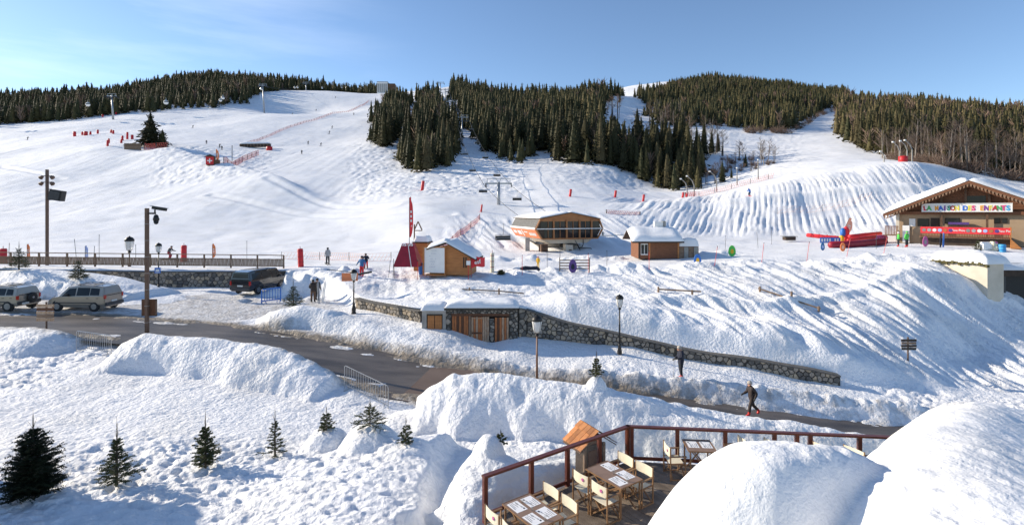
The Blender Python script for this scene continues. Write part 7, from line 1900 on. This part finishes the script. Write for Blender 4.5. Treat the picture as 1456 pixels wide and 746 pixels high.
pad(700, 47, 1.7, .17, 'tall cream yellow padded post right of the ticket hut', 'canvas')
def feather(px, Z, z0py, h, w, label, mt, lean=.0, ang=0.0):
    x = at(px, Z); g = gh(x, Z); zb = max(g, zat(z0py, Z)) if z0py else g; t = thing('feather_flag', label, 'flag', (x, Z, zb), ang); H = h
    t.rotation_euler = (0, lean, ang)
    m = MB(); m.tube([(0, 0, -.4), (0, 0, H*.97), (w*.4, 0, H)], [.03, .02, .012], 5); m.build('mast', 'greyplastic', t)
    m = MB(); n = 12; L_ = []; Rr = []
    for k in range(n+1):
        f = k/n; z = H*(.18+.80*f); wd = w*(.35+.65*math.sin(min(1, f*1.15)*PI*.9)**.6)*(1 if f < .9 else .6); yy = .05*math.sin(f*9)
        L_.append((.02, 0, z)); Rr.append((.02+wd, yy, z+.02))
    m.add(L_+Rr+[(a, b+.012, c) for a, b, c in L_+Rr], [(k, n+1+k, n+2+k, k+1) for k in range(n)]+[(2*n+2+k+1, 2*n+2+n+2+k, 2*n+2+n+1+k, 2*n+2+k) for k in range(n)]); m.build('sail', mt, t)
    m = MB()
    for k in range(4): m.box(.02+w*.45, -.012+.05*math.sin((.3+k*.1)*9), H*(.42+k*.09), w*.42, .008, H*.05)
    m.build('print', 'white', t)
feather(582, 45.5, 350, 4.3, .32, 'tall thin red feather flag rising behind the pyramid tent', 'redflag')
feather(302, 57, None, 1.9, .35, 'orange feather flag behind the right half of the wooden fence', 'orange'); feather(38.5, 53, None, 1.9, .28, 'orange red feather flag left of the loudspeaker mast', 'orange')
feather(121, 53, None, 1.75, .30, 'pale blue feather flag behind the wooden fence', 'paleblue'); feather(1193, 73, None, 3.6, .9, 'slanting orange feather flag above the inflatable slide', 'peach', .42)
feather(308, 150, None, 4.2, .8, 'orange banner beside the little red hut on the piste', 'orange', -.05)
def wand(px, Z, h, label, mt='red', tilt=.0, r=.022, group='thin piste marker poles'):
    x = at(px, Z); t = thing('marker_pole', label, 'marker pole', (x, Z, gh(x, Z)), 0, group); t.rotation_euler = (0, tilt, 0)
    m = MB(); m.tube([(0, 0, -.3), (0, 0, h)], r, 5); m.build('pole', mt, t); m = MB(); m.tube([(0, 0, h), (0, 0, h+.12)], r*1.3, 5); m.build('tip', 'black', t)
for px, Z, h, tl, lb in [(552.5, 44, 1.3, .1, 'thin pole leaning left of the pyramid tent, outermost'), (559, 44, 1.4, .02, 'thin pole left of the pyramid tent, middle'), (561, 43.6, 1.0, -.05, 'short thin pole nearest the pyramid tent'), (594, 43.0, 1.5, 0, 'thin red pole between tent and ticket hut'),
                         (742.5, 44.5, 1.6, 0, 'thin red pole right of the small snowy bush'), (778, 50, 1.6, 0, 'thin dark pole right of the child in yellow'), (795.5, 45.5, 1.7, .03, 'pale thin pole at the left end of the small gate'), (836.5, 45.2, 1.6, 0, 'thin red pole at the right end of the small gate'),
                         (923, 46, 1.6, 0, 'thin red pole below the timber hut'), (1016, 47.5, 1.7, .15, 'leaning red pole between hut and green board'), (1083, 48.5, 1.7, .12, 'leaning red pole below the green board'), (1147, 50.5, 1.9, .13, 'leaning red pole below the light blue board'),
                         (1204, 53, 1.8, .2, 'leaning red pole below the orange board'), (1256.5, 55, 1.7, .2, 'leaning red pole left of the concrete annexe'), (863, 52, 1.6, 0, 'thin pole on the flat piste right of the station'), (1031, 62, 1.8, .05, 'thin pole behind the oval boards'),
                         (1078, 66, 1.9, -.08, 'thin pole behind the green oval board'), (1097, 70, 2.2, 0, 'thin grey pole beneath the raked bench'), (1246, 60, 1.6, 0, 'thin pale pole before the inflatable tube'), (133, 53, 1.6, .06, 'short thin pole behind the fence, middle'), (141, 56, 2.6, 0, 'taller dark thin pole behind the fence'),
                         (12, 53, 1.8, .05, 'thin pole behind the left end of the fence'), (109, 54, 2.2, -.1, 'thin pole left of the pale blue flag'), (193, 56, 1.6, 0, 'thin pole right of the large lantern'), (351, 60, 2.0, 0, 'thin pole behind the right part of the fence'), (330, 172, 5, 0, 'thin grey pole on the crest before the shaded bowl')]:
    wand(px, Z, h, lb, 'red' if 'red' in lb else 'greyplastic', tl, .022 if Z < 100 else .10)
for k, px in enumerate((88, 89)): pass
def lances():
    for i, (px, Z, h, s, lb) in enumerate([(977, 126, 4.4, -1, 'left white snow lance at the end of the dark wood'), (987, 125, 5.0, -1, 'second white snow lance at the end of the dark wood'), (1019, 130, 5.0, -1, 'white snow lance right of the orange netting start'), (1048, 134, 4.4, 0, 'straight thin lance beyond the netting'),
                                      (1078, 136, 5, 0, 'straight pale lance behind the raked bench'), (1257, 128, 2.6, -1, 'short snow lance left of the red pad on the upper bench'), (1279, 125, 4.6, -1, 'curved snow lance left of two at the bench top'), (1290, 124, 4.8, -1, 'curved snow lance in the middle at the bench top'), (1297, 124, 5.0, -1, 'curved snow lance on the right at the bench top')]):
        x = at(px, Z); t = thing('snow_lance', lb, 'snow lance', (x, Z, gh(x, Z)), 0, 'snow lances'); m = MB()
        m.tube([(0, 0, -.5), (0, 0, h*.55), (s*h*.10, 0, h*.8), (s*h*.32, 0, h)], [.16, .13, .11, .08], 6); m.build('pipe', 'slats', t); m = MB(); m.box(s*h*.34, 0, h+.02, .4, .3, .3); m.build('nozzle', 'white', t)
lances()
pad(1284, 122, 1.3, .9, 'red padded fence post on the crest of the raked bench')
def net(name, label, pts, h, mt, post='greyplastic', cell=.35, r=.018, Nmax=90):
    """safety netting: posts and a mesh of strands"""
    t = thing(name, label, 'safety net', (0, 0, 0)); P = [Vector((at(px, Z), Z, gh(at(px, Z), Z))) for px, Z in pts]; m = MB()
    Q = []
    for a, b in zip(P[:-1], P[1:]):
        n = max(1, int((b-a).length/1.5)); 
        for k in range(n): q = a.lerp(b, k/n); Q.append(Vector((q.x, q.y, gh(q.x, q.y))))
    Q.append(P[-1]); pm = MB()
    for i, q in enumerate(Q):
        if i % 3 == 0: pm.tube([q-Vector((0, 0, .3)), q+Vector((0, 0, h+.15))], r*1.6, 4)
    for a, b in zip(Q[:-1], Q[1:]):
        rows = max(2, int(h/cell))
        for j in range(rows+1):
            z = h*j/rows+.06; m.bar(a+Vector((0, 0, z)), b+Vector((0, 0, z)), r)
        c = max(1, int((b-a).length/cell))
        for j in range(c):
            p = a.lerp(b, j/c); q = a.lerp(b, min(1, (j+1)/c)); m.bar(p+Vector((0, 0, .05)), q+Vector((0, 0, h)), r)
    pm.build('posts', post, t); m.build('mesh', mt, t)
net('safety_net', 'orange red netting running along the foot of the woods, middle right', [(975, 124), (1000, 127), (1040, 130), (1085, 131), (1100, 132)], 1.1, 'netting', cell=.5, r=.035)
net('safety_net', 'short brighter red netting around the snow lances', [(974, 122), (990, 123)], 1.3, 'red', cell=.4, r=.06)
net('safety_net', 'low red netting lying along the bank right of the station', [(862, 90), (885, 90), (910, 90)], .5, 'netting', cell=.3, r=.05)
net('safety_net', 'faded orange netting behind the skiers on the flat piste', [(400, 60), (440, 60), (485, 57), (520, 54), (556, 55)], .75, 'peach', cell=.35, r=.022)
net('safety_net', 'pinkish netting on the slope below the snow covered bench', [(318, 150), (333, 162), (345, 172), (368, 188)], 1.7, 'netting', cell=.6, r=.07)
net('safety_net', 'long thin netting line climbing across the upper left piste', [(352, 212), (375, 235), (420, 270), (470, 330), (525, 430)], 1.0, 'netting', cell=.9, r=.05)
net('safety_net', 'pinkish netting curving up the bank behind the ticket hut', [(612, 56), (630, 66), (655, 76), (682, 86)], .8, 'netting', cell=.4, r=.035)
net('safety_net', 'red netting wrapped around the foot of the lone spruce', [(205, 183), (222, 182), (238, 184)], 2.2, 'netting', cell=.5, r=.08)
net('safety_net', 'thin cord fence along the foot of the raked bench', [(1105, 92), (1180, 94), (1240, 98)], 1.0, 'peach', cell=1.0, r=.02)
# grey plank fence by the lone spruce
def plank_fence():
    Z = 182; t = thing('plank_fence', 'grey weathered plank fence beside the lone spruce', 'fence', (at(188, Z), Z, gh(at(188, Z), Z)))
    for k in range(14): m = MB(); m.box(-2.6+k*.42, 0, .9, .38, .10, 2.6+.1*(k % 2)); m.build('plank', 'greywood', t)
    m = MB(); m.box(0, -.1, 1.6, 6.2, .1, .2); m.build('rail', 'brownwood', t)
plank_fence()
def snow_bench():
    Z = 205; x = at(363, Z); t = thing('snowed_shelter', 'low dark long shelter carrying a slab of snow on the left piste', 'shelter', (x, Z, gh(x, Z)), -.10)
    m = MB(); m.box(0, 0, .9, 12, 1.6, 1.2); m.build('body', 'netdark', t); snow_slab((-6.2, -1, 1.5), (6.2, -1, 1.5), (6.2, 1, 1.5), (-6.2, 1, 1.5), .7, 'roof_snow', t, 17, .0)
    for k in range(9): m = MB(); m.box(-5.4+k*1.35, -.84, .9, .16, .08, 1.2); m.build('slat', 'greywood', t)
    pad(383, 200, 1.4, 1.1, 'fat red cushion at the right end of the snowed shelter')
snow_bench()
def red_hut():
    Z = 150; x = at(300, Z); t = thing('piste_hut', 'tiny red and brown hut with white mark in the middle of the left piste', 'hut', (x, Z, gh(x, Z)-.3), .3)
    m = MB(); m.box(0, 0, 1.4, 2.0, 2.0, 2.4); m.build('wall', 'brownwood', t); m = MB(); m.box(-.1, -1.03, 1.4, 2.0, .08, 2.2); c = m.build('front_panel', 'red', t)
    m = MB(); m.box(-.1, -1.09, 1.4, 1.3, .04, .3, 0); m.box(-.1, -1.09, 1.4, .3, .04, 1.3); m.build('cross_mark', 'white', c); m = MB(); m.prism([(-1.5, 2.5), (1.5, 2.5), (0, 3.2)], -1.3, 1.3, lambda a, b, c: (a, c, b)); m.build('roof', 'netdark', t)
    m = MB(); m.box(1.6, 0, .9, 1.2, 1.5, 1.7); m.build('side_box', 'brownwood', t)
red_hut()
# esf style waving flag, pole plate, gate, oval boards, bush, banner
def misc():
    Z = 42.5; x = at(666, Z); g = gh(x, Z); t = thing('marker_sign', 'small pinkish plate on a thin red pole before the ticket hut', 'sign', (x, Z, g)); m = MB(); m.tube([(0, 0, -.2), (0, 0, 1.65)], .025, 5); m.build('pole', 'red', t)
    m = MB(); m.box(0, -.03, 1.35, .32, .03, .34); m.build('plate', 'white', t)
    t = thing('small_flag', 'waving red flag with white script right of the ticket hut', 'flag', (at(670, Z+1), Z+1, zat(382, Z+1)))
    m = MB(); n = 10; H = .78; vs = []
    for k in range(n+1):
        f = k/n; xx = f*1.12; yy = .07*math.sin(f*7); zz_ = .10*math.sin(f*5)+.28*f
        vs += [(xx, yy, zz_), (xx, yy, zz_+H)]
    m.add(vs+[(a, b+.01, c) for a, b, c in vs], [(2*k, 2*k+2, 2*k+3, 2*k+1) for k in range(n)]+[(2*n+2+2*k+1, 2*n+2+2*k+3, 2*n+2+2*k+2, 2*n+2+2*k) for k in range(n)]); c = m.build('cloth', 'redflag', t)
    me = text_mesh('esf', .48, 'white', .004, 'print', .01); o = link('print', me, c); o.location = (.55, -.09, .42); o.rotation_euler = (PI/2, -.22, 0)
    m = MB(); m.tube([(0, 0, -.9), (0, 0, .9)], .02, 5); m.build('pole', 'red', t)
    # gate with the purple oval
    Z = 46; x = at(817, Z); g = gh(x, Z); t = thing('slat_gate', 'low grey slatted gate behind the purple oval board', 'gate', (x, Z, g))
    for k in range(4): m = MB(); m.box(0, 0, .25+k*.24, 2.6, .04, .09); m.build('slat', 'greywood', t)
    for s in (-1, 1): m = MB(); m.box(s*1.3, 0, .55, .08, .08, 1.3); m.build('post', 'greywood', t)
    for px, Z, w, h, mt, mt2, lb in [(814.5, 45.3, .62, 1.05, 'purple', 'navy', 'purple oval board in front of the slatted gate'), (992, 49.5, .62, .95, 'blue', 'yellow', 'blue oval board with a pale figure below the timber hut'), (1041, 56, .70, 1.05, 'green', 'yellow', 'green oval board with a yellow centre on the flat piste'),
                                 (1198.5, 57.5, .50, .85, 'orange', 'peach', 'orange oval board before the inflatable tube'), (1170, 60, .40, .8, 'bluejacket', 'paleblue', 'light blue board in the shade of the snow heap'), (1316, 61.5, .55, 1.1, 'pink', 'greyjacket', 'pink pointed board in front of the chalet balcony')]:
        x = at(px, Z); w *= .56; h *= 1.12; t = thing('oval_board', lb, 'board', (x, Z, gh(x, Z)+.02)); m = MB(); pts = [(w*math.cos(a), h*.38+h*.62*math.sin(a)) if math.sin(a) > 0 else (w*math.cos(a)*1.0, h*.38+h*.38*math.sin(a)) for a in [2*PI*i/20 for i in range(20)]]
        m.prism(pts, 0, .06, lambda a, b, c: (a, c, b)); b = m.build('board', mt, t); m = MB(); m.prism([(a*.45, h*.42+(z-h*.42)*.42) for a, z in pts], -.012, 0.001, lambda a, b, c: (a, c, b)); m.build('figure', mt2, b)
        m = MB(); m.bar((0, .05, -.2), (0, .05, h*.5), .06); m.build('stake', 'greywood', t)
    Z = 45.5; x = at(712.5, Z); t = thing('small_bush', 'round brown grassy bush in snow right of the yellow post', 'bush', (x, Z, gh(x, Z))); m = MB(); r = random.Random(3)
    for k in range(260):
        a = r.uniform(0, 6.28); e = r.uniform(0, 1.5); d = Vector((math.cos(a)*math.cos(e), math.sin(a)*math.cos(e), math.sin(e)))*r.uniform(.32, .46); m.bar(d*.2, d, .02)
    m.build('twigs', 'mat_mud', t)
    Z = 46; x = at(755, Z); t = thing('crash_mat', 'long low dark blue mat lying on the snow left of the yellow child', 'mat', (x, Z, gh(x, Z)+.02)); m = MB(); m.tube([(-.95, 0, .22), (-.5, .02, .30), (0, .1, .26), (.5, 0, .30), (.75, -.1, .12)], [.14, .18, .16, .18, .12], 8); m.build('cover', 'navy', t, True)
    Z = 38.2; x = at(496, Z); t = thing('plough_blade', 'orange snow plough blade lying behind the black street lamp', 'plough blade', (x, Z+1, zat(402, Z)), .25)
    m = MB(); m.prism([(0, 0), (.10, .25), (.08, .55), (-.05, .62), (-.02, .30), (-.10, .02)], -.8, .35, lambda a, b, c: (c, a, b)); m.build('blade', 'orangepanel', t); m = MB(); m.bar((.2, .1, .45), (1.35, .25, .62), .22, .12); m.build('arm', 'darkmetal', t)
    m = MB(); m.bar((-1.9, .6, .85), (.3, .4, .55), .05); m.build('hose', 'greyplastic', t)
    t = thing('rubbish_bin', 'blue plastic bin standing behind the ticket hut panel', 'bin', (at(599.5, 45), 45, gh(at(599.5, 45), 45))); m = MB(); m.lathe([(.24, 0), (.28, .75), (.30, .80), (.27, .84)], 10); m.build('body', 'blue', t); m = MB(); m.lathe([(.30, .84), (.28, .92), (.05, .98)], 10); m.build('lid', 'bluejacket', t)
    # inflatables
    def infl(name, label, pts, r, mt, cat='inflatable tube'):
        t = thing(name, label, cat, (0, 0, 0)); P = [(at(a, Z_), Z_, gh(at(a, Z_), Z_)+r*.8+dz) for a, Z_, dz in pts]; v0 = Vector(P[0]); v1 = Vector(P[1]); e0 = v0+(v0-v1).normalized()*r*.5
        w0 = Vector(P[-1]); w1 = w0+(w0-Vector(P[-2])).normalized()*r*.5
        m = MB(); m.tube([e0, v0]+[Vector(p) for p in P[1:-1]]+[w0, w1], [r*.55]+[r]*len(P)+[r*.55], 12); m.build('tube', mt, t, True)
        m = MB(); n = 5
        for k in range(n): a = v0.lerp(w0, (k+.5)/n); d = (w0-v0).normalized(); m.tube([a-d*.06, a+d*.06], r*1.04, 12, cap=False)
        m.build('seam', 'red', t)
    infl('inflatable_tube', 'long dark red inflatable tube nearest, right of the oval board', [(1181, 62.5, 0), (1215, 63, .05), (1258, 64.5, .1)], .42, 'darkred')
    infl('inflatable_tube', 'long bright red inflatable tube farther left with pointed end', [(1148, 73, .7), (1175, 72, .45), (1205, 70.5, .3)], .28, 'redflag')
    infl('inflatable_tube', 'upper red inflatable rail of the slide', [(1208, 69, .75), (1232, 70.5, .85), (1252, 72, .9)], .25, 'redflag')
    infl('inflatable_tube', 'pinkish red inflatable rail in the middle of the slide', [(1206, 67, .45), (1228, 68, .6), (1245, 69, .7)], .22, 'red')
    infl('inflatable_tube', 'short pale red inflatable end beside the chalet porch', [(1243, 69, .3), (1258, 70, .3)], .42, 'pink')
    Z = 70; x = at(1203, Z); t = thing('inflatable_tower', 'red and blue inflatable tower at the head of the slide', 'inflatable', (x, Z, gh(x, Z)))
    m = MB(); m.lathe([(.35, 0), (.42, .5), (.36, 1.0), (.40, 1.5), (.30, 2.0), (.1, 2.2)], 12); m.build('column', 'redflag', t, True); m = MB(); m.lathe([(.20, .9), (.34, 1.2), (.30, 1.7), (.12, 2.0)], 10, (-.5, -.1, 0)); m.build('blue_bulge', 'blue', t, True); m = MB(); m.lathe([(.2, 0), (.34, .35), (.28, .9), (.05, 1.05)], 10, (-.85, -.4, 0)); m.build('yellow_bulge', 'yellow', t, True)
    Z = 68.5; a, b = at(1166, Z), at(1195, Z); t = thing('blue_banner', 'blue banner with white blocks before the red inflatables', 'banner', (a, Z, gh(a, Z)+.1)); m = MB(); m.box((b-a)/2, 0, .5, b-a, .06, .72); c = m.build('cloth', 'blue', t); m = MB()
    for k in range(7):
        if k != 4: m.box(.25+k*.34, -.04, .5, .20, .02, .40)
    m.build('print', 'white', c)
    Z = 74; x = at(1122, Z); t = thing('snow_groomer_box', 'small dark green low box half buried in snow left of the slide', 'box', (x, Z, gh(x, Z))); m = MB(); m.box(0, 0, .45, 1.4, 1.0, .5); m.build('body', 'netdark', t, bevel=.04); m = MB(); m.box(0, 0, .74, 1.9, 1.2, .08); m.build('lid', 'slats', t)
    # things before the chalet balcony
    for px, Z, w, h, mt, nm, lb, cat in [(1401, 59, .85, .95, 'snowcap', 'snow_lump', 'white rounded snow block before the chalet balcony', 'snow block'), (1415.5, 58.6, .40, .95, 'canvas', 'snowman', 'little cream coloured snowman figure with pink cap before the balcony', 'snowman'), (1425, 58.2, .33, .95, 'l_sky', 'blue_barrel', 'bright blue barrel in the snow before the balcony', 'barrel')]:
        x = at(px, Z); t = thing(nm, lb, cat, (x, Z, gh(x, Z)-.05)); m = MB()
        if nm == 'snowman': m.lathe([(.1, 0), (w*.8, .15), (w*.85, .4), (w*.5, .62), (w*.2, .66)], 12); m.build('body', mt, t, True); m = MB(); m.lathe([(.05, .62), (.22, .72), (.22, .86), (.05, .96)], 12); hd = m.build('head', mt, t, True); m = MB(); m.lathe([(.23, .86), (.20, .98), (.03, 1.08)], 12); m.build('cap', 'pink', hd)
        elif nm == 'blue_barrel': m.lathe([(w*.9, 0), (w, .1), (w, .8), (w*.9, .88)], 14); m.build('body', mt, t, True); m = MB(); m.lathe([(w*1.05, .25), (w*1.05, .32)], 14); m.lathe([(w*1.05, .6), (w*1.05, .67)], 14); m.build('hoop', 'blue', t)
        else:
            m.box(0, 0, .45, 1.5, .8, .95); m.build('block', mt, t, bevel=.2); m = MB(); m.box(.55, -.3, .5, .3, .5, 1.0); m.build('side', 'canvas', t, bevel=.05)
    skp = [(1337, 60.5, 'navy', 'blue skis leaning in a rack before the chalet balcony, left pair'), (1341, 60.4, 'blue', 'blue skis leaning in a rack before the chalet balcony, right pair')]
    for px, Z, mt, lb in skp: skipair(px, Z, lb, mt, .05)
    Z = 61; x = at(1339, Z); 
misc()
def benches():
    for px, Z, lb in [(42, 430, ''), ]: pass
